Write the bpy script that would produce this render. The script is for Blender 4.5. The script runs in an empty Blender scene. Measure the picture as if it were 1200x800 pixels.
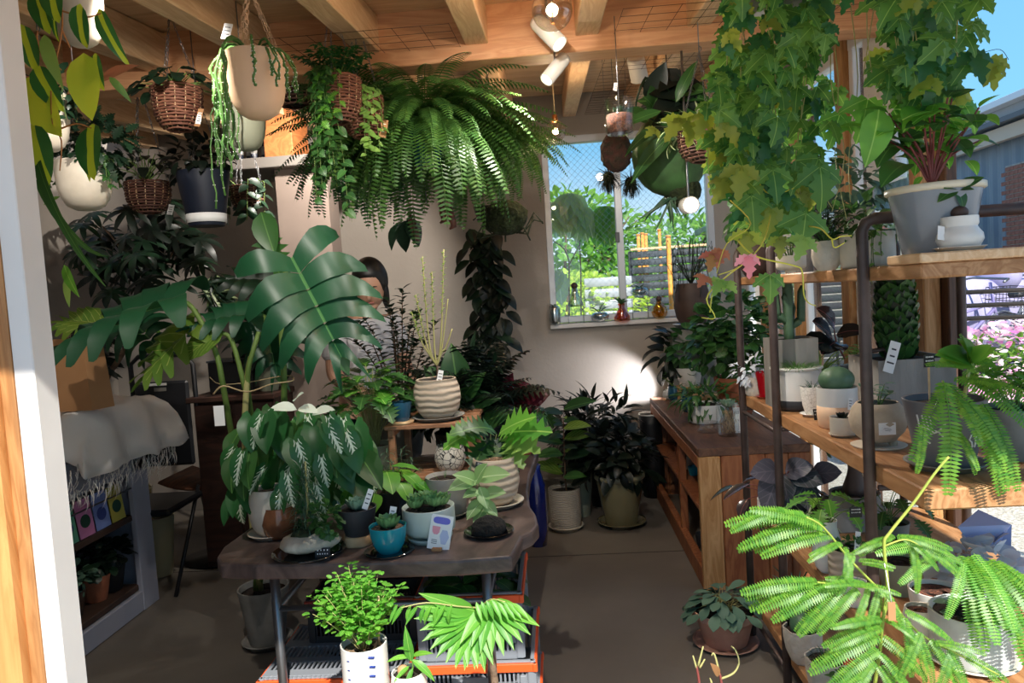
import bpy, math, random
import numpy as np
from mathutils import Vector, Matrix
from mathutils.geometry import tessellate_polygon
random.seed(7); rnd = random.Random(11)
R_ = math.radians
sc = bpy.context.scene; COL = sc.collection
# ---------------------------------------------------------------- camera
F = 867.0; EYE = Vector((0, 0, 1.45))
_yaw, _pit, _rol = R_(3.3), R_(3.6), R_(3.6)
fw = Vector((-math.sin(_yaw)*math.cos(_pit), math.cos(_yaw)*math.cos(_pit), -math.sin(_pit)))
r0 = Vector((math.cos(_yaw), math.sin(_yaw), 0)); u0 = r0.cross(fw)
CR = r0*math.cos(_rol) - u0*math.sin(_rol); CU = r0*math.sin(_rol) + u0*math.cos(_rol)
cd = bpy.data.cameras.new('camera'); cam = bpy.data.objects.new('camera', cd); COL.objects.link(cam)
m = Matrix((CR, CU, -fw)).transposed().to_4x4(); m.translation = EYE; cam.matrix_world = m
cd.sensor_width = 36; cd.lens = 36*F/1200; cd.clip_start = .05; cd.clip_end = 300
sc.camera = cam
# ---------------------------------------------------------------- sky, sun, exposure
w = bpy.data.worlds.new('world'); sc.world = w; w.use_nodes = True
nt = w.node_tree; nt.nodes.clear()
def nn(nt, t, **k):
    n = nt.nodes.new(t)
    for a, b in k.items(): setattr(n, a, b)
    return n
tc = nn(nt, 'ShaderNodeTexCoord'); sp = nn(nt, 'ShaderNodeSeparateXYZ'); rp = nn(nt, 'ShaderNodeValToRGB')
bg = nn(nt, 'ShaderNodeBackground'); wo = nn(nt, 'ShaderNodeOutputWorld')
nt.links.new(tc.outputs['Generated'], sp.inputs[0]); nt.links.new(sp.outputs[2], rp.inputs[0])
e = rp.color_ramp.elements
e[0].position = 0; e[0].color = (.78, .85, .92, 1); e[1].position = .6; e[1].color = (.11, .32, .66, 1)
x_ = rp.color_ramp.elements.new(.18); x_.color = (.20, .50, .78, 1)
nt.links.new(rp.outputs[0], bg.inputs[0]); bg.inputs[1].default_value = .8
nt.links.new(bg.outputs[0], wo.inputs[0])
sl = bpy.data.lights.new('sun', 'SUN'); so = bpy.data.objects.new('sun', sl); COL.objects.link(so)
sl.energy = 4.8; sl.angle = R_(.6); sl.color = (1, .95, .86)
so.rotation_euler = Vector((-.2, .7, -.7)).to_track_quat('-Z', 'Y').to_euler()
sc.view_settings.view_transform = 'Standard'; sc.view_settings.look = 'None'
sc.view_settings.gamma = 1; sc.view_settings.use_curve_mapping = False; sc.view_settings.exposure = .85
# ---------------------------------------------------------------- pixel helper (1200x800)
def ray(px, py): return fw + CR*((px-600)/F) - CU*((py-400)/F)
def at(px, py, y=None, z=None, x=None):
    d = ray(px, py)
    t = (y-EYE.y)/d.y if y is not None else (z-EYE.z)/d.z if z is not None else (x-EYE.x)/d.x
    return EYE + d*t
def spx(p): return (Vector(p)-EYE).dot(fw)/F          # metres per pixel at a point
# ---------------------------------------------------------------- materials
MT = {}
def mat(name, col, rough=.6, col2=None, scale=8, bump=0, kind='noise', metal=0, trans=0, vein=None, emit=0, spec=.5,
        veinw=.02, side=0, coat=0, alpha=None, stretch=(1, 1, 1), bscale=None, half=None):
    if name in MT: return MT[name]
    M = bpy.data.materials.new(name); MT[name] = M; M.use_nodes = True; t = M.node_tree; L = t.links.new
    p = t.nodes['Principled BSDF']; out = t.nodes['Material Output']
    p.inputs['Roughness'].default_value = rough; p.inputs['Metallic'].default_value = metal
    p.inputs['Specular IOR Level'].default_value = spec; p.inputs['Coat Weight'].default_value = coat
    c4 = lambda c: (c[0], c[1], c[2], 1)
    p.inputs['Base Color'].default_value = c4(col); src = None
    if kind == 'leaf':
        g = nn(t, 'ShaderNodeNewGeometry'); oi = nn(t, 'ShaderNodeObjectInfo')
        a = nn(t, 'ShaderNodeMath', operation='ADD'); L(g.outputs['Random Per Island'], a.inputs[0]); L(oi.outputs['Random'], a.inputs[1])
        fr = nn(t, 'ShaderNodeMath', operation='FRACT'); L(a.outputs[0], fr.inputs[0])
        mx = nn(t, 'ShaderNodeMix', data_type='RGBA'); L(fr.outputs[0], mx.inputs[0])
        mx.inputs[6].default_value = c4(col); mx.inputs[7].default_value = c4(col2 or [c*.6 for c in col]); src = mx.outputs[2]
        uv = nn(t, 'ShaderNodeUVMap'); s = nn(t, 'ShaderNodeSeparateXYZ'); L(uv.outputs[0], s.inputs[0])
        sb = nn(t, 'ShaderNodeMath', operation='SUBTRACT'); L(s.outputs[0], sb.inputs[0]); sb.inputs[1].default_value = .5
        ab = nn(t, 'ShaderNodeMath', operation='ABSOLUTE'); L(sb.outputs[0], ab.inputs[0])
        if half:                                        # variegated half of the blade
            gt = nn(t, 'ShaderNodeMath', operation='LESS_THAN'); L(ab.outputs[0], gt.inputs[0]); gt.inputs[1].default_value = .22
            ns = nn(t, 'ShaderNodeTexNoise'); ns.inputs['Scale'].default_value = 1.6; L(uv.outputs[0], ns.inputs[0])
            a2 = nn(t, 'ShaderNodeMath', operation='MULTIPLY_ADD'); L(ns.outputs[0], a2.inputs[0]); a2.inputs[1].default_value = .18; L(ab.outputs[0], a2.inputs[2])
            gt = nn(t, 'ShaderNodeMath', operation='LESS_THAN'); L(a2.outputs[0], gt.inputs[0]); gt.inputs[1].default_value = .22
            m2 = nn(t, 'ShaderNodeMix', data_type='RGBA'); L(gt.outputs[0], m2.inputs[0]); L(src, m2.inputs[6]); m2.inputs[7].default_value = c4(half); src = m2.outputs[2]
        if vein:
            lt = nn(t, 'ShaderNodeMath', operation='LESS_THAN'); L(ab.outputs[0], lt.inputs[0]); lt.inputs[1].default_value = veinw
            fac = lt.outputs[0]
            if side:
                q = nn(t, 'ShaderNodeMath', operation='MULTIPLY_ADD'); L(ab.outputs[0], q.inputs[0]); q.inputs[1].default_value = -1.1; L(s.outputs[1], q.inputs[2])
                q2 = nn(t, 'ShaderNodeMath', operation='MULTIPLY'); L(q.outputs[0], q2.inputs[0]); q2.inputs[1].default_value = side
                q3 = nn(t, 'ShaderNodeMath', operation='FRACT'); L(q2.outputs[0], q3.inputs[0])
                q4 = nn(t, 'ShaderNodeMath', operation='LESS_THAN'); L(q3.outputs[0], q4.inputs[0]); q4.inputs[1].default_value = .12 if veinw < .04 else .3
                q5 = nn(t, 'ShaderNodeMath', operation='LESS_THAN'); L(ab.outputs[0], q5.inputs[0]); q5.inputs[1].default_value = .4 if veinw < .04 else .2
                q6 = nn(t, 'ShaderNodeMath', operation='MULTIPLY'); L(q4.outputs[0], q6.inputs[0]); L(q5.outputs[0], q6.inputs[1])
                q7 = nn(t, 'ShaderNodeMath', operation='MAXIMUM'); L(lt.outputs[0], q7.inputs[0]); L(q6.outputs[0], q7.inputs[1]); fac = q7.outputs[0]
            m3 = nn(t, 'ShaderNodeMix', data_type='RGBA'); L(fac, m3.inputs[0]); L(src, m3.inputs[6]); m3.inputs[7].default_value = c4(vein); src = m3.outputs[2]
        L(src, p.inputs['Base Color'])
        tr = nn(t, 'ShaderNodeBsdfTranslucent'); hs = nn(t, 'ShaderNodeHueSaturation'); hs.inputs['Value'].default_value = 1.6; hs.inputs['Hue'].default_value = .485
        L(src, hs.inputs['Color']); L(hs.outputs[0], tr.inputs[0])
        ms = nn(t, 'ShaderNodeMixShader'); ms.inputs[0].default_value = trans or .3
        L(p.outputs[0], ms.inputs[1]); L(tr.outputs[0], ms.inputs[2]); L(ms.outputs[0], out.inputs[0])
        return M
    if kind == 'glass':
        tb = nn(t, 'ShaderNodeBsdfTransparent'); tb.inputs[0].default_value = c4(col); gl = nn(t, 'ShaderNodeBsdfGlossy'); gl.inputs['Roughness'].default_value = rough
        fz = nn(t, 'ShaderNodeLayerWeight'); fz.inputs[0].default_value = .25
        mm = nn(t, 'ShaderNodeMath', operation='MULTIPLY_ADD'); L(fz.outputs['Facing'], mm.inputs[0]); mm.inputs[1].default_value = .35; mm.inputs[2].default_value = alpha or .05
        ms = nn(t, 'ShaderNodeMixShader'); L(mm.outputs[0], ms.inputs[0]); L(tb.outputs[0], ms.inputs[1]); L(gl.outputs[0], ms.inputs[2]); L(ms.outputs[0], out.inputs[0])
        return M
    if col2 is not None or bump:
        tcn = nn(t, 'ShaderNodeTexCoord'); mp = nn(t, 'ShaderNodeMapping'); mp.inputs['Scale'].default_value = stretch
        L(tcn.outputs['Object'], mp.inputs[0])
        if kind == 'wood':
            ns = nn(t, 'ShaderNodeTexNoise'); ns.inputs['Scale'].default_value = scale; ns.inputs['Detail'].default_value = 6; ns.inputs['Distortion'].default_value = 1.2
            L(mp.outputs[0], ns.inputs[0]); wv = nn(t, 'ShaderNodeMath', operation='MULTIPLY'); L(ns.outputs[0], wv.inputs[0]); wv.inputs[1].default_value = 5
            f2 = nn(t, 'ShaderNodeMath', operation='PINGPONG'); L(wv.outputs[0], f2.inputs[0]); f2.inputs[1].default_value = .5
            f3 = nn(t, 'ShaderNodeMath', operation='MULTIPLY'); L(f2.outputs[0], f3.inputs[0]); f3.inputs[1].default_value = 2; fo = f3.outputs[0]
        elif kind == 'wave':
            ns = nn(t, 'ShaderNodeTexWave', bands_direction='Z'); ns.inputs['Scale'].default_value = scale; ns.inputs['Distortion'].default_value = 3; ns.inputs['Detail'].default_value = 3
            L(mp.outputs[0], ns.inputs[0]); fo = ns.outputs['Fac']
        elif kind == 'vor':
            ns = nn(t, 'ShaderNodeTexVoronoi', feature='DISTANCE_TO_EDGE'); ns.inputs['Scale'].default_value = scale
            L(mp.outputs[0], ns.inputs[0]); rr = nn(t, 'ShaderNodeMath', operation='GREATER_THAN'); L(ns.outputs[0], rr.inputs[0]); rr.inputs[1].default_value = .045; fo = rr.outputs[0]
        elif kind == 'split':                            # two-tone glaze: lower part col2, height given by scale
            ns = nn(t, 'ShaderNodeSeparateXYZ'); L(tcn.outputs['Object'], ns.inputs[0]); rr = nn(t, 'ShaderNodeMath', operation='LESS_THAN'); L(ns.outputs[2], rr.inputs[0]); rr.inputs[1].default_value = scale; fo = rr.outputs[0]
        else:
            ns = nn(t, 'ShaderNodeTexNoise'); ns.inputs['Scale'].default_value = scale; ns.inputs['Detail'].default_value = 5; L(mp.outputs[0], ns.inputs[0]); 
            cr = nn(t, 'ShaderNodeMapRange'); L(ns.outputs[0], cr.inputs[0]); cr.inputs[1].default_value = .32; cr.inputs[2].default_value = .68; fo = cr.outputs[0]
        if col2 is not None:
            mx = nn(t, 'ShaderNodeMix', data_type='RGBA'); L(fo, mx.inputs[0]); mx.inputs[6].default_value = c4(col); mx.inputs[7].default_value = c4(col2); L(mx.outputs[2], p.inputs['Base Color'])
        if bump:
            b = nn(t, 'ShaderNodeBump'); b.inputs['Strength'].default_value = bump; b.inputs['Distance'].default_value = .01
            if bscale:
                n2 = nn(t, 'ShaderNodeTexNoise'); n2.inputs['Scale'].default_value = bscale; L(mp.outputs[0], n2.inputs[0]); fo = n2.outputs[0]
            L(fo, b.inputs['Height']); L(b.outputs[0], p.inputs['Normal'])
    if emit:
        p.inputs['Emission Color'].default_value = c4(col); p.inputs['Emission Strength'].default_value = emit
    return M
def hx(s, k=1.0):
    v = [int(s[i:i+2], 16)/255 for i in (0, 2, 4)]
    return tuple(k*(c/12.92 if c < .04045 else ((c+.055)/1.055)**2.4) for c in v)
def leafm(name, a, b=None, **k):
    k.setdefault('rough', .42); k.setdefault('trans', .3)
    return mat(name, hx(a), col2=hx(b) if b else None, kind='leaf', **k)
# ---------------------------------------------------------------- mesh builder
class MB:
    def __init__(s): s.v = []; s.f = []; s.uv = []; s.n = 0
    def add(s, v, f, uv=None, M=None):
        v = np.asarray(v, float).reshape(-1, 3)
        if M is not None:
            A = np.array(M); v = v @ A[:3, :3].T + A[:3, 3]
        s.v.append(v); k = s.n; s.f += [tuple(i+k for i in q) for q in f] if k else [tuple(q) for q in f]
        s.uv.append(np.zeros((len(v), 2)) if uv is None else np.asarray(uv, float)); s.n += len(v); return s
    def box(s, c, d, M=None, b=None):
        b = min(.004, min(d)*.15) if b is None else b
        hx_, hy, hz = d[0]/2, d[1]/2, d[2]/2; vs = []
        if b <= 0:
            vs = [(sx*hx_, sy*hy, sz*hz) for sx in (-1, 1) for sy in (-1, 1) for sz in (-1, 1)]
            fs = [(0, 1, 3, 2), (4, 6, 7, 5), (0, 4, 5, 1), (2, 3, 7, 6), (0, 2, 6, 4), (1, 5, 7, 3)]
        else:
            ix = {}
            for sx in (-1, 1):
                for sy in (-1, 1):
                    for sz in (-1, 1):
                        for k in range(3):
                            q = [hx_, hy, hz]; 
                            for j in range(3):
                                if j != k: q[j] -= b
                            ix[sx, sy, sz, k] = len(vs); vs.append((sx*q[0], sy*q[1], sz*q[2]))
            fs = []
            g = lambda a, k: ix[a[0], a[1], a[2], k]
            for k in range(3):
                o = [j for j in range(3) if j != k]
                for sg in (-1, 1):
                    q = []
                    for (p_, q_) in ((-1, -1), (1, -1), (1, 1), (-1, 1)):
                        a = [0]*3; a[k] = sg; a[o[0]] = p_; a[o[1]] = q_; q.append(g(a, k))
                    if (sg > 0) == (k == 1): q.reverse()
                    fs.append(tuple(q))
            for k in range(3):                            # edges along axis k
                o = [j for j in range(3) if j != k]
                for p_ in (-1, 1):
                    for q_ in (-1, 1):
                        a = [0]*3; a[o[0]] = p_; a[o[1]] = q_; lo = list(a); hi = list(a); lo[k] = -1; hi[k] = 1
                        q = [g(lo, o[0]), g(hi, o[0]), g(hi, o[1]), g(lo, o[1])]
                        fs.append(tuple(q) if (p_*q_ > 0) == (k == 1) else tuple(reversed(q)))
            for sx in (-1, 1):
                for sy in (-1, 1):
                    for sz in (-1, 1):
                        q = [ix[sx, sy, sz, k] for k in range(3)]
                        fs.append(tuple(q) if sx*sy*sz > 0 else tuple(reversed(q)))
        v = np.array(vs)
        if M is not None: A = np.array(M); v = v @ A[:3, :3].T
        return s.add(v+np.array(c), fs)
    def tube(s, pts, r, seg=6, cap=True):
        P = [Vector(p) for p in pts]; n = len(P); rr = r if hasattr(r, '__len__') else [r]*n
        vs = []; up = None
        for i, p in enumerate(P):
            t = (P[min(i+1, n-1)]-P[max(i-1, 0)]); t = t.normalized() if t.length > 1e-9 else Vector((0, 0, 1))
            if up is None: up = t.orthogonal().normalized()
            else:
                up = up - t*up.dot(t); up = up.normalized() if up.length > 1e-6 else t.orthogonal().normalized()
            b = t.cross(up)
            for k in range(seg):
                a = 2*math.pi*k/seg; vs.append(p+(up*math.cos(a)+b*math.sin(a))*rr[i])
        fs = [(i*seg+k, i*seg+(k+1) % seg, (i+1)*seg+(k+1) % seg, (i+1)*seg+k) for i in range(n-1) for k in range(seg)]
        if cap: fs += [tuple(range(seg-1, -1, -1)), tuple(range((n-1)*seg, n*seg))]
        return s.add([tuple(v) for v in vs], fs)
    def lathe(s, prof, seg=28, c=(0, 0, 0), wob=None):
        vs = []; n = len(prof)
        for (r, z) in prof:
            for k in range(seg):
                a = 2*math.pi*k/seg; q = r*(1+(wob(a, z) if wob else 0)); vs.append((c[0]+q*math.cos(a), c[1]+q*math.sin(a), c[2]+z))
        fs = [(i*seg+k, i*seg+(k+1) % seg, (i+1)*seg+(k+1) % seg, (i+1)*seg+k) for i in range(n-1) for k in range(seg)]
        if prof[0][0] > 1e-5: fs.append(tuple(range(seg-1, -1, -1)))
        if prof[-1][0] > 1e-5: fs.append(tuple(range((n-1)*seg, n*seg)))
        return s.add(vs, fs)
    def ball(s, c, r, seg=12, rings=8, sq=(1, 1, 1), wob=None, M=None):
        pr = [(max(1e-6, math.sin(math.pi*i/rings)), -math.cos(math.pi*i/rings)) for i in range(rings+1)]
        t = MB().lathe(pr, seg, wob=wob); v = t.v[0]*r*np.array(sq)
        if M is not None: A = np.array(M); v = v @ A[:3, :3].T
        return s.add(v+np.array(c), t.f)
    def poly(s, pts, h, z0=0, wob=0):                    # extruded outline in XY
        n = len(pts); vs = [(p[0], p[1], z0) for p in pts]+[(p[0], p[1], z0+h) for p in pts]
        tr = tessellate_polygon([[Vector((p[0], p[1], 0)) for p in pts]])
        ar = sum(pts[i][0]*pts[(i+1) % n][1]-pts[(i+1) % n][0]*pts[i][1] for i in range(n))
        fs = []
        for t in tr:
            a, b, c = t; cr = (pts[b][0]-pts[a][0])*(pts[c][1]-pts[a][1])-(pts[b][1]-pts[a][1])*(pts[c][0]-pts[a][0])
            if cr < 0: a, c = c, a
            fs += [(a+n, b+n, c+n), (c, b, a)]
        for i in range(n):
            j = (i+1) % n; q = (i, j, j+n, i+n); fs.append(q if ar > 0 else q[::-1])
        return s.add(vs, fs)
    def mesh(s, name, m, smooth=True):
        me = bpy.data.meshes.new(name); me.from_pydata(np.concatenate(s.v).tolist(), [], s.f)
        uv = np.concatenate(s.uv); li = np.empty(len(me.loops), dtype=np.int32); me.loops.foreach_get('vertex_index', li)
        ul = me.uv_layers.new(name='UVMap'); ul.data.foreach_set('uv', uv[li].astype(np.float32).ravel())
        if m is not None: me.materials.append(m)
        if smooth: me.polygons.foreach_set('use_smooth', [True]*len(me.polygons))
        me.update(); return me
    def build(s, name, m, parent=None, smooth=True, kind=None, loc=None):
        o = bpy.data.objects.new(name, s.mesh(name, m, smooth)); COL.objects.link(o)
        if parent is not None: o.parent = getattr(parent, 'root', parent)
        if loc is not None: o.location = loc
        if kind: o['kind'] = kind
        return o
def autos(o, ang=35):                                    # keep hard edges hard
    me = o.data; me.polygons.foreach_set('use_smooth', [True]*len(me.polygons)); me.set_sharp_from_angle(angle=R_(ang)); return o
def tag(o, label=None, cat=None, group=None, kind=None):
    if label: o['label'] = label
    if cat: o['category'] = cat
    if group: o['group'] = group
    if kind: o['kind'] = kind
    return o
def thing(name, label, cat, loc, group=None, rz=0):
    o = bpy.data.objects.new(name, None); COL.objects.link(o); o.empty_display_size = .05
    o.location = loc; o.rotation_euler = (0, 0, rz); return tag(o, label, cat, group)
def struct(name, mb, m, smooth=False, parent=None, loc=None):
    o = mb.build(name, m, parent, smooth, None, loc)
    if parent is None: o['kind'] = 'structure'
    return o
def B(c, d, **k): return MB().box(c, d, **k)
def frame(dir_, nrm=(0, 0, 1), loc=(0, 0, 0), s=1.0):
    y = Vector(dir_).normalized(); z = Vector(nrm); z = z-y*z.dot(y)
    if z.length < 1e-4: z = y.orthogonal()
    z.normalize(); x = y.cross(z)
    M = Matrix((x*s, y*s, z*s)).transposed().to_4x4(); M.translation = Vector(loc); return M
# common materials
wood = lambda n, a, b, sc_=3, st=(6, 1, 6), r=.55: mat(n, hx(a), r, hx(b), scale=sc_, kind='wood', stretch=st, bump=.08)
W_beam = wood('beam_wood', 'e0ab7e', 'd0966a', 2.2, (.8, 8, 8))
W_joist = wood('joist_wood', 'e8c49a', 'd6ac80', 2.2, (8, .8, 8))
W_board = wood('board_wood', 'dcb990', 'c9a27a', 1.5, (.8, 6, 6))
W_post = wood('post_wood', 'c89a68', 'a97845', 2.5, (8, 8, .8))
W_dark = wood('dark_post_wood', '5a3d2c', '432c20', 2.5, (8, 8, .8))
W_shelf = wood('shelf_wood', 'b98a5e', '99693f', 2.2, (7, 1, 7))
W_cab = wood('cabinet_wood', 'a4683f', '84492a', 2.2, (6, 6, .9))
W_cabtop = wood('cabinet_top_wood', '6e4c38', '573a2b', 2.2, (6, 1, 6))
Wall = mat('wall_paint', hx('a59c92'), .9, hx('9a9188'), scale=1.5, bump=.15, bscale=40)
Conc = mat('concrete_floor', hx('7d756b'), .62, hx('655d54'), scale=1.3, bump=.1, bscale=25)
White = mat('white_paint', hx('e2deda'), .5, hx('d6d2ce'), scale=3)
Steel = mat('steel', hx('8a8a8c'), .38, metal=.9)
Iron = mat('brown_iron', hx('5b4c48'), .5, hx('463a37'), scale=20, metal=.3)
Black = mat('black_plastic', hx('15161a'), .4)
Glass = mat('clear_glass', (.96, .98, .98), .02, kind='glass')
# ================================================================ structure
XL, XR, YB, YF = -3.25, 1.36, 5.3, 1.2
zc = lambda y: 2.28+.1*y
o = struct('floor', B(((XL+XR)/2, 3.3, -.05), (XR-XL+.3, 4.4, .1), b=0), Conc)
struct('trim_1', B((-.9, 4.0, .0008), (4.2, .006, .0016), b=0), mat('joint', hx('3d3833'), .9))
# back wall with window opening
wl = at(636, 165, y=YB); wr_x = at(806, 250, y=YB).x; wz0 = at(700, 377, y=YB).z; wz1 = at(690, 158, y=YB).z
WX0, WX1, WZ0, WZ1 = at(640, 270, y=YB).x, at(836, 250, y=YB).x, wz0, wz1
mb = MB()
mb.box(((XL+WX0)/2, YB+.07, 1.5), (WX0-XL, .14, 3.1), b=0); mb.box(((WX1+XR+.1)/2, YB+.07, 1.5), (XR+.1-WX1, .14, 3.1), b=0)
mb.box(((WX0+WX1)/2, YB+.07, WZ0/2-.03), (WX1-WX0, .14, WZ0+.06), b=0); mb.box(((WX0+WX1)/2, YB+.07, (WZ1+3.05)/2), (WX1-WX0, .14, 3.05-WZ1), b=0)
struct('wall_back', mb, Wall)
struct('wall_left', B((XL-.06, 3.2, 1.45), (.12, 4.3, 3.0), b=0), Wall)
struct('baseboard_back', B(((XL+XR)/2, YB-.008, .05), (XR-XL, .016, .1)), mat('base_grey', hx('7b746c'), .7))
# ceiling: plywood boards, one object each
SL = Matrix.Rotation(math.atan(.1), 4, 'X')
ceil = struct('ceiling', MB().box((-.65, 2.79, zc(2.79)+.06), (4.85, 5.12, .03), M=SL, b=0), W_board)
bm_ = B((0, 0, 0), (4.7, .176, .016), b=.002).mesh('board', W_board, False)
for i in range(27):
    y = .45+i*.18
    o = bpy.data.objects.new('board', bm_); COL.objects.link(o); o.parent = ceil; o.location = (-.65+rnd.uniform(-.02, .02), y, zc(y)+.012+rnd.uniform(0, .003)); o.rotation_euler = (math.atan(.1), 0, 0)
struct('trim_2', MB().box((-.65, 2.78, zc(2.78)+.12), (4.9, 5.24, .05), M=SL, b=0), mat('roof_sheet', hx('5b5f66'), .5))
# joists and beam
k = 3
for xj in [-.235+.43*i for i in range(-6, 5)]:
    struct('trim_%d' % k, MB().box((0, 0, 0), (.09, 4.9, .14), M=SL), W_joist, loc=(xj, 2.85, zc(2.85)-.07)); k += 1
struct('trim_%d' % k, B((-.8, 3.02, 2.485), (4.5, .13, .22)), W_beam); k += 1
struct('trim_%d' % k, B((-.8, 1.25, 2.3), (4.5, .13, .22)), W_beam); k += 1
# wire netting stapled under the boards in the open bays
wm = MB()
for (x0, x1) in ((-1.0, -.3), (.3, 1.3)):
    x = x0
    while x < x1:
        wm.tube([(x, 2.6, zc(2.6)-.145), (x, 5.2, zc(5.2)-.145)], .0011, 3); x += .1
    y = 2.6
    while y < 5.2:
        wm.tube([(x0, y, zc(y)-.146), (x1, y, zc(y)-.146)], .0011, 3); y += .1
tag(wm.build('wire_netting', mat('rust_wire', hx('4a3228'), .6, metal=.5)), 'thin rusty wire netting stretched under the ceiling joists', 'netting', kind='stuff')
# partition with loft shelf, left of centre
pA = at(338, 400, y=4.3).x; pB = at(398, 400, y=4.3).x
ztop = at(340, 198, y=4.3).z
struct('wall_partition', B(((pA+pB)/2, 4.4, ztop/2), (pB-pA, .2, ztop), b=0), mat('partition_paint', hx('85766c'), .85, hx('7a6b62'), scale=3))
xs = at(262, 200, y=4.3).x
struct('trim_%d' % k, B(((xs+pB)/2, 4.45, ztop+.03), (pB-xs, .5, .06)), mat('shelf_paint', hx('6f6963'), .8)); k += 1
# left door jamb: timber and white boards
jy = 1.2
xa = lambda px, y=jy: at(px, 600, y=y).x
jx = at(57, 600, y=jy).x; jx2 = xa(33); jx3 = xa(17); jx4 = jx3-.5
struct('door_1', B(((jx2+jx)/2, jy+.028, 1.25), (jx-jx2, .056, 2.5), b=.002), White)
struct('trim_%d' % k, B(((jx3+jx2)/2, jy+.02, 1.25), (jx2-jx3, .05, 2.5)), wood('jamb_wood', 'b98552', '9c6a3c', 2.2, (8, 8, .7))); k += 1
struct('trim_%d' % k, B(((jx4+jx3)/2, jy-.0, 1.25), (jx3-jx4, .05, 2.5)), wood('jamb_wood_light', 'd69a5c', 'c3854a', 2.2, (8, 8, .7))); k += 1
struct('wall_front', B(((XL+jx2)/2-.05, jy+.1, 1.3), (jx2-XL-.1, .06, 2.6), b=0), Wall)
# right wall: posts, white framed windows, sill
PY = [2.78, 3.45, 4.12, 4.8]
for i, y in enumerate(PY):
    struct('trim_%d' % k, B((XR, y, 1.25), (.06, .09, 2.5)), W_post); k += 1
    struct('trim_%d' % k, B((XR+.05, y-.02, 1.25), (.04, .15, 2.5)), W_dark); k += 1
Wt = mat('window_white', hx('e6e8ec'), .4)
for i in range(4):
    y0, y1 = PY[i]+.05, (PY+[5.3])[i+1]-.05; yc = (y0+y1)/2
    w_ = struct('window_%d' % (i+2), B((XR+.02, yc, .9), (.05, y1-y0, .05)), Wt)
    for nm, c, d in (('window_frame', (XR+.02, yc, .08), (.05, y1-y0, .08)), ('window_frame', (XR+.02, yc, 2.45), (.05, y1-y0, .06)),
                     ('window_frame', (XR+.02, y0+.02, 1.25), (.045, .04, 2.4)), ('window_frame', (XR+.02, y1-.02, 1.25), (.045, .04, 2.4))):
        B(c, d).build(nm, Wt, w_, False)
    B((XR+.02, yc, 1.25), (.006, y1-y0-.06, 2.4), b=0).build('pane', Glass, w_, False)
struct('trim_%d' % k, B((XR+.03, 3.14, 2.14), (.05, .26, .66)), Wt); k += 1
struct('wall_right', B((XR+.02, 4.0, 2.66), (.08, 2.7, .36), b=0), Wall)
# back window
wn = struct('window_1', B(((WX0+WX1)/2, YB+.03, WZ0-.015), (WX1-WX0+.02, .16, .03)), White)
fr = MB(); ft = .035
for nm, c, d in (('window_frame', ((WX0+WX1)/2, YB+.03, WZ1-.02), (WX1-WX0, .07, .05)), ('window_frame', ((WX0+WX1)/2, YB+.04, WZ0+.03), (WX1-WX0, .07, .045)),
                 ('window_frame', (WX0+.02, YB+.03, (WZ0+WZ1)/2), (.045, .07, WZ1-WZ0)), ('window_frame', (WX1-.02, YB+.03, (WZ0+WZ1)/2), (.045, .07, WZ1-WZ0))):
    B(c, d).build(nm, mat('alu_frame', hx('c9cdd2'), .35, metal=.2), wn, False)
xm = at(727, 280, y=YB).x
B((xm, YB+.035, (WZ0+WZ1)/2), (.05, .05, WZ1-WZ0)).build('mullion', MT['alu_frame'], wn, False)
B((xm-.02, YB+.0, at(722, 278, y=YB).z), (.03, .02, .07)).build('window_latch', mat('latch_grey', hx('55585c'), .4), wn, False)
B(((WX0+xm)/2, YB+.045, (WZ0+WZ1)/2), (xm-WX0, .006, WZ1-WZ0), b=0).build('pane', Glass, wn, False)
B(((WX1+xm)/2, YB+.06, (WZ0+WZ1)/2), (WX1-xm, .006, WZ1-WZ0), b=0).build('pane', Glass, wn, False)
dm = MB(); H_ = WZ1-WZ0; W_ = WX1-WX0; stp = .045
n = int((W_+H_)/stp)
for i in range(n):
    a = i*stp
    for sg in (0, 1):
        x0, z0 = max(0, a-H_), min(a, H_); x1, z1 = min(a, W_), a-min(a, W_)
        p0, p1 = (x0, z0), (x1, z1)
        if sg: p0, p1 = (W_-p0[0], p0[1]), (W_-p1[0], p1[1])
        dm.tube([(WX0+p0[0], YB+.052, WZ0+p0[1]), (WX0+p1[0], YB+.052, WZ0+p1[1])], .0009, 3, False)
dm.build('glass_wire', mat('glass_wire', hx('8aa0a8'), .5, metal=.5), wn, False, 'stuff')
# ================================================================ outdoors
struct('ground', B((0, 20, -.14), (120, 120, .1), b=0), mat('asphalt', hx('b5ada3'), .9, hx('8f877c'), scale=30))
struct('paving', B((.5, .3, -.06), (9, 1.8, .1), b=0), mat('pave', hx('a29c94'), .8, hx('8c867e'), scale=4))
struct('gravel', B((3.9, 4.4, -.07), (5.0, 7, .09), b=0), mat('gravel', hx('d8d2c6'), .9, hx('98917f'), scale=60, bump=.6))
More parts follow.
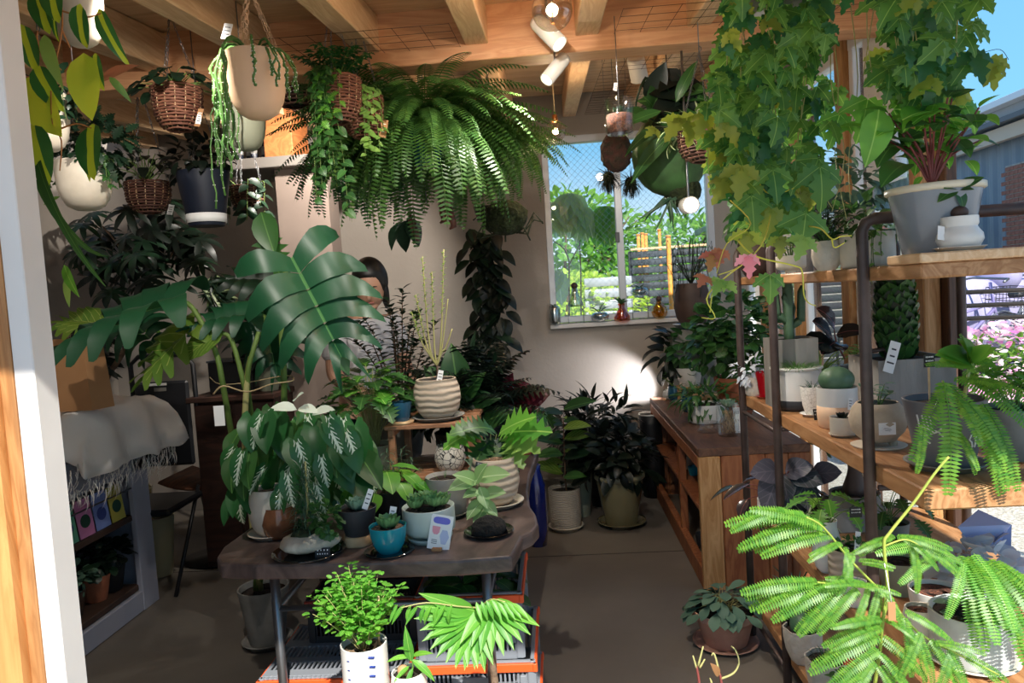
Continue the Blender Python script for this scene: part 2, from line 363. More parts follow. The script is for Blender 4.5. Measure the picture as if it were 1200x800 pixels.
# ================================================================ leaf templates (base at origin, grows along +Y, face up +Z, length 1)
def blade(wf, n=6, fold=.25, droop=.5, cols=1, wav=0, wmax=.3):
    vs, uv, y, z = [], [], 0, 0
    for i in range(n+1):
        t = i/n; hw = wf(t)
        for c in range(-cols, cols+1):
            q = c/cols; vs.append((q*hw, y, z+abs(q)*hw*fold+wav*math.sin(t*17+c*2)*abs(q)*hw)); uv.append((.5+q*hw/wmax*.5, t))
        a = -droop*(t+.5/n); y += math.cos(a)/n; z += math.sin(a)/n
    k = 2*cols+1
    fs = [(i*k+j, i*k+j+1, (i+1)*k+j+1, (i+1)*k+j) for i in range(n) for j in range(k-1)]
    return vs, fs, uv
s_ = math.sin; pi = math.pi
def heartv(n=8, wid=.42, back=.16, droop=.5, fold=.2):
    vs, fs, uv = blade(lambda t: wid*max(0, s_(pi*min(1, (t*.86+.14))**.75))**.8 if t < 1 else 0, n, fold, droop, 2, wmax=wid)
    k = len(vs)                                          # two back lobes
    for sg in (-1, 1):
        j = 0 if sg < 0 else 4; b = len(vs)
        e0 = vs[j]; m0 = vs[1 if sg < 0 else 3]
        vs += [(e0[0]*1.0, -back*.6, e0[2]*.6), (e0[0]*.55, -back, .01)]; uv += [(.5+sg*.4, 0), (.5+sg*.25, 0)]
        q = [j, b, b+1, 2, 1 if sg < 0 else 3]; fs.append(tuple(q) if sg < 0 else tuple(reversed(q)))
    return vs, fs, uv
def join(parts):
    t = MB()
    for (v, f, uv), M in parts: t.add(v, f, uv, M)
    return np.concatenate(t.v), t.f, np.concatenate(t.uv)
RZ = lambda a: Matrix.Rotation(a, 4, 'Z')
def teeth(w0, p, n, dep):
    return lambda t: 0 if t >= 1 else w0*max(0, s_(pi*t**p))**.9*(1+dep*(1 if int(round(t*n)) % 2 else -1))
def monstera(droop=.5):
    t = MB(); n = 6
    mid = lambda s: Vector((0, s, -.30*droop*s*s))
    W = lambda s: .6*max(.02, s_(pi*(s*.84+.16)**.9))**.75
    for sg in (-1, 1):
        prev = None
        for i in range(n):
            s0, s1 = (i)/n, (i+1)/n; base0, base1 = mid(s0), mid(s1)
            w_ = W((s0+s1)/2+.02); fwd = .12+.35*(i/n); seg = 6
            vs, uv = [], []
            for k in range(seg+1):
                q = k/seg; lean = fwd*q*q*.9-(.28*q if i == 0 else 0)-(.08*q if i == 1 else 0)
                gap = -.01 if q < .55 else (q-.55)*.13
                taper = 1 if q < .8 else 1-(q-.8)*2.6
                h = (s1-s0)*(1.0+.75*min(q, .8)); cm = (s0+s1)/2
                z = lambda a: -.30*droop*a*a+w_*.28*s_(q*2.2)-w_*.42*q*q*q
                for e_ in (-1, 0, 1):
                    yy = cm+lean+e_*(h/2-gap)*taper if q > 0 else cm+e_*(s1-s0)/2
                    vs.append((sg*w_*q, yy, z(cm)+(-.0 if e_ == 0 else .014*(1 if q > .1 else 0)))); uv.append((.5+sg*q*.5, (i+.5+e_*.5)/n))
            f = [(k*3+j, k*3+j+1, k*3+j+4, k*3+j+3) for k in range(seg) for j in range(2)]
            if sg > 0: f = [q[::-1] for q in f]
            t.add(vs, f, uv)
    t.add([(-.02, .86, -.3*droop*.8), (.02, .86, -.3*droop*.8), (.09, 1.0, -.36*droop), (0, 1.16, -.45*droop), (-.09, 1.0, -.36*droop)], [(0, 1, 2, 3, 4)], [(.5, .9)]*5)
    return np.concatenate(t.v), t.f, np.concatenate(t.uv)
def frond(n=26, wid=.13, a0=50, a1=-80, shape=lambda t: s_(pi*min(1, .12+t*.88))**.6, pw=.4, fwdp=.25, bare=.06, tri=False, dr=.25, p=1.0):
    """pinnate frond: curved midrib with two rows of leaflets"""
    t = MB(); P = []; y = z = 0; m_ = n
    for i in range(m_+1):
        P.append((y, z, R_(a0+(a1-a0)*(i/m_)**p))); y += math.cos(P[-1][2])/m_; z += math.sin(P[-1][2])/m_
    sv, sf = [], []
    for i, (y, z, a) in enumerate(P):
        r = .006*(1-i/m_*.7); sv += [(-r, y, z), (r, y, z), (0, y+s_(a)*r, z-math.cos(a)*r)]
        if i: b = (i-1)*3; sf += [(b, b+1, b+4, b+3), (b+1, b+2, b+5, b+4), (b+2, b, b+3, b+5)]
    t.add(sv, sf, [(.5, 0)]*len(sv))
    for i in range(1, m_+1):
        q = i/m_
        if q < bare: continue
        y, z, a = P[i]; Lp = wid*shape(q)*(1+.06*s_(i*7)); hw = pw/m_*.5+ .0
        T = Vector((0, math.cos(a), s_(a))); N = Vector((0, -s_(a), math.cos(a)))
        for sg in (-1, 1):
            D = (Vector((sg, 0, 0))+T*fwdp-N*dr).normalized(); b0 = Vector((0, y, z)); md = b0+D*Lp*.5-N*0; tp = b0+D*Lp-N*Lp*dr*.6
            t.add([b0-T*hw*.5, b0+T*hw*.5, md+T*hw, tp, md-T*hw], [(0, 4, 3, 2, 1) if sg < 0 else (0, 1, 2, 3, 4)], [(.5, .5), (.5, .5), (.6, .5), (.7, .5), (.4, .5)])
    return np.concatenate(t.v), t.f, np.concatenate(t.uv)
def bipin(n=7, n2=22):
    """twice-divided branch: feathers of tiny leaflets on a curved stalk"""
    parts = []; y = z = 0; a0, a1 = 18, -30; st = MB(); P = []
    for i in range(n*2+1):
        q = i/(n*2); a = R_(a0+(a1-a0)*q); P.append((0, y, z)); 
        if i >= 3:
            sh = .42*(1-.45*abs(q-.45)*1.6)
            for sg in (-1, 1) if i % 1 == 0 else ():
                if (i % 2 == 0) == (sg > 0) or True:
                    if i % 2: continue
                    M = frame((sg*1.0, .75+.5*q, .05-.1*q), (0, 0, 1), (0, y, z), sh); parts.append((FEA, M))
        y += math.cos(a)/(n*2); z += math.sin(a)/(n*2)
    parts.append((FEA, frame((0, math.cos(R_(a1)), s_(R_(a1))), (0, 0, 1), (0, y, z), .3)))
    st.tube(P, .006, 4); parts.append(((st.v[0], st.f, np.full((len(st.v[0]), 2), .5)), Matrix()))
    return join(parts)
FEA = frond(30, .105, 8, -38, lambda t: s_(pi*min(1, .1+t*.86))**.4, pw=.92, fwdp=.15, bare=.03, dr=.1)
TP = {
 'ovate': [blade(lambda t: .27*s_(pi*t**.8)**.85 if 0 < t < 1 else 0, 6, .3, d) for d in (.3, .8)],
 'lance': [blade(lambda t: .12*s_(pi*t**.75)**.9 if 0 < t < 1 else 0, 6, .3, d, wmax=.12) for d in (.4, 1.1)],
 'strap': [blade(lambda t: .035*(1-t)**.5+.004, 7, .4, d, wmax=.04) for d in (.8, 1.8)],
 'phil': [blade(lambda t: .25*s_(pi*t**.8)**.75 if 0 < t < 1 else 0, 7, .2, d, 2, wmax=.25) for d in (.4, .8)],
 'tiny': [blade(lambda t: .3*s_(pi*t) if 0 < t < 1 else 0, 2, .2, .3)],
 'round': [blade(lambda t: .46*math.sqrt(max(0, 1-(2*t-1)**2)), 6, .15, d, wmax=.46) for d in (.3, .7)],
 'spoon': [blade(lambda t: .25*s_(pi*t**1.6)**.8+.02 if 0 < t < 1 else (.02 if t == 0 else 0), 6, .2, d, wmax=.22) for d in (.4, 1.0)],
 'heart': [heartv(8, .4, .16, d) for d in (.4, .9)],
 'arrow': [heartv(8, .3, .22, d, .3) for d in (.5, .9)],
 'wide': [blade(lambda t: .36*s_(pi*t**.85)**.7 if 0 < t < 1 else 0, 7, .15, d, 2, .06, wmax=.36) for d in (.4, .9)],
 'oak': [blade(teeth(.3, .9, 12, .42), 12, .2, d, wmax=.4) for d in (.4, .9)],
 'grape': [join([(blade(teeth(.25, .8, 8, .30), 8, .2, d, wmax=.26), frame((0, 1, 0), (0, 0, 1), (0, .12, 0), .9)),
                 (blade(teeth(.25, .8, 8, .30), 8, .2, d, wmax=.26), frame((.95, .55, -.1), (.1, 0, 1), (.01, .1, 0), .62)),
                 (blade(teeth(.25, .8, 8, .30), 8, .2, d, wmax=.26), frame((-.95, .55, -.1), (-.1, 0, 1), (-.01, .1, 0), .62)),
                 (blade(lambda t: .012, 2, 0, 0, wmax=.2), frame((0, 1, 0), (0, 0, 1), (0, 0, 0), .16))]) for d in (.35, .8)],
 'star5': [join([(blade(lambda t: .17*s_(pi*t**.8)**.9 if 0 < t < 1 else 0, 5, .2, .7, wmax=.17), frame((s_(a), math.cos(a), 0), (0, 0, 1), (0, .02, 0), 1-.12*abs(a))) for a in (-1.9, -.95, 0, .95, 1.9)])],
 'whorl': [join([(blade(lambda t: .13*s_(pi*t**.9)**.8 if 0 < t < 1 else 0, 5, .2, 1.1, wmax=.13), frame((s_(a), math.cos(a), .1), (0, 0, 1), (0, 0, 0), 1-.1*(i % 2))) for i, a in enumerate([2*pi*j/8+.2 for j in range(8)])])],
 'monstera': [monstera(.6), monstera(1.3)],
 'boston': [frond(30, .11, a, b, pw=.62, p=.5) for a, b in ((30, -94), (55, -90), (0, -90))],
 'fern': [frond(16, .2, 60, -40, pw=.62), frond(16, .22, 35, -60, pw=.62)],
 'pinna8': [frond(9, .30, 25, -45, pw=.85, fwdp=.9, bare=.2, dr=.3, shape=lambda t: .75+.35*s_(pi*t))],
 'feather': [FEA],
 'bipin': [bipin()],
 'succ': [blade(lambda t: .24*s_(pi*(.15+.85*t)**1.1)**.6 if t < 1 else 0, 5, .5, -.5, wmax=.24)],
}
# thick succulent leaf
def thick(v, k=.12):
    vs, fs, uv = v; n = len(vs); vs = [tuple(p) for p in vs]; low = []
    for i, p in enumerate(vs): low.append((p[0]*.9, p[1], p[2]-k*abs(math.sin(pi*min(1, uv[i][1]*.9+.08))) if abs(uv[i][0]-.5) < .2 else p[2]-.02))
    return vs+low, fs+[tuple(n+i for i in q[::-1]) for q in fs], list(uv)+list(uv)
TP['succ'] = [thick(TP['succ'][0], .18)]
TP = {k: [(np.array(v, float), f, np.array(u, float)) for v, f, u in L] for k, L in TP.items()}
_lm = {}
def leaf(c, kind, m, base, d, size, nrm=(0, 0, 1), mb=None, name='leaf', label=None, var=None):
    L = TP[kind]; k = rnd.randrange(len(L)) if var is None else var
    M = frame(d, nrm, base, size)
    if mb is not None: mb.add(L[k][0], L[k][1], L[k][2], M); return
    key = (kind, k, m.name, name)
    if key not in _lm: _lm[key] = MB().add(*L[k]).mesh(name, m)
    o = bpy.data.objects.new(name, _lm[key]); COL.objects.link(o); o.parent = c.root; o.matrix_basis = M
    if label: o['label'] = label
    return o
# ================================================================ pots and plants
PR = {'taper': [(.66, 0), (.68, .02), (.98, .93), (1, 1)], 'cyl': [(.88, 0), (.94, .04), (1, .3), (1, 1)],
      'flower': [(.64, 0), (.66, .02), (.88, .8), (.9, .82), (1, .83), (1, 1)],
      'round': [(.5, 0), (.62, .02), (.88, .22), (1, .5), (.95, .78), (.84, .97), (.84, 1)],
      'globe': [(.35, 0), (.6, .06), (.9, .28), (1, .55), (.9, .85), (.72, 1)],
      'bowl': [(.55, 0), (.62, .03), (.86, .35), (.97, .7), (1, 1)],
      'ubowl': [(.05, 0), (.4, .02), (.66, .1), (.86, .27), (.95, .45), (1, .8), (1, 1)],
      'lowbowl': [(.86, 0), (.97, .08), (1, .25), (1, 1)], 'footbowl': [(.3, 0), (.32, .12), (.4, .16), (.88, .24), (.98, .34), (1, .5), (1, 1)],
      'urn': [(.62, 0), (.8, .3), (.9, .7), (.9, .86), (1, .9), (1, 1)],
      'jar': [(.5, 0), (.8, .05), (1, .3), (.96, .48), (.8, .62), (.74, .7), (.8, .78), (.8, 1)],
      'vase': [(.5, 0), (.8, .1), (1, .35), (.95, .6), (.7, .85), (.72, 1)], 'square': [(.98, 0), (1, .03), (1, 1)]}
class Ctx: pass
def pot(name, label, cat, px, py, w, h, m='cream_pot', z=None, y=None, x=None, shape='taper', saucer=None, group=None, soil='potting_soil', rim=None, seg=28, wob=None, lift=0, band=None, fill=.9, feet=0):
    m = MT[m]; p = at(px, py, z=z) if z is not None and y is None else at(px, py, y=y)
    s = spx(p); c = Ctx(); c.s = s; r = w*s/2; H = h*s
    rb = PR[shape][0][0]*r
    if saucer: rb = r*.9
    if z is not None and y is None: p = p+Vector((0, rb*.9, 0))
    if z is not None: p.z = z
    c.root = thing(name, label, cat, p, group); zb = 0
    if saucer:
        sh = max(.008, H*.1); q = r*(1.0 if shape not in ('taper', 'flower', 'footbowl') else .9)
        MB().lathe([(q*.85, 0), (q*1.08, sh), (q*1.12, sh), (q*1.12, sh*1.1), (q*1.0, sh*1.05), (q*.8, sh*.4), (0, sh*.4)], seg).build('saucer', MT[saucer], c); zb = sh*.4
    if feet:
        for k in range(3):
            a = 2*pi*k/3-.5; MB().tube([(r*.55*math.cos(a), r*.55*s_(a), 0), (r*.45*math.cos(a), r*.45*s_(a), H*.14)], [r*.1, r*.2], 8).build('foot', m, c)
        zb = H*.1; H -= zb
    th = max(.003, r*.07)
    pr = [(a*r, b*H) for a, b in PR[shape]]
    top = pr[-1][0]; pr += [(top-th*.3, H+th*.2), (top-th, H-th*.1)]+[(max(1e-4, a*r-th), b*H) for a, b in reversed(PR[shape]) if .5 < b < .98]+[(max(.001, top*.6), H*.5), (0, H*.5)]
    if shape == 'square':
        t = MB(); zz = [(1, 0), (1, H), (1-th/r, H), (1-th/r, H*.6)]
        vs = []; 
        for a, b in zz: vs += [(-r*a, -r*a, b), (r*a, -r*a, b), (r*a, r*a, b), (-r*a, r*a, b)]
        fs = [(3, 2, 1, 0)]+[(i*4+k, i*4+(k+1) % 4, (i+1)*4+(k+1) % 4, (i+1)*4+k) for i in range(3) for k in range(4)]+[(12, 13, 14, 15)]
        t.add(vs, fs); o = t.build('pot_body', m, c, False, loc=(0, 0, zb)); top = r*.9
    else:
        o = autos(MB().lathe(pr, seg, wob=wob).build('pot_body', m, c, loc=(0, 0, zb)), 50)
    if rim: MB().lathe([(r*1.0, 0), (r*1.05, H*.02), (r*1.05, H*.09), (r*.99, H*.1), (r*.96, H*.02)], seg).build('rim', MT[rim], c, loc=(0, 0, zb+H*.92))
    if band: MB().lathe([(r*.885, 0), (r*.9, H*.1)], seg).build('band', MT[band], c, loc=(0, 0, zb+H*.03))
    c.top = zb+H*fill; c.r = (top-th); c.H = zb+H; c.w = r
    if soil:
        n_ = 14; t = MB(); q = (top-th)*(.995 if shape != 'square' else 1.05)
        if shape in ('taper', 'flower', 'bowl'): q *= .97
        t.lathe([(q, 0), (q*.7, .002), (q*.35, -.001), (0, .003)], n_, wob=lambda a, z: .0)
        t.build('soil', MT[soil], c, loc=(0, 0, c.top))
    return c
def ur(a, b): return rnd.uniform(a, b)
def sph(a, e): return Vector((math.cos(a)*math.cos(e), s_(a)*math.cos(e), s_(e)))
GA = 2.39996
def bez(a, b, c_, n=6): return [a*(1-t)**2+b*2*t*(1-t)+c_*t*t for t in [i/n for i in range(n+1)]]
def petioles(c, n, R, H, size, kind, m, sm='stem_green', parts=True, droop=.5, thick_=1.2, name='leaf', zmin=.35, az=None, z0=0, base=.25):
    s = c.s; mb = None if parts else MB(); st = MB()
    for i in range(n):
        f = math.sqrt((i+.5)/n); a = i*GA+ur(-.3, .3) if az is None else ur(*az)
        b = Vector((ur(-1, 1), ur(-1, 1), 0))*c.r*base; b.z = c.top+z0
        tip = Vector((math.cos(a)*R*f*s, s_(a)*R*f*s, c.top+H*s*(1-(1-zmin)*f*f)*ur(.85, 1.05)))
        mid = (b+tip)/2+Vector((0, 0, H*s*.25)); mid.x = b.x*.6+tip.x*.4; mid.y = b.y*.6+tip.y*.4
        P = bez(b, mid, tip, 5); st.tube(P, [thick_*s*.6, thick_*s*.55, thick_*s*.5, thick_*s*.45, thick_*s*.4, thick_*s*.35], 4)
        d = (P[-1]-P[-2]).normalized(); o_ = Vector((math.cos(a), s_(a), 0)); d = (d*.3+o_*.8*(.4+f)-Vector((0, 0, droop*(.3+f)))).normalized()
        leaf(c, kind, m, tip, d, size*s*ur(.75, 1.1), o_*.35+Vector((0, 0, 1)), mb, name)
    st.build('stem', MT[sm], c)
    if mb: mb.build('foliage', m, c, kind='stuff')
def stems(c, n, R, H, per, size, kind, m, sm='stem_green', parts=False, thick_=1.0, t0=.3, droop=.2, lean=(0, 0), name='leaf', curl=.2, up=.5, z0=0):
    s = c.s; mb = None if parts else MB(); st = MB()
    for i in range(n):
        f = math.sqrt((i+.5)/n) if n > 1 else 0; a = i*GA+ur(-.4, .4)
        b = Vector((math.cos(a)*c.r*.3*f, s_(a)*c.r*.3*f, c.top+z0))
        tip = b+Vector((math.cos(a)*R*f*s+lean[0]*s, s_(a)*R*f*s+lean[1]*s, H*s*(1-.4*f*f)*ur(.85, 1.05)))
        mid = (b*.6+tip*.4)+Vector((ur(-1, 1)*curl*R*s*.3, ur(-1, 1)*curl*R*s*.3, H*s*.3)); P = bez(b, mid, tip, 8)
        st.tube(P, [thick_*s*(1-.7*k/8) for k in range(9)], 4)
        for j in range(per):
            t = t0+(1-t0)*(j+1)/per; k = min(7, int(t*8)); p = P[k].lerp(P[k+1], t*8-k)
            aa = a+j*GA+ur(-.3, .3); d = Vector((math.cos(aa), s_(aa), up*ur(.6, 1.2)*(.4+t)-droop))
            leaf(c, kind, m, p, d, size*s*ur(.7, 1.1), (0, 0, 1), mb, name)
    st.build('stem', MT[sm], c)
    if mb: mb.build('foliage', m, c, kind='stuff')
def trail(c, n, L, per, size, kind, m, sm='stem_green', parts=False, thick_=.5, az=(0, 6.28), r0=.9, out=.3, name='leaf', z0=0, Lmin=.5):
    s = c.s; mb = None if parts else MB(); st = MB()
    for i in range(n):
        a = ur(*az); q = ur(r0*.8, r0); b = Vector((math.cos(a)*c.r*q*.6, s_(a)*c.r*q*.6, c.top+z0)); e_ = Vector((math.cos(a)*(c.w*1.05+out*size*s*ur(.3, 1.5)), s_(a)*(c.w*1.05+out*size*s*ur(.3, 1.5)), c.H+ur(0, .4)*size*s+z0))
        LL = L*s*ur(Lmin, 1); tip = e_+Vector((ur(-1, 1)*.1*LL, ur(-1, 1)*.1*LL, -LL))
        P = bez(b, e_+Vector((0, 0, .3*size*s)), e_, 3)+bez(e_, e_.lerp(tip, .5)+Vector((ur(-1, 1), ur(-1, 1), 0))*.06*LL, tip, 8)[1:]
        st.tube(P, thick_*s, 3)
        nn_ = max(2, int(per*LL/(L*s)))
        for j in range(nn_):
            t = (j+.5)/nn_*(len(P)-1.01); k = int(t); p = P[k].lerp(P[k+1], t-k); aa = a+(1.3 if j % 2 else -1.3)+ur(-.6, .6)
            leaf(c, kind, m, p, (math.cos(aa), s_(aa), -.35+ur(-.5, .3)), size*s*ur(.6, 1.1), (math.cos(a), s_(a), .8), mb, name)
    st.build('vine', MT[sm], c)
    if mb: mb.build('foliage', m, c, kind='stuff')
def cloud(c, cen, rad, n, size, kind, m, parts=False, name='leaf', shell=.5, droop=.1, mb=None):
    s = c.s; own = mb is None; mb = None if parts else (mb or MB())
    for i in range(n):
        while True:
            q = Vector((ur(-1, 1), ur(-1, 1), ur(-1, 1)))
            if shell < q.length <= 1: break
        p = Vector((cen[0]+q.x*rad[0], cen[1]+q.y*rad[1], cen[2]+q.z*rad[2]))*s
        d = q+Vector((ur(-.6, .6), ur(-.6, .6), ur(-.5, .4)-droop))
        leaf(c, kind, m, p, d, size*s*ur(.65, 1.15), q+Vector((0, 0, 1)), mb, name)
    if mb and own: mb.build('foliage', m, c, kind='stuff')
def rosette(c, R, n, m, at_=(0, 0), z=0, kind='succ', rise=.55, parts=True, name='leaf'):
    s = c.s; mb = None if parts else MB()
    for i in range(n):
        f = 1-i/n; a = i*GA; e_ = rise+(1-f)*.8
        leaf(c, kind, m, (at_[0]*s+math.cos(a)*.05*R*s, at_[1]*s+s_(a)*.05*R*s, c.top+z*s+(1-f)*R*.12*s), (math.cos(a), s_(a), e_), R*s*(.55+.45*f), (-math.cos(a)*.2, -s_(a)*.2, 1), mb, name)
    if mb: mb.build('foliage', m, c, kind='stuff')
def fronds(c, n, L, kind, m, parts=True, name='frond', el=(.1, .9), r=.3, az=(0, 2*pi), z0=0, top=.6):
    s = c.s; mb = None if parts else MB()
    for i in range(n):
        f = (i+.5)/n; a = az[0]+(az[1]-az[0])*((i*.618034) % 1)+ur(-.1, .1); e_ = el[0]+(el[1]-el[0])*(1-f)
        leaf(c, kind, m, (math.cos(a)*c.r*r, s_(a)*c.r*r, c.top+z0), (math.cos(a)*math.cos(e_), s_(a)*math.cos(e_), s_(e_)), L*s*ur(.75, 1.05), (math.cos(a)*-s_(e_), s_(a)*-s_(e_), math.cos(e_)+.01), mb, name)
    if mb: mb.build('foliage', m, c, kind='stuff')
def grass(c, n, H, R, m, wid=.9, sp=.6, kind='strap'):
    mb = MB(); s = c.s
    for i in range(n):
        a = ur(0, 6.28); q = math.sqrt(ur(0, 1)); b = Vector((math.cos(a)*c.r*.85*q, s_(a)*c.r*.85*q, c.top))
        leaf(c, kind, m, b, (math.cos(a)*sp*q+ur(-.3, .3), s_(a)*sp*q+ur(-.3, .3), 1), H*s*ur(.6, 1.05), (-math.cos(a), -s_(a), .3), mb)
    mb.build('foliage', m, c, kind='stuff')
def ptag(c, p, w=6, h=16, m='tag_white', rot=.2, ink=True, tilt=.25, stick=0):
    """plant label: a small card part, with ink lines as its sub-part"""
    s = c.s; M = Matrix.Rotation(tilt, 4, 'X') @ Matrix.Rotation(rot, 4, 'Y')
    o = B((0, 0, 0), (w*s, .0016, h*s), b=0).build('price_tag', MT[m], c, False, loc=Vector(p)*s); o.rotation_euler = (-tilt, rot, ur(-.15, .15))
    if ink:
        t = MB()
        for k in range(3): t.box((0, -.0012, (.25-.22*k)*h*s), (w*s*ur(.4, .7), .0006, h*s*.05), b=0)
        t.build('lettering', MT['ink_dark' if m == 'tag_white' else 'tag_white'], o, False)
    if stick: t = B((0, 0, -h*s/2-stick*s/2), (1.2*s, .002, stick*s), b=0).build('tag_stick', MT[m if m == 'tag_white' else 'pale_wood'], o, False)
    return o
def chain(c, p0, p1, m='steel', ll=5, wl=2.4, name='chain', sag=0, seg=3):
    s = c.s; a, b = Vector(p0), Vector(p1); L = (b-a).length; d = (b-a).normalized(); n = max(2, int(L/(ll*s*.8))); t = MB(); l2 = ll*s/2; w2 = wl*s/2
    u1 = d.orthogonal().normalized(); u2 = d.cross(u1)
    for i in range(n):
        p = a+d*(i+.5)*L/n; u = u1 if i % 2 else u2
        pts = [p+d*l2*.6+u*w2*.8, p+d*l2, p+d*l2*.6-u*w2*.8, p-d*l2*.6-u*w2*.8, p-d*l2, p-d*l2*.6+u*w2*.8, p+d*l2*.6+u*w2*.8]
        t.tube(pts, .38*s if wl > 2 else .3*s, seg, False)
    return t.build(name, MT[m], c, kind=None)
def hang(c, topz=None, n=3, m='steel', gather=(0, 0), zg=60, ll=5, wl=2.4, rr=.95):
    """chains from the rim to one hook, then up to the ceiling"""
    s = c.s; L = c.root.location; g = Vector((gather[0]*s, gather[1]*s, c.H+zg*s)); zt = (topz or zc(L.y)-.01)-L.z
    if g.z > zt: g.z = zt-.02
    for k in range(n):
        a = 2*pi*k/n+.6; chain(c, (math.cos(a)*c.w*rr, s_(a)*c.w*rr, c.H*.96), g, m, ll, wl)
    if zt-g.z > .03: MB().tube([g, (g.x, g.y, zt)], .0022, 5).build('hook_rod', MT['steel'], c)
    MB().tube([(g.x, g.y, g.z), (g.x+.008, g.y, g.z+.008), (g.x+.008, g.y, g.z+.018), (g.x, g.y, g.z+.024)], .002, 5).build('hook', MT['steel'], c)
def basket(name, label, cat, px, py, w, h, y, wm='wicker', group=None, rows=15, shape='ubowl'):
    p = at(px, py, y=y); c = Ctx(); s = c.s = spx(p); r = w*s/2; H = h*s; c.root = thing(name, label, cat, p, group); pr = PR[shape]
    def rad(q):
        for (a, b), (a2, b2) in zip(pr, pr[1:]):
            if b <= q <= b2: return (a+(a2-a)*(q-b)/(b2-b))*r
        return r
    n = 30; t = MB()
    for k in range(rows):
        q = .04+.93*k/(rows-1); R0 = rad(q); ph = k*pi
        t.tube([((R0+.035*r*math.cos(i*pi+ph))*math.cos(2*pi*i/n), (R0+.035*r*math.cos(i*pi+ph))*s_(2*pi*i/n), q*H+ur(-.01, .01)*H) for i in range(n+1)], H/rows*.47, 5, False)
    t.build('weave', MT[wm], c)
    t = MB()
    for k in range(15):
        a = 2*pi*k/15; t.tube([(rad(q)*1.01*math.cos(a+.1*q), rad(q)*1.01*s_(a+.1*q), q*H) for q in (.05, .25, .5, .75, 1)], .7*s, 4)
    t.build('rib_wire', MT['pale_wood'], c)
    MB().lathe([(.2*r, H*.05), (rad(.3)*.93, H*.3), (r*.93, H*.9), (0, H*.9)], 20).build('liner', MT['potting_soil'], c)
    c.top = H*.92; c.r = r*.9; c.H = H; c.w = r; return c
def body(name, label, cat, loc, group=None):
    c = Ctx(); c.root = thing(name, label, cat, loc, group); c.s = spx(loc); c.top = c.H = 0; c.r = c.w = .02; return c
# materials of pots and leaves
P_ = lambda n, a, b=None, rough=.5, **k: mat(n, hx(a), rough, hx(b) if b else None, **k)
P_('cream_pot', 'd9cfbe', 'cabfad', .5, scale=14, bump=.1); P_('white_pot', 'e4e2dd', 'd2cfc8', .3, scale=8); P_('offwhite_matt', 'cfc8bb', 'bdb5a7', .8, scale=30, bump=.3)
P_('ridged_cream', 'cdc3b3', 'aa9f8e', .8, kind='wave', scale=30, bump=.6); P_('ridged_beige', 'c7b7a3', 'b3a18c', .85, kind='wave', scale=14, bump=.5)
P_('grey_pot', '8f8d87', '77756f', .75, scale=10, bump=.2); P_('green_grey_pot', '9c9f89', '8c8f7a', .7, scale=6); P_('pale_green_pot', 'c3cdc6', 'b3bfb8', .35, scale=5)
P_('peach_pot', 'ebc6a4', 'e6bf9b', .6, scale=4); P_('grey_glaze', '77808a', '8b8f92', .25, scale=4, coat=.4); P_('cream_rim', 'd9ceb5', None, .4)
P_('black_pot', '17191d', None, .5); P_('navy_pot', '141b2b', None, .5); P_('dark_grey_pot', '3a3c40', '2c2e32', .6, scale=10); P_('turquoise_pot', '1795a8', '0f7f93', .15, scale=10, coat=.6)
P_('teal_cup', '2b5d78', '1f4860', .2, scale=8, coat=.5); P_('olive_glaze', '8c8462', '756d4e', .15, scale=3, coat=.8); P_('olive_rim', 'a39c7c', None, .3)
P_('terracotta', 'b0694a', '955539', .85, scale=15); P_('pink_terracotta', 'c79a86', 'b48673', .85, scale=15, bump=.2); P_('rusty_glass', '8a5a3c', '5f3d2a', .15, scale=18)
P_('red_glaze', 'a3101c', None, .12, coat=.8); P_('concrete_pot', 'a3a09a', '7f7c76', .9, scale=12, bump=.5, stretch=(1, 1, .25)); P_('brown_pot', '4f3a30', '3a2a23', .6, scale=10)
P_('blue_vase', '1a2a78', None, .15, coat=.8); P_('clay_ball', 'c2b29c', 'ae9d86', .85, scale=20, bump=.3); P_('black_gloss', '0c0d10', None, .1, coat=.6)
P_('crackle_pot', '2c2c2c', 'ded8cb', .6, kind='vor', scale=55); P_('weave_white', 'c9c4ba', 'e9e5dd', .6, kind='vor', scale=90, bump=.4)
P_('potting_soil', '3a2b21', '241a14', .95, scale=60, bump=.8); P_('pumice_soil', 'a08468', '5d4636', .95, kind='noise', scale=90, bump=.8); P_('leca_soil', '7a4a35', '4a2d22', .9, kind='vor', scale=90, bump=.5)
P_('tag_white', 'f1f1ef', None, .5); P_('ink_dark', '3a3c44', None, .6); P_('tag_black', '16171a', None, .5); P_('pale_wood', 'cdb089', 'b8966c', .7, scale=20); P_('kraft', 'b9895d', 'ab7c52', .8, scale=6)
P_('wicker', '8a5a44', '62392b', .7, scale=25, bump=.3); P_('wicker_dark', '6b4537', '462b22', .7, scale=25, bump=.3); P_('moss', '3a4524', '232b15', .95, scale=50, bump=1)
P_('stem_green', '55702f', '6d8840', .6, scale=9); P_('stem_brown', '6a4e38', '4e382a', .8, scale=20, bump=.3); P_('stem_dark', '2f3a26', None, .7); P_('stem_red', '7c3a34', None, .6); P_('stem_pale', 'a8a368', None, .6); P_('bark', '7a6552', '564436', .9, scale=25, bump=.6)
P_('stem_lime', '8ea03f', 'a3ae4a', .6, scale=9); P_('rope', 'b39c74', None, .9); P_('plaster', 'd8cfc0', 'c2b7a6', .9, scale=8, bump=.4)
L_ivy = leafm('ivy_leaf', '618f3a', '3f7634', trans=.45, vein=hx('8db45a'), veinw=.02)
L_ivyd = leafm('ivy_leaf_deep', '2f6b35', '275a30', trans=.35); L_ivyy = leafm('ivy_leaf_yellow', '93a83c', '7d8a3a', trans=.5); L_ivyr = leafm('ivy_leaf_red', 'b06a5a', '9a7a4a', trans=.5)
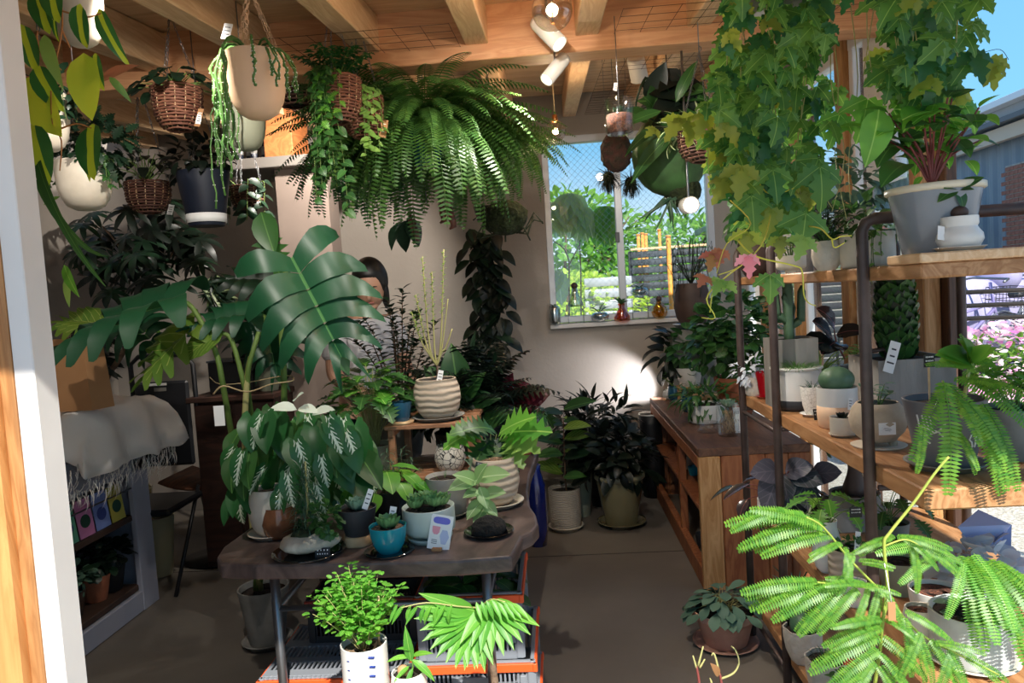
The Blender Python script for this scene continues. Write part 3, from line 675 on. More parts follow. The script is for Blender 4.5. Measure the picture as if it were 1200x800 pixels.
L_bos = leafm('boston_leaf', '557f38', '3b652f', trans=.35); L_bosd = leafm('fern_dark', '2f5f2a', '27502a', trans=.3)
L_mim = leafm('mimosa_leaf', '78a83a', '4c8a30', trans=.45, vein=None); L_mon = leafm('monstera_leaf', '1f5233', '1a4a30', vein=hx('4f7f4a'), veinw=.012, trans=.2, rough=.42)
L_monl = leafm('monstera_leaf_light', '7d9a3c', '5f8a34', vein=hx('a5b85f'), veinw=.012, side=6, trans=.4)
L_dk = leafm('dark_leaf', '1f3a26', '14281a', trans=.15); L_vdk = leafm('very_dark_leaf', '16241a', '0d1610', trans=.1); L_md = leafm('mid_leaf', '3f6e33', '2c5429', vein=hx('5d8a45')); L_br = leafm('bright_leaf', '6fae3f', '4f9434', trans=.4, vein=hx('9ccb62'))  # plain greens, from near-black to bright
L_lt = leafm('light_leaf', '8fb35a', '6f9a48', trans=.4); L_phi = leafm('philodendron_leaf', '3f7a3e', '2f6a35', half=hx('b9cf3a'), trans=.3, rough=.3); L_phy = leafm('philodendron_lime', 'c8de45', 'b8d040', trans=.45)
L_syn = leafm('veined_leaf', '2f6a36', '255a30', vein=hx('d5e3cf'), veinw=.06, side=6, trans=.25); L_suc = leafm('succulent_leaf', '8fae8f', '77997c', trans=.05, rough=.6); L_sucg = leafm('succulent_green', '7fa86a', '5f8f58', trans=.08, rough=.5)
L_red = leafm('red_leaf', '6e2630', '4a1a24', trans=.25); L_rub = leafm('rubber_leaf', '3a2a2e', '27302a', rough=.2, trans=.12, vein=hx('7a4a4a')); L_beg = leafm('begonia_leaf', '5a5662', '3c4648', rough=.4, trans=.15, vein=hx('6a6670'), side=4)
L_gry = leafm('grey_green_leaf', '5f7f68', '4f6f5c', rough=.6, trans=.1); L_sil = leafm('silver_leaf', 'dfe4ea', 'c3cbd4', rough=.7, trans=.1); L_grs = leafm('grass_leaf', '5f8a4a', '4a7a3a'); L_wh = leafm('white_leaf', 'e3ebe0', 'd3dfcf', trans=.3)
L_pal = leafm('pale_green_leaf', '9dbf85', '86ad6e', trans=.35, vein=hx('c9dcae')); L_tree = leafm('tree_leaf', '7fae45', '5a9038', trans=.5); L_try = leafm('tree_leaf_yellow', 'c3d455', '9cc14a', trans=.5); L_pink = leafm('petal_pink', 'e88fc4', 'f6d3e4', trans=.3); L_pet = leafm('petal_white', 'f4efe6', 'e8d6da', trans=.3); L_con = leafm('conifer_leaf', '3f5f45', '34523c', trans=.1)
L_str = leafm('spider_leaf', 'b8c79a', '8aa36a', trans=.3)
def lpx(c, kind, m, p0, y0, p1, y1, nrm=(0, -.6, 1), var=None, k=1.0, name='leaf', label=None):
    a = at(p0[0], p0[1], y=y0); b = at(p1[0], p1[1], y=y1); d = b-a
    return leaf(c, kind, m, a-Vector(c.root.location), d, d.length*k, nrm, None, name, label, var)
def vpx(c, pts, r, m, name='stem', seg=6):
    """a stem through pixel/depth points"""
    P = [at(q[0], q[1], y=q[2])-Vector(c.root.location) for q in pts]; Q = []
    for i in range(len(P)-1):
        p0, p1, p2, p3 = P[max(i-1, 0)], P[i], P[i+1], P[min(i+2, len(P)-1)]
        for j in range(4):
            t = j/4; Q.append(.5*((2*p1)+(p2-p0)*t+(2*p0-5*p1+4*p2-p3)*t*t+(3*p1-3*p2+p3-p0)*t**3))
    Q.append(P[-1]); n = len(Q); rr = [r*(1-.5*i/n) for i in range(n)] if not hasattr(r, '__len__') else [r[0]+(r[1]-r[0])*i/n for i in range(n)]
    return MB().tube(Q, rr, seg).build(name, MT[m], c)
# ================================================================ live-edge table and what is under it
TZ = .75
q = lambda px, py, z=TZ: (lambda p: (p.x, p.y))(at(px, py, z=z))
out = [q(258, 660), q(300, 661), q(430, 659), q(540, 656), q(600, 651), q(606, 640), q(612, 628), q(624, 622), q(631, 614), q(628, 602), q(621, 592), q(619, 575), q(621, 556), q(627, 540), q(631, 526)]
bl = q(405, 528); out += [(bl[0], out[-1][1]+.02), (bl[0]-.05, out[-1][1]-.05), (-1.0, 2.7), (-1.02, 2.4), q(262, 640), q(254, 652)]
t = thing('live_edge_table', 'long dark live-edge slab table on steel pipe legs with plants', 'table', (-.5, 2.6, 0))
W_slab = wood('slab_wood', '6d5c56', '4c3f3c', 1.6, (3, 1, 3), .45)
o = MB().poly([(a+.5, b-2.6) for a, b in out], .046, TZ-.046).build('tabletop', W_slab, t, False)
b_ = o.modifiers.new('bevel', 'BEVEL'); b_.width = .008; b_.segments = 2; b_.limit_method = 'ANGLE'
lx = at(327, 740, y=2.14).x; rx = at(574, 740, y=2.14).x
for x, y in ((lx, 2.14), (rx, 2.14), (lx, 3.2), (rx, 3.2)):
    MB().tube([(x+.5, y-2.6, 0), (x+.5, y-2.6, TZ-.046)], .0145, 12).build('leg', Steel, t)
zr = at(400, 710, y=2.14).z
for a, b in (((lx, 2.14), (rx, 2.14)), ((lx, 3.2), (rx, 3.2)), ((lx, 2.14), (lx, 3.2)), ((rx, 2.14), (rx, 3.2))):
    MB().tube([(a[0]+.5, a[1]-2.6, zr), (b[0]+.5, b[1]-2.6, zr)], .010, 8).build('crossbar', Steel, t)
Cg = mat('crate_grey', hx('7f848c'), .5); Co = mat('crate_orange', hx('ef5a24'), .45); Ck = mat('crate_black', hx('26282c'), .5)
def crate(label, x0, x1, y0, y1, z0, h, g='plastic crates under the table', rim=None, body_=None, lid=False):
    body_ = body_ or Cg; cx, cy = (x0+x1)/2, (y0+y1)/2; W_, D_ = x1-x0, y1-y0
    c = thing('plastic_crate', label, 'crate', (cx, cy, z0), g)
    B((0, 0, .006), (W_-.02, D_-.02, .01)).build('crate_floor', body_, c, False)
    for (sx, sy, L_, ax) in ((0, -1, W_, 0), (0, 1, W_, 0), (-1, 0, D_, 1), (1, 0, D_, 1)):
        w = MB(); n = int(L_/.0135)
        px_, py_ = sx*(W_/2-.008), sy*(D_/2-.008)
        for k in range(n):
            u = -L_/2+.012+k*(L_-.024)/(n-1); w.box((px_+(u if ax == 0 else 0), py_+(u if ax else 0), h*.5), (.006, .006, h*.9), b=0)
        for zz, hh in ((.012, .024), (h*.5, .014), (h*.9, .03)): w.box((px_, py_, zz), ((L_-.012) if ax == 0 else .009, (L_-.012) if ax else .009, hh), b=0)
        w.box((px_-(L_/2-.012 if ax == 0 else 0), py_-(L_/2-.012 if ax else 0), h*.5), (.02, .02, h*.95), b=0)
        w.box((px_+(L_/2-.012 if ax == 0 else 0), py_+(L_/2-.012 if ax else 0), h*.5), (.02, .02, h*.95), b=0)
        if sy == -1: w.box((px_, py_-.002, h*.68), (L_*.36, .012, h*.14)); w.box((px_+L_*.4, py_-.003, h*.5), (.02, .012, h*.5))
        w.build('side_panel', body_, c, False)
    r = MB(); r2 = MB()
    for (a, b, d) in (((0, -D_/2), (W_+.016, .012), 0), ((0, D_/2), (W_+.016, .012), 0), ((-W_/2, 0), (.012, D_+.016), 0), ((W_/2, 0), (.012, D_+.016), 0)):
        r.box((a[0], a[1], h-.014), (b[0], b[1], .026)); r2.box((a[0]*.96, a[1]*.96, h+.002), (b[0] if b[0] < .1 else b[0]*.97, b[1] if b[1] < .1 else b[1]*.97, .006))
    r.build('rim', rim or Co, c, False); r2.build('rim_lip', body_, c, False)
    if lid:
        l = MB(); l.box((0, -D_*.42, h+.004), (W_*.98, .04, .006)); l.box((0, D_*.1, h+.004), (W_*.98, .05, .006)); l.box((0, -D_*.2, h+.004), (W_*.98, .03, .006))
        for k in range(30): l.box((-W_*.47+k*W_*.94/29, -.02, h+.004), (.006, D_*.9, .005), b=0)
        l.build('lid_grille', Cg, c, False)
    return c
cx0, cx1 = at(487, 705, y=2.2).x, at(611, 705, y=2.2).x
crate('grey crate with orange rim, upper one under the right of the table', cx0, cx1, 2.2, 2.56, .335, .205)
crate('grey crate with orange rim, right under the crate that holds green plants', cx0-.02, cx1+.03, 2.18, 2.58, .168, .165)
crate('bottom grey crate of the orange-rimmed stack, standing on the floor', cx0-.02, cx1+.035, 2.18, 2.58, 0, .166)
a0, a1 = at(305, 780, y=2.2).x, at(476, 780, y=2.2).x
crate('grey and orange slotted crate lying behind the left pipe leg', a0, a1, 2.18, 2.56, .14, .165, lid=True)
crate('lower grey crate directly beneath the slotted crate at the left pipe leg', a0, a1, 2.2, 2.54, 0, .138)
c = crate('dark crate stacked at the back, on the slotted grey crate', a0+.09, a1, 2.40, 2.56, .312, .15, rim=mat('dark_red_rim', hx('7c2c20'), .5), body_=Ck)
c = crate('orange trimmed dark crate far under the table', a0+.02, a1+.1, 2.75, 3.1, 0, .55, rim=Co, body_=Ck)
c = body('salad_plant', 'heap of broad green leaves lying in the upper orange-rimmed crate', 'plant', ((cx0+cx1)/2, 2.38, .36))
cloud(c, (0, -6, 58), (44, 58, 22), 70, 34, 'wide', L_md, True, shell=.2)
bz = .40
t = thing('wooden_bench', 'low wooden bench in front of the table holding sunlit pots', 'bench', (-.42, 1.72, 0))
B((0, 0, bz-.015), (.62, .26, .03)).build('seat', W_post, t, False)
for sx in (-1, 1):
    for sy in (-1, 1): B((sx*.28, sy*.1, (bz-.03)/2), (.035, .035, bz-.03)).build('leg', W_post, t, False)
# sunlit pots in front of the table
P_('brush_pot', 'ece9e2', None, .4)
yb = 1.74
zb = at(426, 752, y=yb).z; h_ = (zb-bz)/spx(at(426, 790, y=yb))
def pot_on(name, label, cat, px, topy, w, y, z, **k):
    """pot whose rim top is seen at topy and which stands on height z"""
    p = at(px, topy, y=y); h = (p.z-z)/spx(p); g = at(px, 400, y=y); s = spx(p)
    c = pot(name, label, cat, px, topy, w, h, y=y, **k); c.root.location = (p.x, y, z); return c
c = pot_on('potted_bush', 'sunlit small-leaved bush in a white pot with blue brush marks', 'plant', 426, 752, 54, yb, bz, m='white_pot', shape='cyl', soil='pumice_soil', fill=.93)
t = MB()
for k in range(9):
    t.tube([(c.w*1.005*math.cos(a), c.w*1.005*s_(a), c.H*(.93-.1*k)+.006*s_(3*a)) for a in [-1.15+.05*j+.02*(k % 2) for j in range(6)]], .0035, 4)
    t.tube([(c.w*1.005*math.cos(a), c.w*1.005*s_(a), c.H*(.9-.1*k)) for a in [-2.1+.06*j for j in range(3)]], .0015, 4)
t.build('brush_mark', mat('blue_ink', hx('2a3f8a'), .4), c)
MB().tube([(.035, .01, c.top), (.045, .0, c.top+.13)], .0035, 5).build('plant_stake', MT['pale_wood'], c)
cs = c.s
for k in range(34):
    f = math.sqrt((k+.5)/34); a = k*GA; tip = Vector((math.cos(a)*f*56-4, s_(a)*f*45, 92-38*f*f+ur(-12, 8)))*cs+Vector((0, 0, c.top)); b = Vector((math.cos(a)*.012*f, s_(a)*.012*f, c.top))
    if k == 0: st = MB(); fo = MB()
    P = bez(b, b.lerp(tip, .5)+Vector((0, 0, .02)), tip, 6); st.tube(P, [.0018-.0002*j for j in range(7)], 4)
    for j in range(13):
        tt = .25+.75*j/12; kk = min(5, int(tt*6)); p = P[kk].lerp(P[kk+1], tt*6-kk)
        for e_ in range(3):
            d = sph(ur(0, 6.28), ur(-.3, .6)); leaf(c, 'round', L_br, p+d*ur(0, 9)*cs, d+Vector((0, 0, .1)), ur(5.5, 9)*cs, (0, 0, 1), fo)
st.build('stem', MT['stem_pale'], c); fo.build('foliage', L_br, c, kind='stuff')
c = pot_on('potted_sprout', 'young shoot in a sunlit white pot, front edge, right of the bush', 'plant', 478, 786, 46, 1.70, bz, m='white_pot', shape='round', fill=.95)
MB().ball((-.012, 0, c.top+.01), .014, 10, 8).build('bulb', mat('bulb_tan', hx('b98d63'), .6), c)
for (p0, p1) in (((482, 775), (475, 742)), ((483, 768), (502, 762)), ((480, 770), (458, 766)), ((482, 772), (511, 790)), ((480, 780), (462, 795)), ((484, 782), (474, 806)), ((483, 762), (468, 757))):
    lpx(c, 'lance', L_br, p0, 1.69, p1, 1.66, k=1.1)
vpx(c, [(480, 795, 1.7), (484, 780, 1.69), (482, 768, 1.69)], .003, 'stem_green')
c = pot_on('potted_mimosa_tree', 'sunlit tree with a peeling orange-brown stem and drooping feathered leaf fans', 'plant', 612, 850, 60, 1.80, 0, m='terracotta', shape='taper')
c.root.location = (at(590, 800, y=1.8).x, 1.8, 0)
vpx(c, [(592, 1010, 1.8), (580, 800, 1.8), (570, 750, 1.8), (562, 712, 1.8)], (.011, .008), 'bark')
for hub, A0, A1, n_, R1 in (((557, 716), -2.0, .35, 13, 62), ((575, 703), -.75, 1.25, 9, 52), ((553, 722), -1.6, .1, 8, 50)):
    for k in range(n_): a_ = A0+(A1-A0)*k/(n_-1); R2 = R1*(1-.12*abs(k-n_/2)/n_)*ur(.9, 1.05); lpx(c, 'lance', L_br, hub, 1.79, (hub[0]+R2*s_(a_)*1.0, hub[1]+R2*math.cos(a_)*.95+8), 1.70, nrm=(s_(a_)*.3, -1, .5), k=1.08, name='leaflet', var=0)
vpx(c, [(560, 712, 1.8), (535, 710, 1.75), (500, 706, 1.72), (470, 712, 1.7)], .0022, 'stem_pale')
for k in range(9): lpx(c, 'lance', L_br, (530-k*8, 710-abs(k-4)*.5), 1.72, (518-k*8-(k % 2)*6, 735-k*.6), 1.70, k=1.0, name='leaflet')
vpx(c, [(562, 712, 1.8), (575, 702, 1.75), (592, 705, 1.72)], .0022, 'stem_pale')
for k in range(8): lpx(c, 'lance', L_br, (558+k*6, 702+abs(k-3)), 1.74, (565+k*8, 728-k*.6), 1.71, k=1.0, name='leaflet')
# ---------------------------------------------------------------- plants on the slab
G = 'plants on the slab table'
c = pot('potted_foliage', 'white-veined leafy plant in a plain cream pot, left front of the slab', 'plant', 312, 634, 52, 56, z=TZ, shape='round', m='cream_pot', saucer='cream_pot')
for k in range(104):
    px, py = ur(272, 430), 0; 
    f = (px-275)/155; py = 480+abs(f-.45)*60+ur(0, 125-60*abs(f-.5)); y = 2.25+ur(-.15, .28)
    a = ur(-.5, .5)+(f-.5)*1.3
    lpx(c, 'arrow', L_syn if k % 3 == 0 else (L_md, L_ivyd)[k % 2], (px, py-12), y+(.0 if k % 3 == 0 else .07), (px+32*s_(a)+ur(-4, 4), py+30*math.cos(a)*.9), y-.03, nrm=(s_(a)*.5, -1, .7))
for k in range(20):
    x = 285+k*7; vpx(c, [(318+ur(-8, 8), 580, 2.35), (x*.6+320*.4, 540, 2.33), (x, 500+ur(0, 40), 2.3)], .0025, 'stem_green', seg=4)
for p0, p1 in (((348, 480), (320, 472)), ((350, 478), (368, 480)), ((366, 485), (386, 478)), ((345, 470), (352, 460))):
    lpx(c, 'ovate', L_wh, p0, 2.25, p1, 2.22, k=1.2, name='pale_leaf', label='whitish young leaf')
c = pot('glass_jar_planter', 'amber glass jar full of clay pellets beside the cream pot', 'planter', 326, 633, 42, 38, z=TZ, shape='round', m='rusty_glass', fill=.8, soil='leca_soil')
MB().lathe([(c.w*.84, 0), (c.w*.86, 12*c.s), (c.w*.7, 14*c.s), (c.w*.55, 22*c.s)], 24).build('glass_neck', Glass, c, loc=(0, 0, c.H))
c = thing('lava_rock_planter', 'flat pale rock with a mossy bonsai pine, on a black oval plate', 'planter', at(357, 655, z=TZ)+Vector((0, .04, 0)))
cc = Ctx(); cc.root = c; cc.s = s = spx(c.location); cc.top = 24*s; cc.r = .02; cc.w = .05; cc.H = 24*s
MB().lathe([(.01, .004), (34*s, .004), (42*s, .010), (42.5*s, .013), (34*s, .009), (.01, .007)], 28).build('plate', MT['black_gloss'], c)
MB().ball((0, 0, .014+9*s), 36*s, 18, 10, (1, .75, .30), wob=lambda a, z: .07*s_(3*a+1)+.04*s_(5*a+z*4)).build('rock', mat('rock', hx('cfc9b8'), .95, hx('a59f8e'), scale=14, bump=.8), c)
MB().ball((-4*s, 0, 22*s), 14*s, 12, 8, (1.1, 1, .7), wob=lambda a, z: .1*s_(4*a)).build('moss', MT['moss'], c)
MB().tube([(0, 0, 24*s), (6*s, 0, 36*s), (-2*s, 0, 44*s), (-12*s, 0, 46*s), (-14*s, 0, 40*s)], [3.5*s, 3*s, 3*s, 2.5*s, 2*s], 8).build('trunk', MT['bark'], c)
MB().tube([(0, 4*s, 30*s), (2*s, 3*s, 70*s), (4*s, 0, 110*s)], [2*s, 1.6*s, 1*s], 6).build('trunk', MT['stem_pale'], c)
mb = MB()
for k in range(420):
    p = Vector((ur(-30, 28), ur(-20, 20), 0)); z = ur(30, 105); 
    if (p.x/30)**2+(p.y/22)**2 > 1.1-(z/130): continue
    b = Vector((p.x*.3, p.y*.3, z)); d = (p*.8+Vector((0, 0, ur(-8, 18)))); leaf(cc, 'strap', L_con, b*s, d, ur(14, 26)*s, (0, 0, 1), mb)
mb.build('needle_foliage', L_con, c, kind='stuff')
cloud(cc, (24, -4, 40), (18, 14, 22), 90, 9, 'round', L_md)
def label_card(label, px, py, w, h, z, m='tag_black', m2='tag_white', lines=2, tilt=.3, y=None, rz=0):
    p = at(px, py, z=z) if y is None else at(px, py, y=y); s = spx(p); t = thing('plant_label', label, 'label', p, rz=rz)
    R = Matrix.Rotation(-tilt, 4, 'X')
    o = MB().box((0, 0, h*s/2), (w*s, .002, h*s), b=0).build('card', MT[m], t, False); o.rotation_euler.x = -tilt
    k = MB()
    for i in range(lines):
        n = rnd.randint(4, 6)
        for j in range(n): k.box((-w*s*.32+j*w*s*.64/(n-1), -.0016, h*s*(.8-.3*i)), (w*s*.06, .0008, h*s*ur(.08, .13)), b=0)
    k.build('lettering', MT[m2], o, False)
    B((0, .006, .003), (w*s*.5, .012, .006)).build('foot', MT['black_plastic_'] if 0 else Black, t, False); return t
label_card('little black plant label lying against the pale rock', 378, 656, 18, 14, TZ)
c = pot('potted_succulent', 'dark ribbed pot with a pale rosette, standing on a bark ring', 'plant', 418, 641, 46, 33, z=TZ, m='dark_grey_pot', shape='taper')
c2 = MB().lathe([(18*c.s, 0), (19*c.s, 2*c.s), (18.5*c.s, 11*c.s), (17*c.s, 12*c.s), (0, 12*c.s)], 18, wob=lambda a, z: .05*s_(5*a)).build('bark_ring', MT['pale_wood'], c)
for ch in c.root.children:
    if ch.name.startswith(('pot_body', 'soil')): ch.location.z += 11*c.s; 
c.top += 11*c.s
rosette(c, 20, 26, L_suc); ptag(c, (16, -8, c.top/c.s+14), 7, 24, rot=.35)
c = pot('potted_succulent', 'small green rosette in the shiny turquoise bowl, centre front of the slab', 'plant', 454, 650, 45, 32, z=TZ, m='turquoise_pot', shape='bowl', soil='pumice_soil', saucer=None)
MB().lathe([(.01, -.001), (24*c.s, -.001), (30*c.s, .004), (30*c.s, .006), (22*c.s, .003), (.01, .003)], 26).build('saucer', MT['black_gloss'], c)
rosette(c, 21, 26, L_sucg); ptag(c, (3, 14, c.top/c.s+10), 8, 22)
c = pot('potted_foliage', 'glossy broad green leaves in a black square pot behind the turquoise bowl', 'plant', 452, 612, 46, 36, z=TZ, m='black_pot', shape='taper')
petioles(c, 16, 42, 30, 34, 'wide', L_br, z0=0); ptag(c, (28, -6, c.top/c.s-2), 9, 26)
c = pot('potted_cactus', 'small prickly plant in a square navy pot, behind the turquoise bowl', 'plant', 478, 609, 26, 26, z=TZ, m='navy_pot', shape='square')
grass(c, 30, 26, 8, L_con)
c = pot('potted_succulent', 'succulent crowns in a pale green footed bowl behind the propped card', 'plant', 503, 634, 62, 40, z=TZ, m='pale_green_pot', shape='footbowl', soil='potting_soil')
MB().lathe([(.01, 0), (24*c.s, 0), (27*c.s, 5*c.s), (27*c.s, 6*c.s), (18*c.s, 3*c.s), (.01, 3*c.s)], 28).build('saucer', MT['pale_green_pot'], c)
for k, (x, y, r) in enumerate(((-13, 0, 19), (9, -7, 18), (15, 8, 16), (-4, 12, 18), (-14, -11, 15), (1, 1, 21), (16, -2, 14))): rosette(c, r, 20, L_sucg, (x, y), 5)
# printed card
p = at(513, 644, z=TZ); s = spx(p); t = thing('postcard', 'white printed card with a purple oval and drawn vases, leaning on the green bowl', 'card', p, rz=-.15)
w_, h_ = 27*s, 40*s
o = MB().box((0, 0, h_/2), (w_, .0016, h_), b=0).build('card', MT['tag_white'], t, False); o.rotation_euler = (-.25, .16, 0)
def flat(pts, m, par, nm, y=-.0014, M=None):
    k = MB().poly(pts, .0006); v = k.v[0].copy(); k.v[0] = np.stack([v[:, 0], np.full(len(v), y)-v[:, 2], v[:, 1]], 1); return k.build(nm, m, par, False)
ell = lambda cx, cy, a, b, n=18: [(cx+a*math.cos(2*pi*i/n), cy+b*s_(2*pi*i/n)) for i in range(n)]
sup = lambda cx, cy, a, b, n=24: [(cx+a*(abs(math.cos(2*pi*i/n))**.5)*(1 if math.cos(2*pi*i/n) > 0 else -1), cy+b*(abs(s_(2*pi*i/n))**.8)*(1 if s_(2*pi*i/n) > 0 else -1)) for i in range(n)]
flat(sup(0, h_*.84, w_*.38, h_*.1), mat('print_purple', hx('6f6fd0'), .5), o, 'printed_oval')
flat([(-w_*.38, h_*.66), (-w_*.02, h_*.66), (-w_*.04, h_*.5), (-w_*.12, h_*.43), (-w_*.28, h_*.43), (-w_*.36, h_*.5)], mat('print_pink', hx('ee9fae'), .5), o, 'printed_vase')
flat([(w_*.08, h_*.58), (w_*.3, h_*.58), (w_*.42, h_*.4), (w_*.3, h_*.18), (w_*.1, h_*.18), (w_*.0, h_*.4)], mat('print_blue', hx('b9c3e4'), .5), o, 'printed_vase')
k = MB()
for i in range(3): k.box((-w_*.22, -.0016, h_*(.27-.05*i)), (w_*.25, .0006, h_*.015), b=0)
k.build('lettering', MT['ink_dark'], o, False)
B((0, -.008, .004), (12*s, .014, .008)).build('card_stand', MT['kraft'], t, False)
c = pot('potted_seedling', 'tall plain grey-beige cup pot behind the green bowl, by the pale leaves', 'pot', 522, 609, 48, 46, z=TZ, m='grey_pot', shape='cyl', saucer='grey_pot')
grass(c, 6, 14, 5, L_grs)
c = pot('potted_foliage', 'pale green hanging leaves growing from a mossy mound on a shiny black plate', 'plant', 572, 630, 60, 5, z=TZ, m='black_gloss', shape='bowl', soil=None)
MB().ball((0, 0, 6*c.s), 21*c.s, 16, 8, (1, 1, .75), wob=lambda a, z: .06*s_(4*a+z)).build('moss_mound', mat('black_soil', hx('1b1a18'), .9, hx('0e0d0c'), scale=40, bump=1), c); c.top = 20*c.s; c.r = 6*c.s
P0 = [(570, 606), (566, 590), (562, 575)]
vpx(c, [(570, 608, 2.28), (568, 585, 2.28), (558, 560, 2.27)], .003, 'stem_green')
for p0, p1 in (((560, 562), (528, 566)), ((560, 560), (592, 553)), ((562, 570), (570, 592)), ((558, 565), (566, 545)), ((565, 585), (548, 605)), ((566, 588), (580, 598)), ((568, 595), (556, 612)), ((566, 580), (588, 575)), ((562, 575), (545, 580)), ((568, 598), (578, 612)), ((560, 566), (540, 552))):
    lpx(c, 'ovate', L_pal, p0, 2.27, p1, 2.22, k=1.1, nrm=(0, -.8, .8))
c = pot('potted_tree', 'lobed green leaves in a ridged beige pot at the right edge of the slab', 'plant', 580, 598, 60, 56, z=TZ, m='ridged_beige', shape='round', saucer='cream_pot', wob=lambda a, z: .012*s_(3*a+z*90))
for p0, p1, m in (((565, 505), (532, 508), L_br), ((590, 508), (628, 500), L_br), ((580, 505), (560, 492), L_md), ((580, 515), (600, 540), L_md), ((590, 512), (620, 520), L_lt), ((572, 515), (556, 540), L_md), ((585, 508), (610, 488), L_br), ((575, 512), (585, 548), L_dk), ((595, 515), (608, 536), L_lt), ((570, 508), (545, 496), L_md)):
    lpx(c, 'oak', m, p0, 2.5, p1, 2.42, k=1.35, nrm=(0, -.7, .9))
for k in range(5): vpx(c, [(580, 548, 2.5), (578+k*3-6, 530, 2.5), (568+k*7, 508, 2.49)], .003, 'stem_pale')
ptag(c, (-14, -24, c.top/c.s+2), 11, 6, 'tag_black'); MB().ball((0, 0, c.top), c.r*.8, 12, 6, (1, 1, .3)).build('pebbles', MT['pumice_soil'], c)
# slatted wooden stand
st_y0, st_y1 = 2.62, 2.95; zt = at(500, 497, y=st_y0).z
t = thing('slatted_plant_stand', 'two-tier slatted wooden stand at the middle of the slab table', 'stand', (0, 0, TZ))
W_st = wood('stand_wood', 'a97a58', '8d6244', 2.2, (1, 6, 6))
xa_, xb_ = at(450, 500, y=st_y0).x, at(556, 492, y=st_y0).x; t.location = ((xa_+xb_)/2, (st_y0+st_y1)/2, TZ); hw = (xb_-xa_)/2; zr_ = zt-TZ
for k in range(5): B((0, -.14+.07*k, zr_-.008), (2*hw, .055, .016)).build('slat', W_st, t, False)
for sx in (-1, 1):
    B((sx*(hw-.02), 0, zr_-.03), (.02, .32, .028)).build('rail', W_st, t, False)
    for sy in (-1, 1): B((sx*(hw-.02), sy*.14, (zr_-.016)/2), (.026, .026, zr_-.016)).build('leg', W_st, t, False)
zl = at(500, 560, y=st_y0).z-TZ
for k in range(5): B((0, -.14+.07*k, zl), (2*hw-.06, .055, .014)).build('slat', W_st, t, False)
c = pot('potted_euphorbia', 'thin pale upright stems in a ridged beige pot on top of the stand', 'plant', 514, 489, 56, 46, y=2.72, m='ridged_beige', shape='round', saucer='grey_pot', wob=lambda a, z: .01*s_(3*a+z*70), group=None)
c.root.location.z = zt
b0 = (514, 445)
vpx(c, [(514, 446, 2.72), (513, 438, 2.72), (512, 425, 2.72)], .007, 'bark')
for i, (tx, ty, mx, my) in enumerate(((495, 300, 500, 370), (520, 292, 518, 370), (506, 318, 508, 380), (482, 365, 494, 400), (530, 385, 522, 408), (487, 345, 497, 392), (525, 350, 519, 400))):
    vpx(c, [(512, 428, 2.72), (mx+(512-mx)*.4, 412, 2.72), (mx, my, 2.72), (tx, ty, 2.72)], (.0042, .0022), 'stem_pale', 'branch', 5)
mb = MB()
for (tx, ty, mx, my) in ((495, 300, 500, 370), (520, 292, 518, 370), (506, 318, 508, 380), (482, 365, 494, 400), (487, 345, 497, 392)):
    for k in range(30):
        u = k/30; x = mx+(tx-mx)*u; y = my+(ty-my)*u; p = at(x, y, y=2.72)-Vector(c.root.location); leaf(c, 'tiny', L_lt, p, sph(k*2.4, .5), 6*c.s, (0, 0, 1), mb)
mb.build('foliage', L_lt, c, kind='stuff'); ptag(c, (8, -20, c.top/c.s+8), 6, 16, rot=.2)
c = pot('ceramic_cup', 'small deep blue ceramic cup on a wood slice, on top of the stand', 'cup', 471, 489, 26, 22, y=2.66, m='teal_cup', shape='taper', soil=None); c.root.location.z = zt+.012
MB().lathe([(13*c.s, -.012), (14*c.s, -.006), (13.5*c.s, 0), (0, 0)], 16, wob=lambda a, z: .06*s_(4*a)).build('wood_slice', MT['pale_wood'], c)
c = pot('potted_cactus', 'cream pot with dark crackle drawing and small sprigs, lower tier of the stand', 'plant', 529, 556, 37, 31, y=2.68, m='crackle_pot', shape='round'); c.root.location.z = TZ+zl+.007
grass(c, 40, 18, 12, L_con); MB().lathe([(c.w*.6, 0), (c.w*.62, .006), (0, .006)], 16).build('saucer', MT['cream_pot'], c, loc=(0, 0, -.001))
c = pot('potted_fern', 'bright crinkled fern in a glass pot left of the wooden stand', 'plant', 440, 540, 46, 52, y=2.75, m='green_grey_pot', shape='cyl'); c.root.location.z = TZ
petioles(c, 56, 44, 92, 34, 'oak', L_md, 'stem_pale', True, .1, 1.0, zmin=.55)
petioles(c, 26, 36, 96, 30, 'oak', L_br, 'stem_pale', True, .1, 1.0, zmin=.6)
c = pot('potted_pine', 'tiny feathery conifer beside the pale green bowl', 'plant', 470, 600, 24, 14, y=2.45, m='black_pot', shape='taper'); c.root.location.z = TZ
stems(c, 6, 26, 62, 34, 16, 'strap', L_con, 'stem_brown', False, 1.2, .05, 0)
# back end of the table: dark massed plants and red leaves
c = pot('potted_calathea', 'dark red leaved plant at the far right end of the table', 'plant', 606, 535, 54, 40, y=3.22, m='terracotta', shape='taper', rim='white_pot'); c.root.location.z = TZ
for k in range(26):
    a = ur(-1.3, 1.3); lpx(c, 'ovate', L_red, (598+ur(-14, 16), 470+ur(-22, 14)), 3.2, (604+36*s_(a)+ur(-6, 6), 462-28*math.cos(a)+ur(0, 30)), 3.15+ur(-.1, .1), k=1.0, nrm=(0, -1, .5))
for k in range(8): vpx(c, [(604, 505, 3.22), (602+k-4, 490, 3.2), (590+k*4, 462+ur(0, 10), 3.2)], .003, 'stem_red')
petioles(c, 14, 30, 30, 26, 'lance', L_str); petioles(c, 10, 34, 26, 34, 'oak', L_md)
c = pot('potted_palm', 'dense dark feathery plant standing behind the wooden stand', 'plant', 566, 540, 60, 44, y=3.1, m='black_pot', shape='taper'); c.root.location.z = TZ
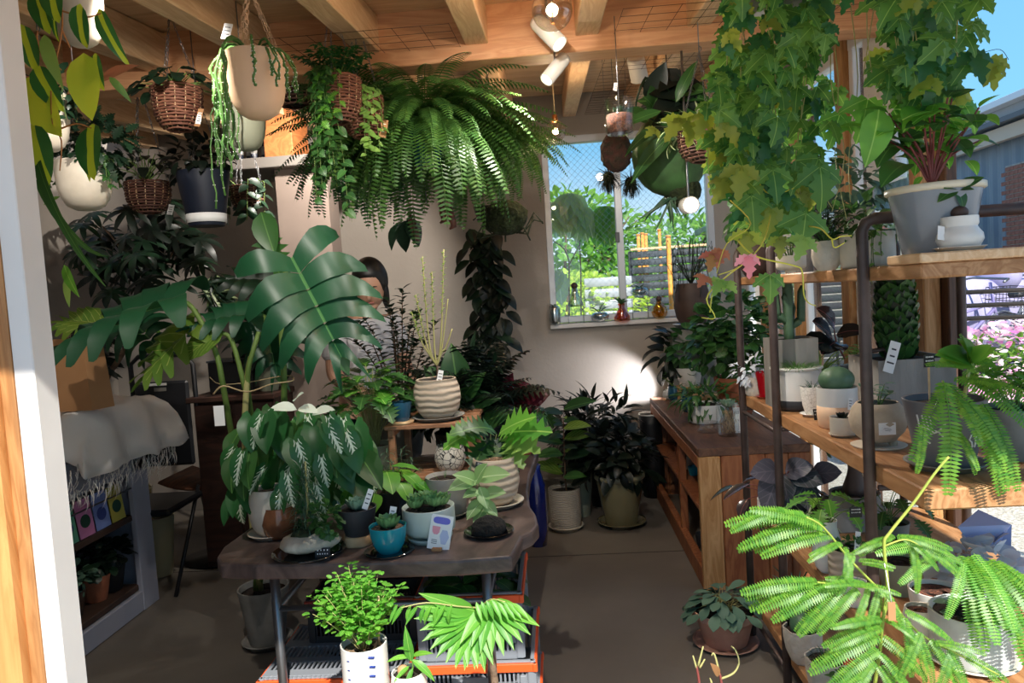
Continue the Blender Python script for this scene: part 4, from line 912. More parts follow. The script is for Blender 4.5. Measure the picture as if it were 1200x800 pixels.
fronds(c, 70, 120, 'fern', L_vdk, el=(.3, 1.45)); cloud(c, (0, 0, 75), (34, 30, 62), 260, 24, 'lance', L_dk, shell=0)
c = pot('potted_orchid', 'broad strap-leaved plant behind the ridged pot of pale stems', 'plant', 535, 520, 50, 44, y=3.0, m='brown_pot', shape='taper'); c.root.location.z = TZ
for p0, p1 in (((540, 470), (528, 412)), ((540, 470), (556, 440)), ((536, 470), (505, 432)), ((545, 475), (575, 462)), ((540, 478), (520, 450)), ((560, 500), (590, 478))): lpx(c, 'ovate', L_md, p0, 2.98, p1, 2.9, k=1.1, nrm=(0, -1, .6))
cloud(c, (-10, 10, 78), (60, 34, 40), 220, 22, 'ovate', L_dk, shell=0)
c = pot('potted_shrub', 'small upright dark shrub seen against the wall left of the pale stems', 'plant', 470, 480, 60, 50, y=3.3, m='grey_pot', shape='taper'); c.root.location.z = TZ
stems(c, 12, 50, 150, 30, 13, 'ovate', L_dk, 'stem_brown', False, 1.2, .25, 0)
# ================================================================ right-hand shelving unit
XE = .745; Z1, Z2, Z3, Z4 = 1.462, .995, .565, .16
t = thing('shelving_unit', 'brown steel framed shelving unit with four thick wooden shelves, right side', 'shelf', (XE, 2.3, 0))
for z, y0, y1, x1, th_ in ((Z1, 1.54, 3.0, 1.34, .032), (Z2, 1.55, 3.02, 1.34, .045), (Z3, 1.5, 2.8, 1.34, .04), (Z4, 1.5, 2.95, 1.34, .04)):
    for j in range(2):
        xa2 = .0 if j == 0 else (x1-XE)/2+.002; B(((xa2+(x1-XE)/2*(j+1))/2, (y0+y1)/2-2.3, z-th_/2), ((x1-XE)/2*(j+1)-xa2, y1-y0, th_)).build('shelf_board', W_shelf, t, False)
for yp, zt_, near in ((1.79, 1.575, 1), (2.52, 1.575, 0), (2.97, 1.575, 0)):
    p = MB(); R0 = .03; x0, x1 = -.012, .60; pts = [(x0, 0), (x0, zt_-R0), (x0+R0*.3, zt_-R0*.3), (x0+R0, zt_), (x1-R0, zt_), (x1-R0*.3, zt_-R0*.3), (x1, zt_-R0), (x1, 0)]
    p.tube([(a, yp-2.3, b) for a, b in pts], .0145, 8); p.build('post_hoop', Iron, t)
for z in (.1, .52, .93):
    MB().tube([(-.012, 2.52-2.3, z), (-.012, 2.97-2.3, z)], .008, 6).build('crossbar', Iron, t)
for yp in (1.77, 2.52, 2.97):
    for z in (Z2-.05, Z3-.045, Z4-.045): MB().tube([(0, yp-2.3, z-.005), (.6, yp-2.3, z-.005)], .008, 6).build('crossbar', Iron, t)
GT = 'plants on the top shelf'; 
def onz(c, z): c.root.location.z = z; return c
t = thing('wooden_board', 'short pale wooden board lying on the front of the top shelf', 'board', at(1118, 303, y=1.61)); t.location.z = Z1
B((0, .0, .010), (.21, .15, .02)).build('plank', W_joist, t, False)
c = onz(pot('potted_foliage', 'large grey glazed pot with cream rim on the top shelf, red-stemmed leafy plant', 'plant', 1097, 300, 100, 84, y=1.67, m='grey_glaze', shape='taper', rim='cream_rim', saucer='grey_glaze'), Z1)
for k in range(20):
    a = k*GA; f = math.sqrt(k/20); t_ = (1088+ur(-12, 12)+f*74*math.cos(a), 150-ur(0, 55)*(1-f)+f*34*s_(a)); dx = t_[0]-1092
    vpx(c, [(1092+dx*.05, 214, 1.67), (1092+dx*.35, 180+ur(-5, 8), 1.67), (t_[0], t_[1], 1.67+.08*s_(a))], (.0028, .0018), 'stem_red', seg=5)
    for j in range(4): lpx(c, 'ovate', L_br if ur(0, 1) < .6 else L_md, (t_[0]-dx*.1*j, t_[1]+j*8), 1.67+.08*s_(a), (t_[0]-dx*.1*j+math.cos(j*2.2+a)*30, t_[1]+j*8+s_(j*2.2+a)*16-6), 1.65+.08*s_(a)+ur(-.06, .06), k=1.1, nrm=(0, -.5, 1))
lpx(c, 'ovate', L_br, (1030, 128), 1.6, (1024, 186), 1.56, nrm=(0, -1, .3), k=1.05)
c = onz(pot('potted_seedling', 'avocado-like seedling on a glossy cream bulging jar, front of top shelf', 'plant', 1125, 297, 50, 38, y=1.59, m='white_pot', shape='jar', saucer='white_pot', soil=None), Z1+.02)
MB().ball((0, 0, c.H+5*c.s), 10*c.s, 12, 8, (1, 1, .8)).build('nut', MT['brown_pot'], c)
vpx(c, [(1122, 252, 1.59), (1121, 235, 1.59), (1122, 225, 1.59)], .0018, 'stem_brown')
for p1 in ((1103, 228), (1140, 220), (1112, 215), (1134, 240), (1150, 206)): lpx(c, 'ovate', L_md, (1121, 222), 1.59, p1, 1.57, k=1.1, nrm=(0, -.8, .8))
ptag(c, (-25, -8, 22), 8, 17, rot=.2, ink=False)
c = onz(pot('potted_foliage', 'long cream planter with trailing green foliage on the top shelf', 'plant', 1017, 310, 60, 40, y=1.95, m='cream_pot', shape='lowbowl', fill=.95), Z1)
cloud(c, (0, 0, 55), (38, 34, 30), 110, 18, 'ovate', L_md, True, shell=.3); trail(c, 3, 60, 8, 9, 'ovate', L_lt, az=(3.6, 5))
c = onz(pot('potted_fern', 'speckled cream pot with fine dark foliage, left of the cream planter', 'plant', 969, 309, 34, 34, y=2.0, m='offwhite_matt', shape='round'), Z1)
stems(c, 16, 44, 50, 26, 12, 'lance', L_dk, 'stem_dark'); grass(c, 60, 40, 20, L_md)
c = onz(pot('potted_foliage', 'small ridged cream bowl under the hanging vine, top shelf left end', 'plant', 927, 309, 34, 20, y=2.2, m='cream_pot', shape='footbowl'), Z1); stems(c, 8, 22, 30, 12, 10, 'ovate', L_md)
c = onz(pot('potted_foliage', 'tall grey pot of dense dark leaves at the back of the top shelf', 'plant', 936, 300, 46, 92, y=2.5, m='grey_pot', shape='taper'), Z1); cloud(c, (0, 0, 120), (46, 30, 40), 130, 20, 'ovate', L_md, True, shell=.2)
c = onz(pot('potted_foliage', 'blue-grey tall pot with a bushy plant behind the cream planter', 'plant', 1003, 300, 44, 70, y=2.45, m='concrete_pot', shape='taper'), Z1); cloud(c, (0, 0, 100), (46, 30, 40), 120, 18, 'ovate', L_gry, True, shell=.2)
c = onz(pot('potted_foliage', 'brown lidded pot, farthest left on the top shelf', 'pot', 885, 300, 40, 50, y=2.85, m='brown_pot', shape='round'), Z1); cloud(c, (0, 0, 70), (34, 30, 30), 80, 18, 'heart', L_md, True, shell=.2)
# ---- second shelf
c = pot('potted_grass', 'wide white pot with a dark lower band and a mat of fine green grass', 'plant', 942, 482, 56, 50, z=Z2, m='white_pot', shape='lowbowl', fill=.95, rim=None)
MB().lathe([(c.w*.865, 0), (c.w*.98, c.H*.085), (c.w*1.008, c.H*.25), (c.w*1.002, c.H*.26)], 28).build('base_band', MT['dark_grey_pot'], c); MB().lathe([(c.w*.98, 0), (c.w*1.08, .004), (c.w*1.09, .009), (c.w*1.0, .010)], 28).build('lip', MT['white_pot'], c, loc=(0, 0, c.H*.95))
grass(c, 420, 16, 20, L_grs)
c = pot('potted_cactus', 'small white diamond-textured pot with a tiny spiky plant and white saucer', 'plant', 957, 489, 27, 34, z=Z2, m='weave_white', shape='bowl', saucer='white_pot'); grass(c, 16, 15, 6, L_con)
label_card('small black plant label in front of the diamond-textured pot', 959, 492, 9, 13, Z2)
c = pot('potted_cactus', 'ribbed round green cactus in a two-tone white and pink pot', 'plant', 989, 503, 46, 48, z=Z2, m='white_pot', shape='cyl', fill=.93)
MB().lathe([(c.w*.885, 0), (c.w*.945, c.H*.04), (c.w*1.006, c.H*.3), (c.w*1.006, c.H*.55)], 28).build('base_band', MT['peach_pot'], c)
MB().ball((0, 0, c.top+12*c.s), c.r*.98, 40, 12, (1, 1, .75), wob=lambda a, z: .07*abs(math.cos(4*a))-.07).build('cactus_body', mat('cactus_skin', hx('5f7f62'), .5, hx('3f5f45'), scale=15), c)
ptag(c, (6, -24, c.top/c.s-14), 5, 14)
c = pot('potted_succulent', 'small plain cream pot and saucer holding a dark rosette, shelf edge', 'plant', 992, 513, 28, 22, z=Z2, m='cream_pot', shape='cyl', saucer='cream_pot'); rosette(c, 10, 16, L_vdk)
c = pot('potted_succulent', 'ball-shaped clay pot on three feet with a white price sticker', 'plant', 1034, 524, 64, 52, z=Z2, m='clay_ball', shape='globe', feet=1, wob=lambda a, z: .015*s_(6*a+z*80))
stems(c, 4, 18, 26, 6, 13, 'ovate', L_gry)
MB().box((0, 0, 0), (19*c.s, .001, 14*c.s), b=0).build('price_sticker', MT['tag_white'], c, False, loc=(-3*c.s, -31.4*c.s, 26*c.s)); ptag(c, (-3, -31.8, 25), 14, 6, ink=True)
MB().lathe([(.001, 0), (28*c.s, 0), (31*c.s, .005), (30*c.s, .006), (.001, .002)], 24).build('saucer', MT['cream_pot'], c, loc=(0, 0, -.001))
c = pot('potted_column_plant', 'bushy dark green column plant in a large rough concrete planter', 'plant', 1056, 488, 84, 74, y=2.32, m='concrete_pot', shape='square', fill=.95); onz(c, Z2)
for k in range(150):
    a = k*GA; z = 70+100*k/150; r = 24*math.sin(pi*min(1, .25+k/150*.72))**.6; d = Vector((math.cos(a), s_(a), .35)); leaf(c, 'round', L_md if k % 3 else L_dk, Vector((math.cos(a)*r*.5-5, s_(a)*r*.5-6, z))*c.s, (d.x*.7, d.y*.7, .75), 22*c.s, (d.x, d.y, -.3))
MB().tube([(-5*c.s, -6*c.s, c.top), (-5*c.s, -6*c.s, 168*c.s)], 3*c.s, 6).build('stem', MT['stem_brown'], c)
ptag(c, (-28, -44, 78), 11, 36, rot=.35, ink=True)
MB().tube([(-40*c.s, -10*c.s, 72*c.s), (-38*c.s, -10*c.s, 82*c.s), (-20*c.s, -10*c.s, 84*c.s), (-18*c.s, -10*c.s, 72*c.s)], 3*c.s, 6).build('pot_handle', Iron, c)
label_card('black diamond plant label on a wooden stick beside the concrete planter', 1089, 430, 12, 15, Z2, y=1.72, tilt=0)
B((0, .002, -.05), (.004, .003, .11)).build('tag_stick', MT['pale_wood'], bpy.data.objects[[o.name for o in bpy.data.objects if o.name.startswith('plant_label')][-1]], False)
c = pot('potted_rubber_plant', 'upright rubber plant with dark burgundy leaves in a grey pot', 'plant', 992, 448, 40, 34, y=2.8, m='grey_pot', shape='taper'); onz(c, Z2)
for p0, p1 in (((978, 402), (945, 398)), ((980, 392), (1008, 378)), ((978, 385), (975, 356)), ((980, 404), (990, 406)), ((976, 396), (960, 372)), ((980, 400), (968, 404))): lpx(c, 'wide', L_rub, p0, 2.78, p1, 2.7, k=1.0, nrm=(0, -.8, .8))
vpx(c, [(990, 420, 2.8), (980, 400, 2.78), (977, 380, 2.78)], .0035, 'stem_red')
c = pot('potted_grass', 'tuft of yellow-green grass between the wide white pot and the rubber plant', 'plant', 958, 440, 30, 26, y=2.92, m='grey_pot', shape='taper'); onz(c, Z2); grass(c, 60, 42, 14, L_lt)
c = pot('potted_seedling', 'small cream pot with a yellow sprout, behind the round cactus', 'plant', 1002, 440, 24, 30, y=2.95, m='cream_pot', shape='taper'); onz(c, Z2); stems(c, 4, 10, 28, 8, 12, 'ovate', L_lt)
c = pot('potted_cactus', 'branched candelabra cactus in a tall square streaked concrete pot', 'plant', 928, 462, 48, 80, y=2.66, m='concrete_pot', shape='square', fill=.97); onz(c, Z2)
for a, b, r in (((0, 0, 72), (0, 0, 152), 6.5), ((0, 0, 92), (14, 0, 100), 5), ((14, 0, 98), (16, 0, 140), 5), ((0, 0, 98), (-13, 0, 108), 5), ((-13, 0, 106), (-15, 0, 135), 5), ((0, 3, 90), (7, 5, 120), 4.5), ((0, 0, 110), (-6, -4, 132), 4)):
    P = [Vector(a).lerp(Vector(b), k/6)*c.s for k in range(7)]; t = MB(); t.tube(P, [r*c.s*(.9 if k in (0,) else 1 if k < 6 else .3) for k in range(7)], 10); v = t.v[0]
    n = len(v); 
    for i in range(n):
        ce = np.array(P[min(6, i//10)]); v[i] = ce+(v[i]-ce)*(1 if i % 2 else .68)
    t.build('cactus_arm', MT['cactus_skin'], c)
c = pot('potted_cactus', 'small bright red glazed pot and saucer behind the brown post', 'plant', 899, 461, 26, 30, y=2.86, m='red_glaze', shape='taper', saucer='red_glaze', rim=None); onz(c, Z2); grass(c, 14, 12, 6, L_con)
c = pot('potted_foliage', 'cream tray with leafy rosettes at the far left end of the second shelf', 'plant', 885, 440, 24, 22, y=2.95, m='offwhite_matt', shape='lowbowl'); onz(c, Z2); cloud(c, (-6, 0, 30), (22, 16, 18), 90, 9, 'ovate', L_sil, shell=.2)
yb = 1.66
c = pot('potted_mimosa', 'sunlit feathery mimosa in a dark grey pot scratched with white drawings', 'plant', 1128, 556, 92, 82, z=Z2, m='grey_pot', shape='taper', saucer='grey_pot')
PM = mat('slate_pot', hx('6b696c'), .6, hx('5a595e'), scale=10)
for ch in c.root.children:
    if ch.name.startswith('pot_body'): ch.data.materials[0] = PM
t = MB(); L2 = lambda a, z: (c.w*(.665+.335*z)*1.012*math.cos(a), c.w*(.665+.335*z)*1.012*s_(a), z*c.H)
for seg_ in ([(-2.75, .82), (-2.7, .5), (-2.45, .42)], [(-2.6, .82), (-2.55, .62)], [(-2.5, .82), (-2.45, .6)], [(-2.4, .82), (-2.35, .58)], [(-2.75, .66), (-2.2, .6), (-2.0, .74)], [(-2.2, .6), (-1.95, .44)], [(-2.7, .5), (-2.2, .6)],
            [(-1.3, .55), (-1.35, .48), (-1.25, .44), (-1.2, .38), (-1.3, .34)], [(-1.1, .54), (-1.1, .36)], [(-1.18, .48), (-1.0, .49)], [(-.9, .5), (-.85, .38), (-.75, .38), (-.72, .5)], [(-.6, .5), (-.6, .36), (-.45, .42), (-.6, .5)], [(-.65, .8), (-.3, .74), (-.35, .5)]):
    for (a0_, b0_), (a1_, b1_) in zip(seg_, seg_[1:]): t.tube([L2(a0_+(a1_-a0_)*k/4, b0_+(b1_-b0_)*k/4) for k in range(5)], .0020, 4)
t.build('drawn_lines', mat('chalk_line', hx('dcd8d2'), .8), c)
for p0, p1, y0, y1, k_ in (((1105, 448), (1124, 562), 1.56, 1.44, 1.1), ((1104, 448), (1078, 520), 1.58, 1.5, 1.15), ((1078, 500), (1080, 552), 1.5, 1.48, 1.1), ((1110, 446), (1186, 520), 1.58, 1.46, 1.1), ((1120, 440), (1200, 480), 1.6, 1.5, 1.2), ((1126, 440), (1210, 452), 1.6, 1.5, 1.1), ((1130, 470), (1192, 560), 1.56, 1.46, 1.1), ((1120, 480), (1160, 500), 1.58, 1.5, 1.1),
                        ((1130, 430), (1100, 420), 1.62, 1.58, 1.2), ((1135, 435), (1138, 400), 1.65, 1.62, 1.2), ((1128, 440), (1160, 418), 1.62, 1.6, 1.1), ((1120, 500), (1150, 540), 1.55, 1.48, 1.1), ((1140, 450), (1180, 440), 1.62, 1.52, 1.1), ((1122, 500), (1105, 530), 1.56, 1.5, 1.1), ((1150, 470), (1205, 560), 1.58, 1.48, 1.1), ((1112, 452), (1150, 500), 1.58, 1.48, 1.2), ((1150, 478), (1176, 540), 1.56, 1.47, 1.1)):
    for j in range(2 if p0[0] > 1114 else 1): lpx(c, 'feather', L_mim, (p0[0]+ur(-4, 4), p0[1]+ur(-4, 4)), y0+.03*j, (p1[0]+ur(-8, 8)*j, p1[1]+ur(-8, 8)*j), y1+.04*j, k=k_, nrm=(0, -.7, .8), name='frond')
for k in range(9): lpx(c, 'ovate', L_mim, (1136+ur(-4, 4), 424), 1.64, (1136+30*s_(k*.8), 424-26*abs(math.cos(k*.8))), 1.6, k=1.1, nrm=(0, -.8, .7))
vpx(c, [(1124, 500, 1.66), (1130, 465, 1.62), (1136, 430, 1.62)], (.005, .003), 'stem_pale'); vpx(c, [(1124, 495, 1.66), (1108, 455, 1.6), (1104, 446, 1.58)], .003, 'stem_pale')
c = pot('potted_shrub', 'sunlit broad-leaved herb at the right edge of the second shelf', 'plant', 1190, 530, 70, 60, y=1.78, m='grey_pot', shape='taper'); onz(c, Z2); stems(c, 14, 44, 55, 8, 22, 'ovate', L_br, parts=True, up=.7)
# ---- third shelf
c = pot('potted_begonia', 'dark blue-grey begonia with big rounded leaves at the left end of the third shelf', 'plant', 935, 610, 44, 36, y=2.62, m='navy_pot', shape='taper'); onz(c, Z3)
for k, (p0, p1) in enumerate((((912, 556), (900, 590)), ((915, 556), (925, 578)), ((925, 552), (958, 562)), ((920, 552), (940, 545)), ((912, 552), (895, 550)), ((950, 556), (978, 552)), ((940, 560), (948, 590)), ((920, 560), (905, 600)))): lpx(c, 'wide', L_beg, p0, 2.6, p1, 2.52, k=1.15, nrm=(0, -1, .5))
for k in range(5): vpx(c, [(930, 585, 2.62), (925+k*5-8, 560, 2.6), (915+k*9, 552, 2.58)], .003, 'stem_red')
c = pot('potted_foliage', 'dark purple leaved plant under the second shelf, in front of the cabinet', 'plant', 905, 560, 36, 26, y=2.72, m='white_pot', shape='lowbowl'); onz(c, Z3+.09); petioles(c, 14, 50, 30, 34, 'ovate', L_rub, 'stem_red'); onz(c, Z3)
c = pot('potted_succulent', 'white bowl with pale silvery strap leaves on the third shelf', 'plant', 948, 636, 38, 22, z=Z3, m='white_pot', shape='bowl'); grass(c, 44, 34, 14, L_str, sp=1.2)
c = pot('potted_foliage', 'tall smooth white vase pot on the third shelf', 'plant', 973, 672, 34, 62, z=Z3, m='white_pot', shape='vase'); petioles(c, 14, 34, 40, 30, 'oak', L_br, zmin=.5); onz(c, Z3)
c = pot('potted_succulent', 'ribbed sandy pot of small green leaves with a white label on the third shelf', 'plant', 1004, 690, 48, 44, z=Z3, m='ridged_beige', shape='cyl'); cloud(c, (0, 0, 46), (20, 16, 8), 60, 10, 'ovate', L_md); ptag(c, (6, -10, 52), 6, 26)
c = pot('potted_seedling', 'small white pot with bare soil in front of the ribbed sandy pot', 'pot', 1006, 712, 30, 28, z=Z3, m='white_pot', shape='taper'); grass(c, 6, 10, 4, L_grs)
label_card('black rectangular plant label on a stick among the third-shelf pots', 1003, 606, 14, 12, Z3, y=2.0, tilt=0)
c = pot('potted_bonsai', 'ficus bonsai with swollen brown trunk and glossy leaves, third shelf', 'plant', 1002, 596, 56, 14, y=2.55, m='grey_pot', shape='lowbowl'); onz(c, .665)
MB().lathe([(15*c.s, 10*c.s), (13*c.s, 20*c.s), (8*c.s, 36*c.s), (6*c.s, 44*c.s), (7*c.s, 52*c.s), (3*c.s, 60*c.s), (2*c.s, 70*c.s)], 14, wob=lambda a, z: .12*s_(3*a+z*30)).build('trunk', MT['brown_pot'], c)
cloud(c, (-12, 0, 76), (26, 16, 14), 60, 14, 'round', L_md, True, shell=.2)
t = thing('concrete_block', 'grey block carrying the ficus bonsai on the third shelf', 'block', (c.root.location.x, 2.62, Z3)); B((0, 0, .045), (.2, .16, .09)).build('block', MT['concrete_pot'], t, False)
c = pot('potted_foliage', 'medium grey pot with lobed leaves in shade behind the white vase', 'plant', 1045, 640, 40, 44, y=2.3, m='grey_pot', shape='taper'); onz(c, Z3); petioles(c, 12, 40, 44, 26, 'oak', L_md)
c = pot('flower_pot', 'black glossy flared pot on the third shelf, beside the corner post', 'pot', 1069, 672, 36, 36, z=Z3, m='black_pot', shape='flower'); grass(c, 10, 12, 6, L_md)
c = pot('flower_pot', 'plain grey-beige pot behind the black flared pot', 'pot', 1052, 650, 50, 40, y=2.05, m='green_grey_pot', shape='taper'); onz(c, Z3)
c = pot('flower_pot', 'wide white pot of bare red-brown soil behind the front fern bowl', 'pot', 1106, 742, 60, 48, z=Z3, m='white_pot', shape='bowl', soil='leca_soil')
c = pot('flower_pot', 'rounded cream pot with pebble soil, partly behind mimosa fronds', 'pot', 1084, 760, 40, 46, z=Z3, m='cream_pot', shape='round', soil='leca_soil')
c = pot('potted_fern', 'arching fern and fleshy leaves in the big grey-white bowl at lower right', 'plant', 1160, 792, 92, 62, z=Z3, m='white_pot', shape='lowbowl', saucer='cream_pot', fill=.92)
for ch in c.root.children:
    if ch.name.startswith('pot_body'): ch.data.materials[0] = mat('mottled_glaze', hx('c9cecc'), .4, hx('a9b0b0'), scale=20)
cloud(c, (0, 0, 62), (30, 24, 10), 34, 24, 'spoon', L_gry, True, shell=.1)
for k in range(16):
    x1 = 1125+k*7+ur(-6, 6); lpx(c, 'feather', L_mim if k % 3 else L_br, (1120+k*3.5, 655+ur(-8, 8)), 1.62, (x1+30, 735+ur(-25, 30)), 1.5+ur(-.03, .03), k=1.1, nrm=(0, -.8, .6), name='frond')
for p0, p1 in (((1126, 660), (1106, 645)), ((1100, 648), (1068, 672)), ((1130, 660), (1118, 712)), ((1135, 664), (1150, 720)), ((1090, 640), (1048, 640))): lpx(c, 'feather', L_br, p0, 1.6, p1, 1.54, k=1.2, nrm=(0, -.8, .7), name='frond')
c = pot('wrapped_flower', 'silvery white bouquet plant with a blue paper wrap, beyond the third shelf', 'plant', 1155, 700, 60, 30, y=1.95, m='grey_pot', shape='taper'); onz(c, Z3)
cloud(c, (-8, 0, 46), (48, 34, 26), 150, 22, 'round', L_sil, True, shell=.3)
k = MB(); k.add([(-.01, .02, .13), (.06, .03, .16), (.07, .0, .21), (.02, .06, .235), (-.05, .03, .2), (.075, .02, .06), (.05, .01, .05)], [(4, 0, 2), (4, 2, 3), (0, 1, 2), (1, 5, 2), (1, 6, 5)]); o = k.build('paper_wrap', mat('blue_paper', hx('a9bdf0'), .7), c, False); o.modifiers.new('s', 'SOLIDIFY').thickness = .001
# ---- fourth shelf
c = pot('potted_succulent', 'folded white textured pot with bristly cactus, left end of the bottom shelf', 'plant', 946, 780, 44, 42, z=Z4, m='offwhite_matt', shape='bowl', wob=lambda a, z: .05*s_(7*a)); MB().ball((0, 0, c.top+6*c.s), 15*c.s, 14, 8).build('cactus_body', MT['cactus_skin'], c)
c = pot('potted_succulent', 'second folded white pot on the bottom shelf, nearer the front', 'plant', 976, 826, 50, 52, z=Z4, m='offwhite_matt', shape='bowl', wob=lambda a, z: .05*s_(7*a+1)); grass(c, 40, 20, 14, L_con)
c = pot('potted_succulent', 'dark shaded pot with a dark plant behind the folded white pots', 'plant', 935, 735, 40, 36, y=2.75, m='navy_pot', shape='round'); onz(c, Z4); grass(c, 60, 40, 22, L_con, sp=1.2)
c = pot('potted_flower', 'small pot with a red flower glimpsed through the fronds', 'plant', 1000, 800, 44, 44, y=2.05, m='grey_pot', shape='taper'); onz(c, Z4); stems(c, 8, 26, 40, 8, 14, 'ovate', L_md)
for k in range(10): leaf(c, 'ovate', mat('petal_red', hx('d23a3f'), .5), (ur(-.01, .01), 0, c.top+44*c.s), sph(k*2.4, .3), 15*c.s, name='petal')
# ---------------------------------------------------------------- big foreground mimosa
c = thing('potted_mimosa', 'large sunlit mimosa sprawling across the lower right corner, kraft tag on its stem', 'plant', (at(1020, 800, y=1.36).x, 1.42, 0)); cc = Ctx(); cc.root = c; cc.s = .0016
MB().lathe([(.10, 0), (.13, .30), (.14, .30), (.14, .33), (.13, .33), (.12, .28), (0, .28)], 28).build('pot_body', MT['terracotta'], c)
MB().lathe([(.125, 0), (0, .002)], 16).build('soil', MT['potting_soil'], c, loc=(0, 0, .29))
cm = 1.40
for pts, r in (([(1020, 1010, 1.42), (1010, 800, 1.42), (1026, 750, 1.41), (1040, 700, cm), (1036, 640, cm), (1042, 625, cm), (1070, 590, cm), (1095, 555, cm), (1112, 535, cm)], .004), ([(1010, 900, 1.42), (1030, 770, 1.38), (1034, 735, 1.36), (1038, 700, 1.36)], .004), ([(1040, 700, cm), (1000, 660, 1.38), (965, 618, 1.35), (945, 606, 1.34)], .0028), ([(1034, 690, 1.38), (975, 684, 1.36), (958, 682, 1.34)], .0022), ([(1042, 700, 1.38), (1075, 740, 1.35), (1130, 770, 1.33), (1170, 790, 1.32)], .0025), ([(1036, 640, cm), (1060, 632, cm), (1080, 640, cm)], .002)): vpx(cc, pts, (r, r*.55), 'stem_lime')
FF = 'feather'
for p0, p1, y_ in (((945, 604), (866, 602), 1.33), ((960, 614), (880, 628), 1.34), ((975, 626), (905, 640), 1.34), ((985, 636), (955, 650), 1.34), ((965, 618), (900, 590), 1.33), ((1000, 650), (985, 690), 1.35), ((1010, 660), (1040, 662), 1.35), ((920, 597), (866, 612), 1.32), ((990, 640), (1000, 672), 1.33),
                   ((960, 682), (884, 684), 1.34), ((975, 684), (900, 704), 1.34), ((990, 686), (942, 736), 1.34), ((1005, 688), (965, 735), 1.34), ((1018, 690), (1005, 728), 1.34), ((1000, 684), (1050, 690), 1.34), ((1030, 690), (1020, 730), 1.34), ((1040, 694), (1062, 735), 1.34), ((1015, 684), (980, 680), 1.33), ((985, 684), (915, 716), 1.33),
                   ((1032, 745), (960, 778), 1.33), ((1030, 760), (975, 800), 1.32), ((1026, 775), (1000, 815), 1.32), ((1034, 735), (985, 752), 1.33), ((1034, 745), (1090, 790), 1.33), ((1030, 765), (1075, 815), 1.32), ((1036, 725), (1075, 745), 1.33), ((1034, 725), (990, 728), 1.33), ((1020, 790), (960, 825), 1.31), ((1028, 780), (1060, 830), 1.31),
                   ((1060, 722), (1075, 790), 1.33), ((1075, 740), (1100, 800), 1.32), ((1090, 748), (1130, 805), 1.32), ((1110, 760), (1140, 815), 1.31), ((1130, 770), (1178, 800), 1.31), ((1095, 752), (1150, 760), 1.31), ((1060, 715), (1110, 740), 1.33), ((1080, 740), (1060, 790), 1.32), ((1115, 762), (1100, 815), 1.31),
                   ((1050, 628), (1110, 640), cm), ((1060, 630), (1100, 660), cm), ((1070, 636), (1080, 690), cm), ((1045, 630), (1010, 640), cm), ((1075, 636), (1130, 665), cm)):
    for j in range(2): lpx(cc, FF, L_mim, (p0[0]+ur(-5, 5)*j, p0[1]+ur(-5, 5)*j), y_+.02+.025*j, (p1[0]+ur(-10, 10)*j, p1[1]+ur(-8, 8)*j), y_-.02+.03*j, k=1.12, nrm=(0, -.8, .8), name='frond')
p = at(1045, 716, y=1.33)-c.location
o = B(p, (.013, .002, .034), b=0).build('kraft_tag', MT['kraft'], c, False); MB().tube([p+Vector((0, 0, .017)), p+Vector((-.004, .002, .05)), p+Vector((-.006, .01, .085))], .0009, 4).build('tag_string', MT['tag_white'], c)
# sprouts at the bottom edge
c = thing('potted_sprout', 'yellow-green shoots with red bases rising from below the frame, centre right', 'plant', (at(842, 800, y=1.5).x, 1.5, 0)); cc = Ctx(); cc.root = c; cc.s = .0017
MB().lathe([(.09, 0), (.12, .42), (.12, .45), (.10, .45), (.1, .4), (0, .4)], 24).build('pot_body', MT['pink_terracotta'], c)
for pts, m_, r in (([(822, 900, 1.5), (820, 810, 1.5), (816, 780, 1.5)], 'stem_red', .004), ([(816, 782, 1.5), (812, 768, 1.5)], 'stem_pale', .0025), ([(818, 780, 1.5), (824, 757, 1.5)], 'stem_pale', .0025), ([(820, 782, 1.5), (826, 772, 1.5)], 'stem_pale', .0025), ([(848, 900, 1.5), (846, 810, 1.5), (843, 788, 1.5)], 'stem_red', .004), ([(843, 790, 1.5), (839, 772, 1.5), (836, 765, 1.5), (834, 768, 1.5)], 'stem_pale', .0025), ([(845, 795, 1.5), (860, 788, 1.5), (866, 775, 1.5), (862, 762, 1.5), (857, 757, 1.5)], 'stem_pale', .0025), ([(834, 800, 1.5), (832, 794, 1.5)], 'stem_pale', .0025)): vpx(cc, pts, r, m_)
lpx(cc, 'ovate', L_ivyr, (842, 792), 1.49, (838, 778), 1.48)
# ---------------------------------------------------------------- floor pot beside the cabinet
c = pot('potted_hoya', 'grey-green spoon leaves in a pale terracotta pot on the floor by the shelves', 'plant', 858, 768, 78, 42, z=0, m='pink_terracotta', shape='flower', saucer='pink_terracotta', fill=.93)
petioles(c, 60, 34, 26, 27, 'spoon', L_gry, 'stem_pale', True, .12, .8, zmin=.1)
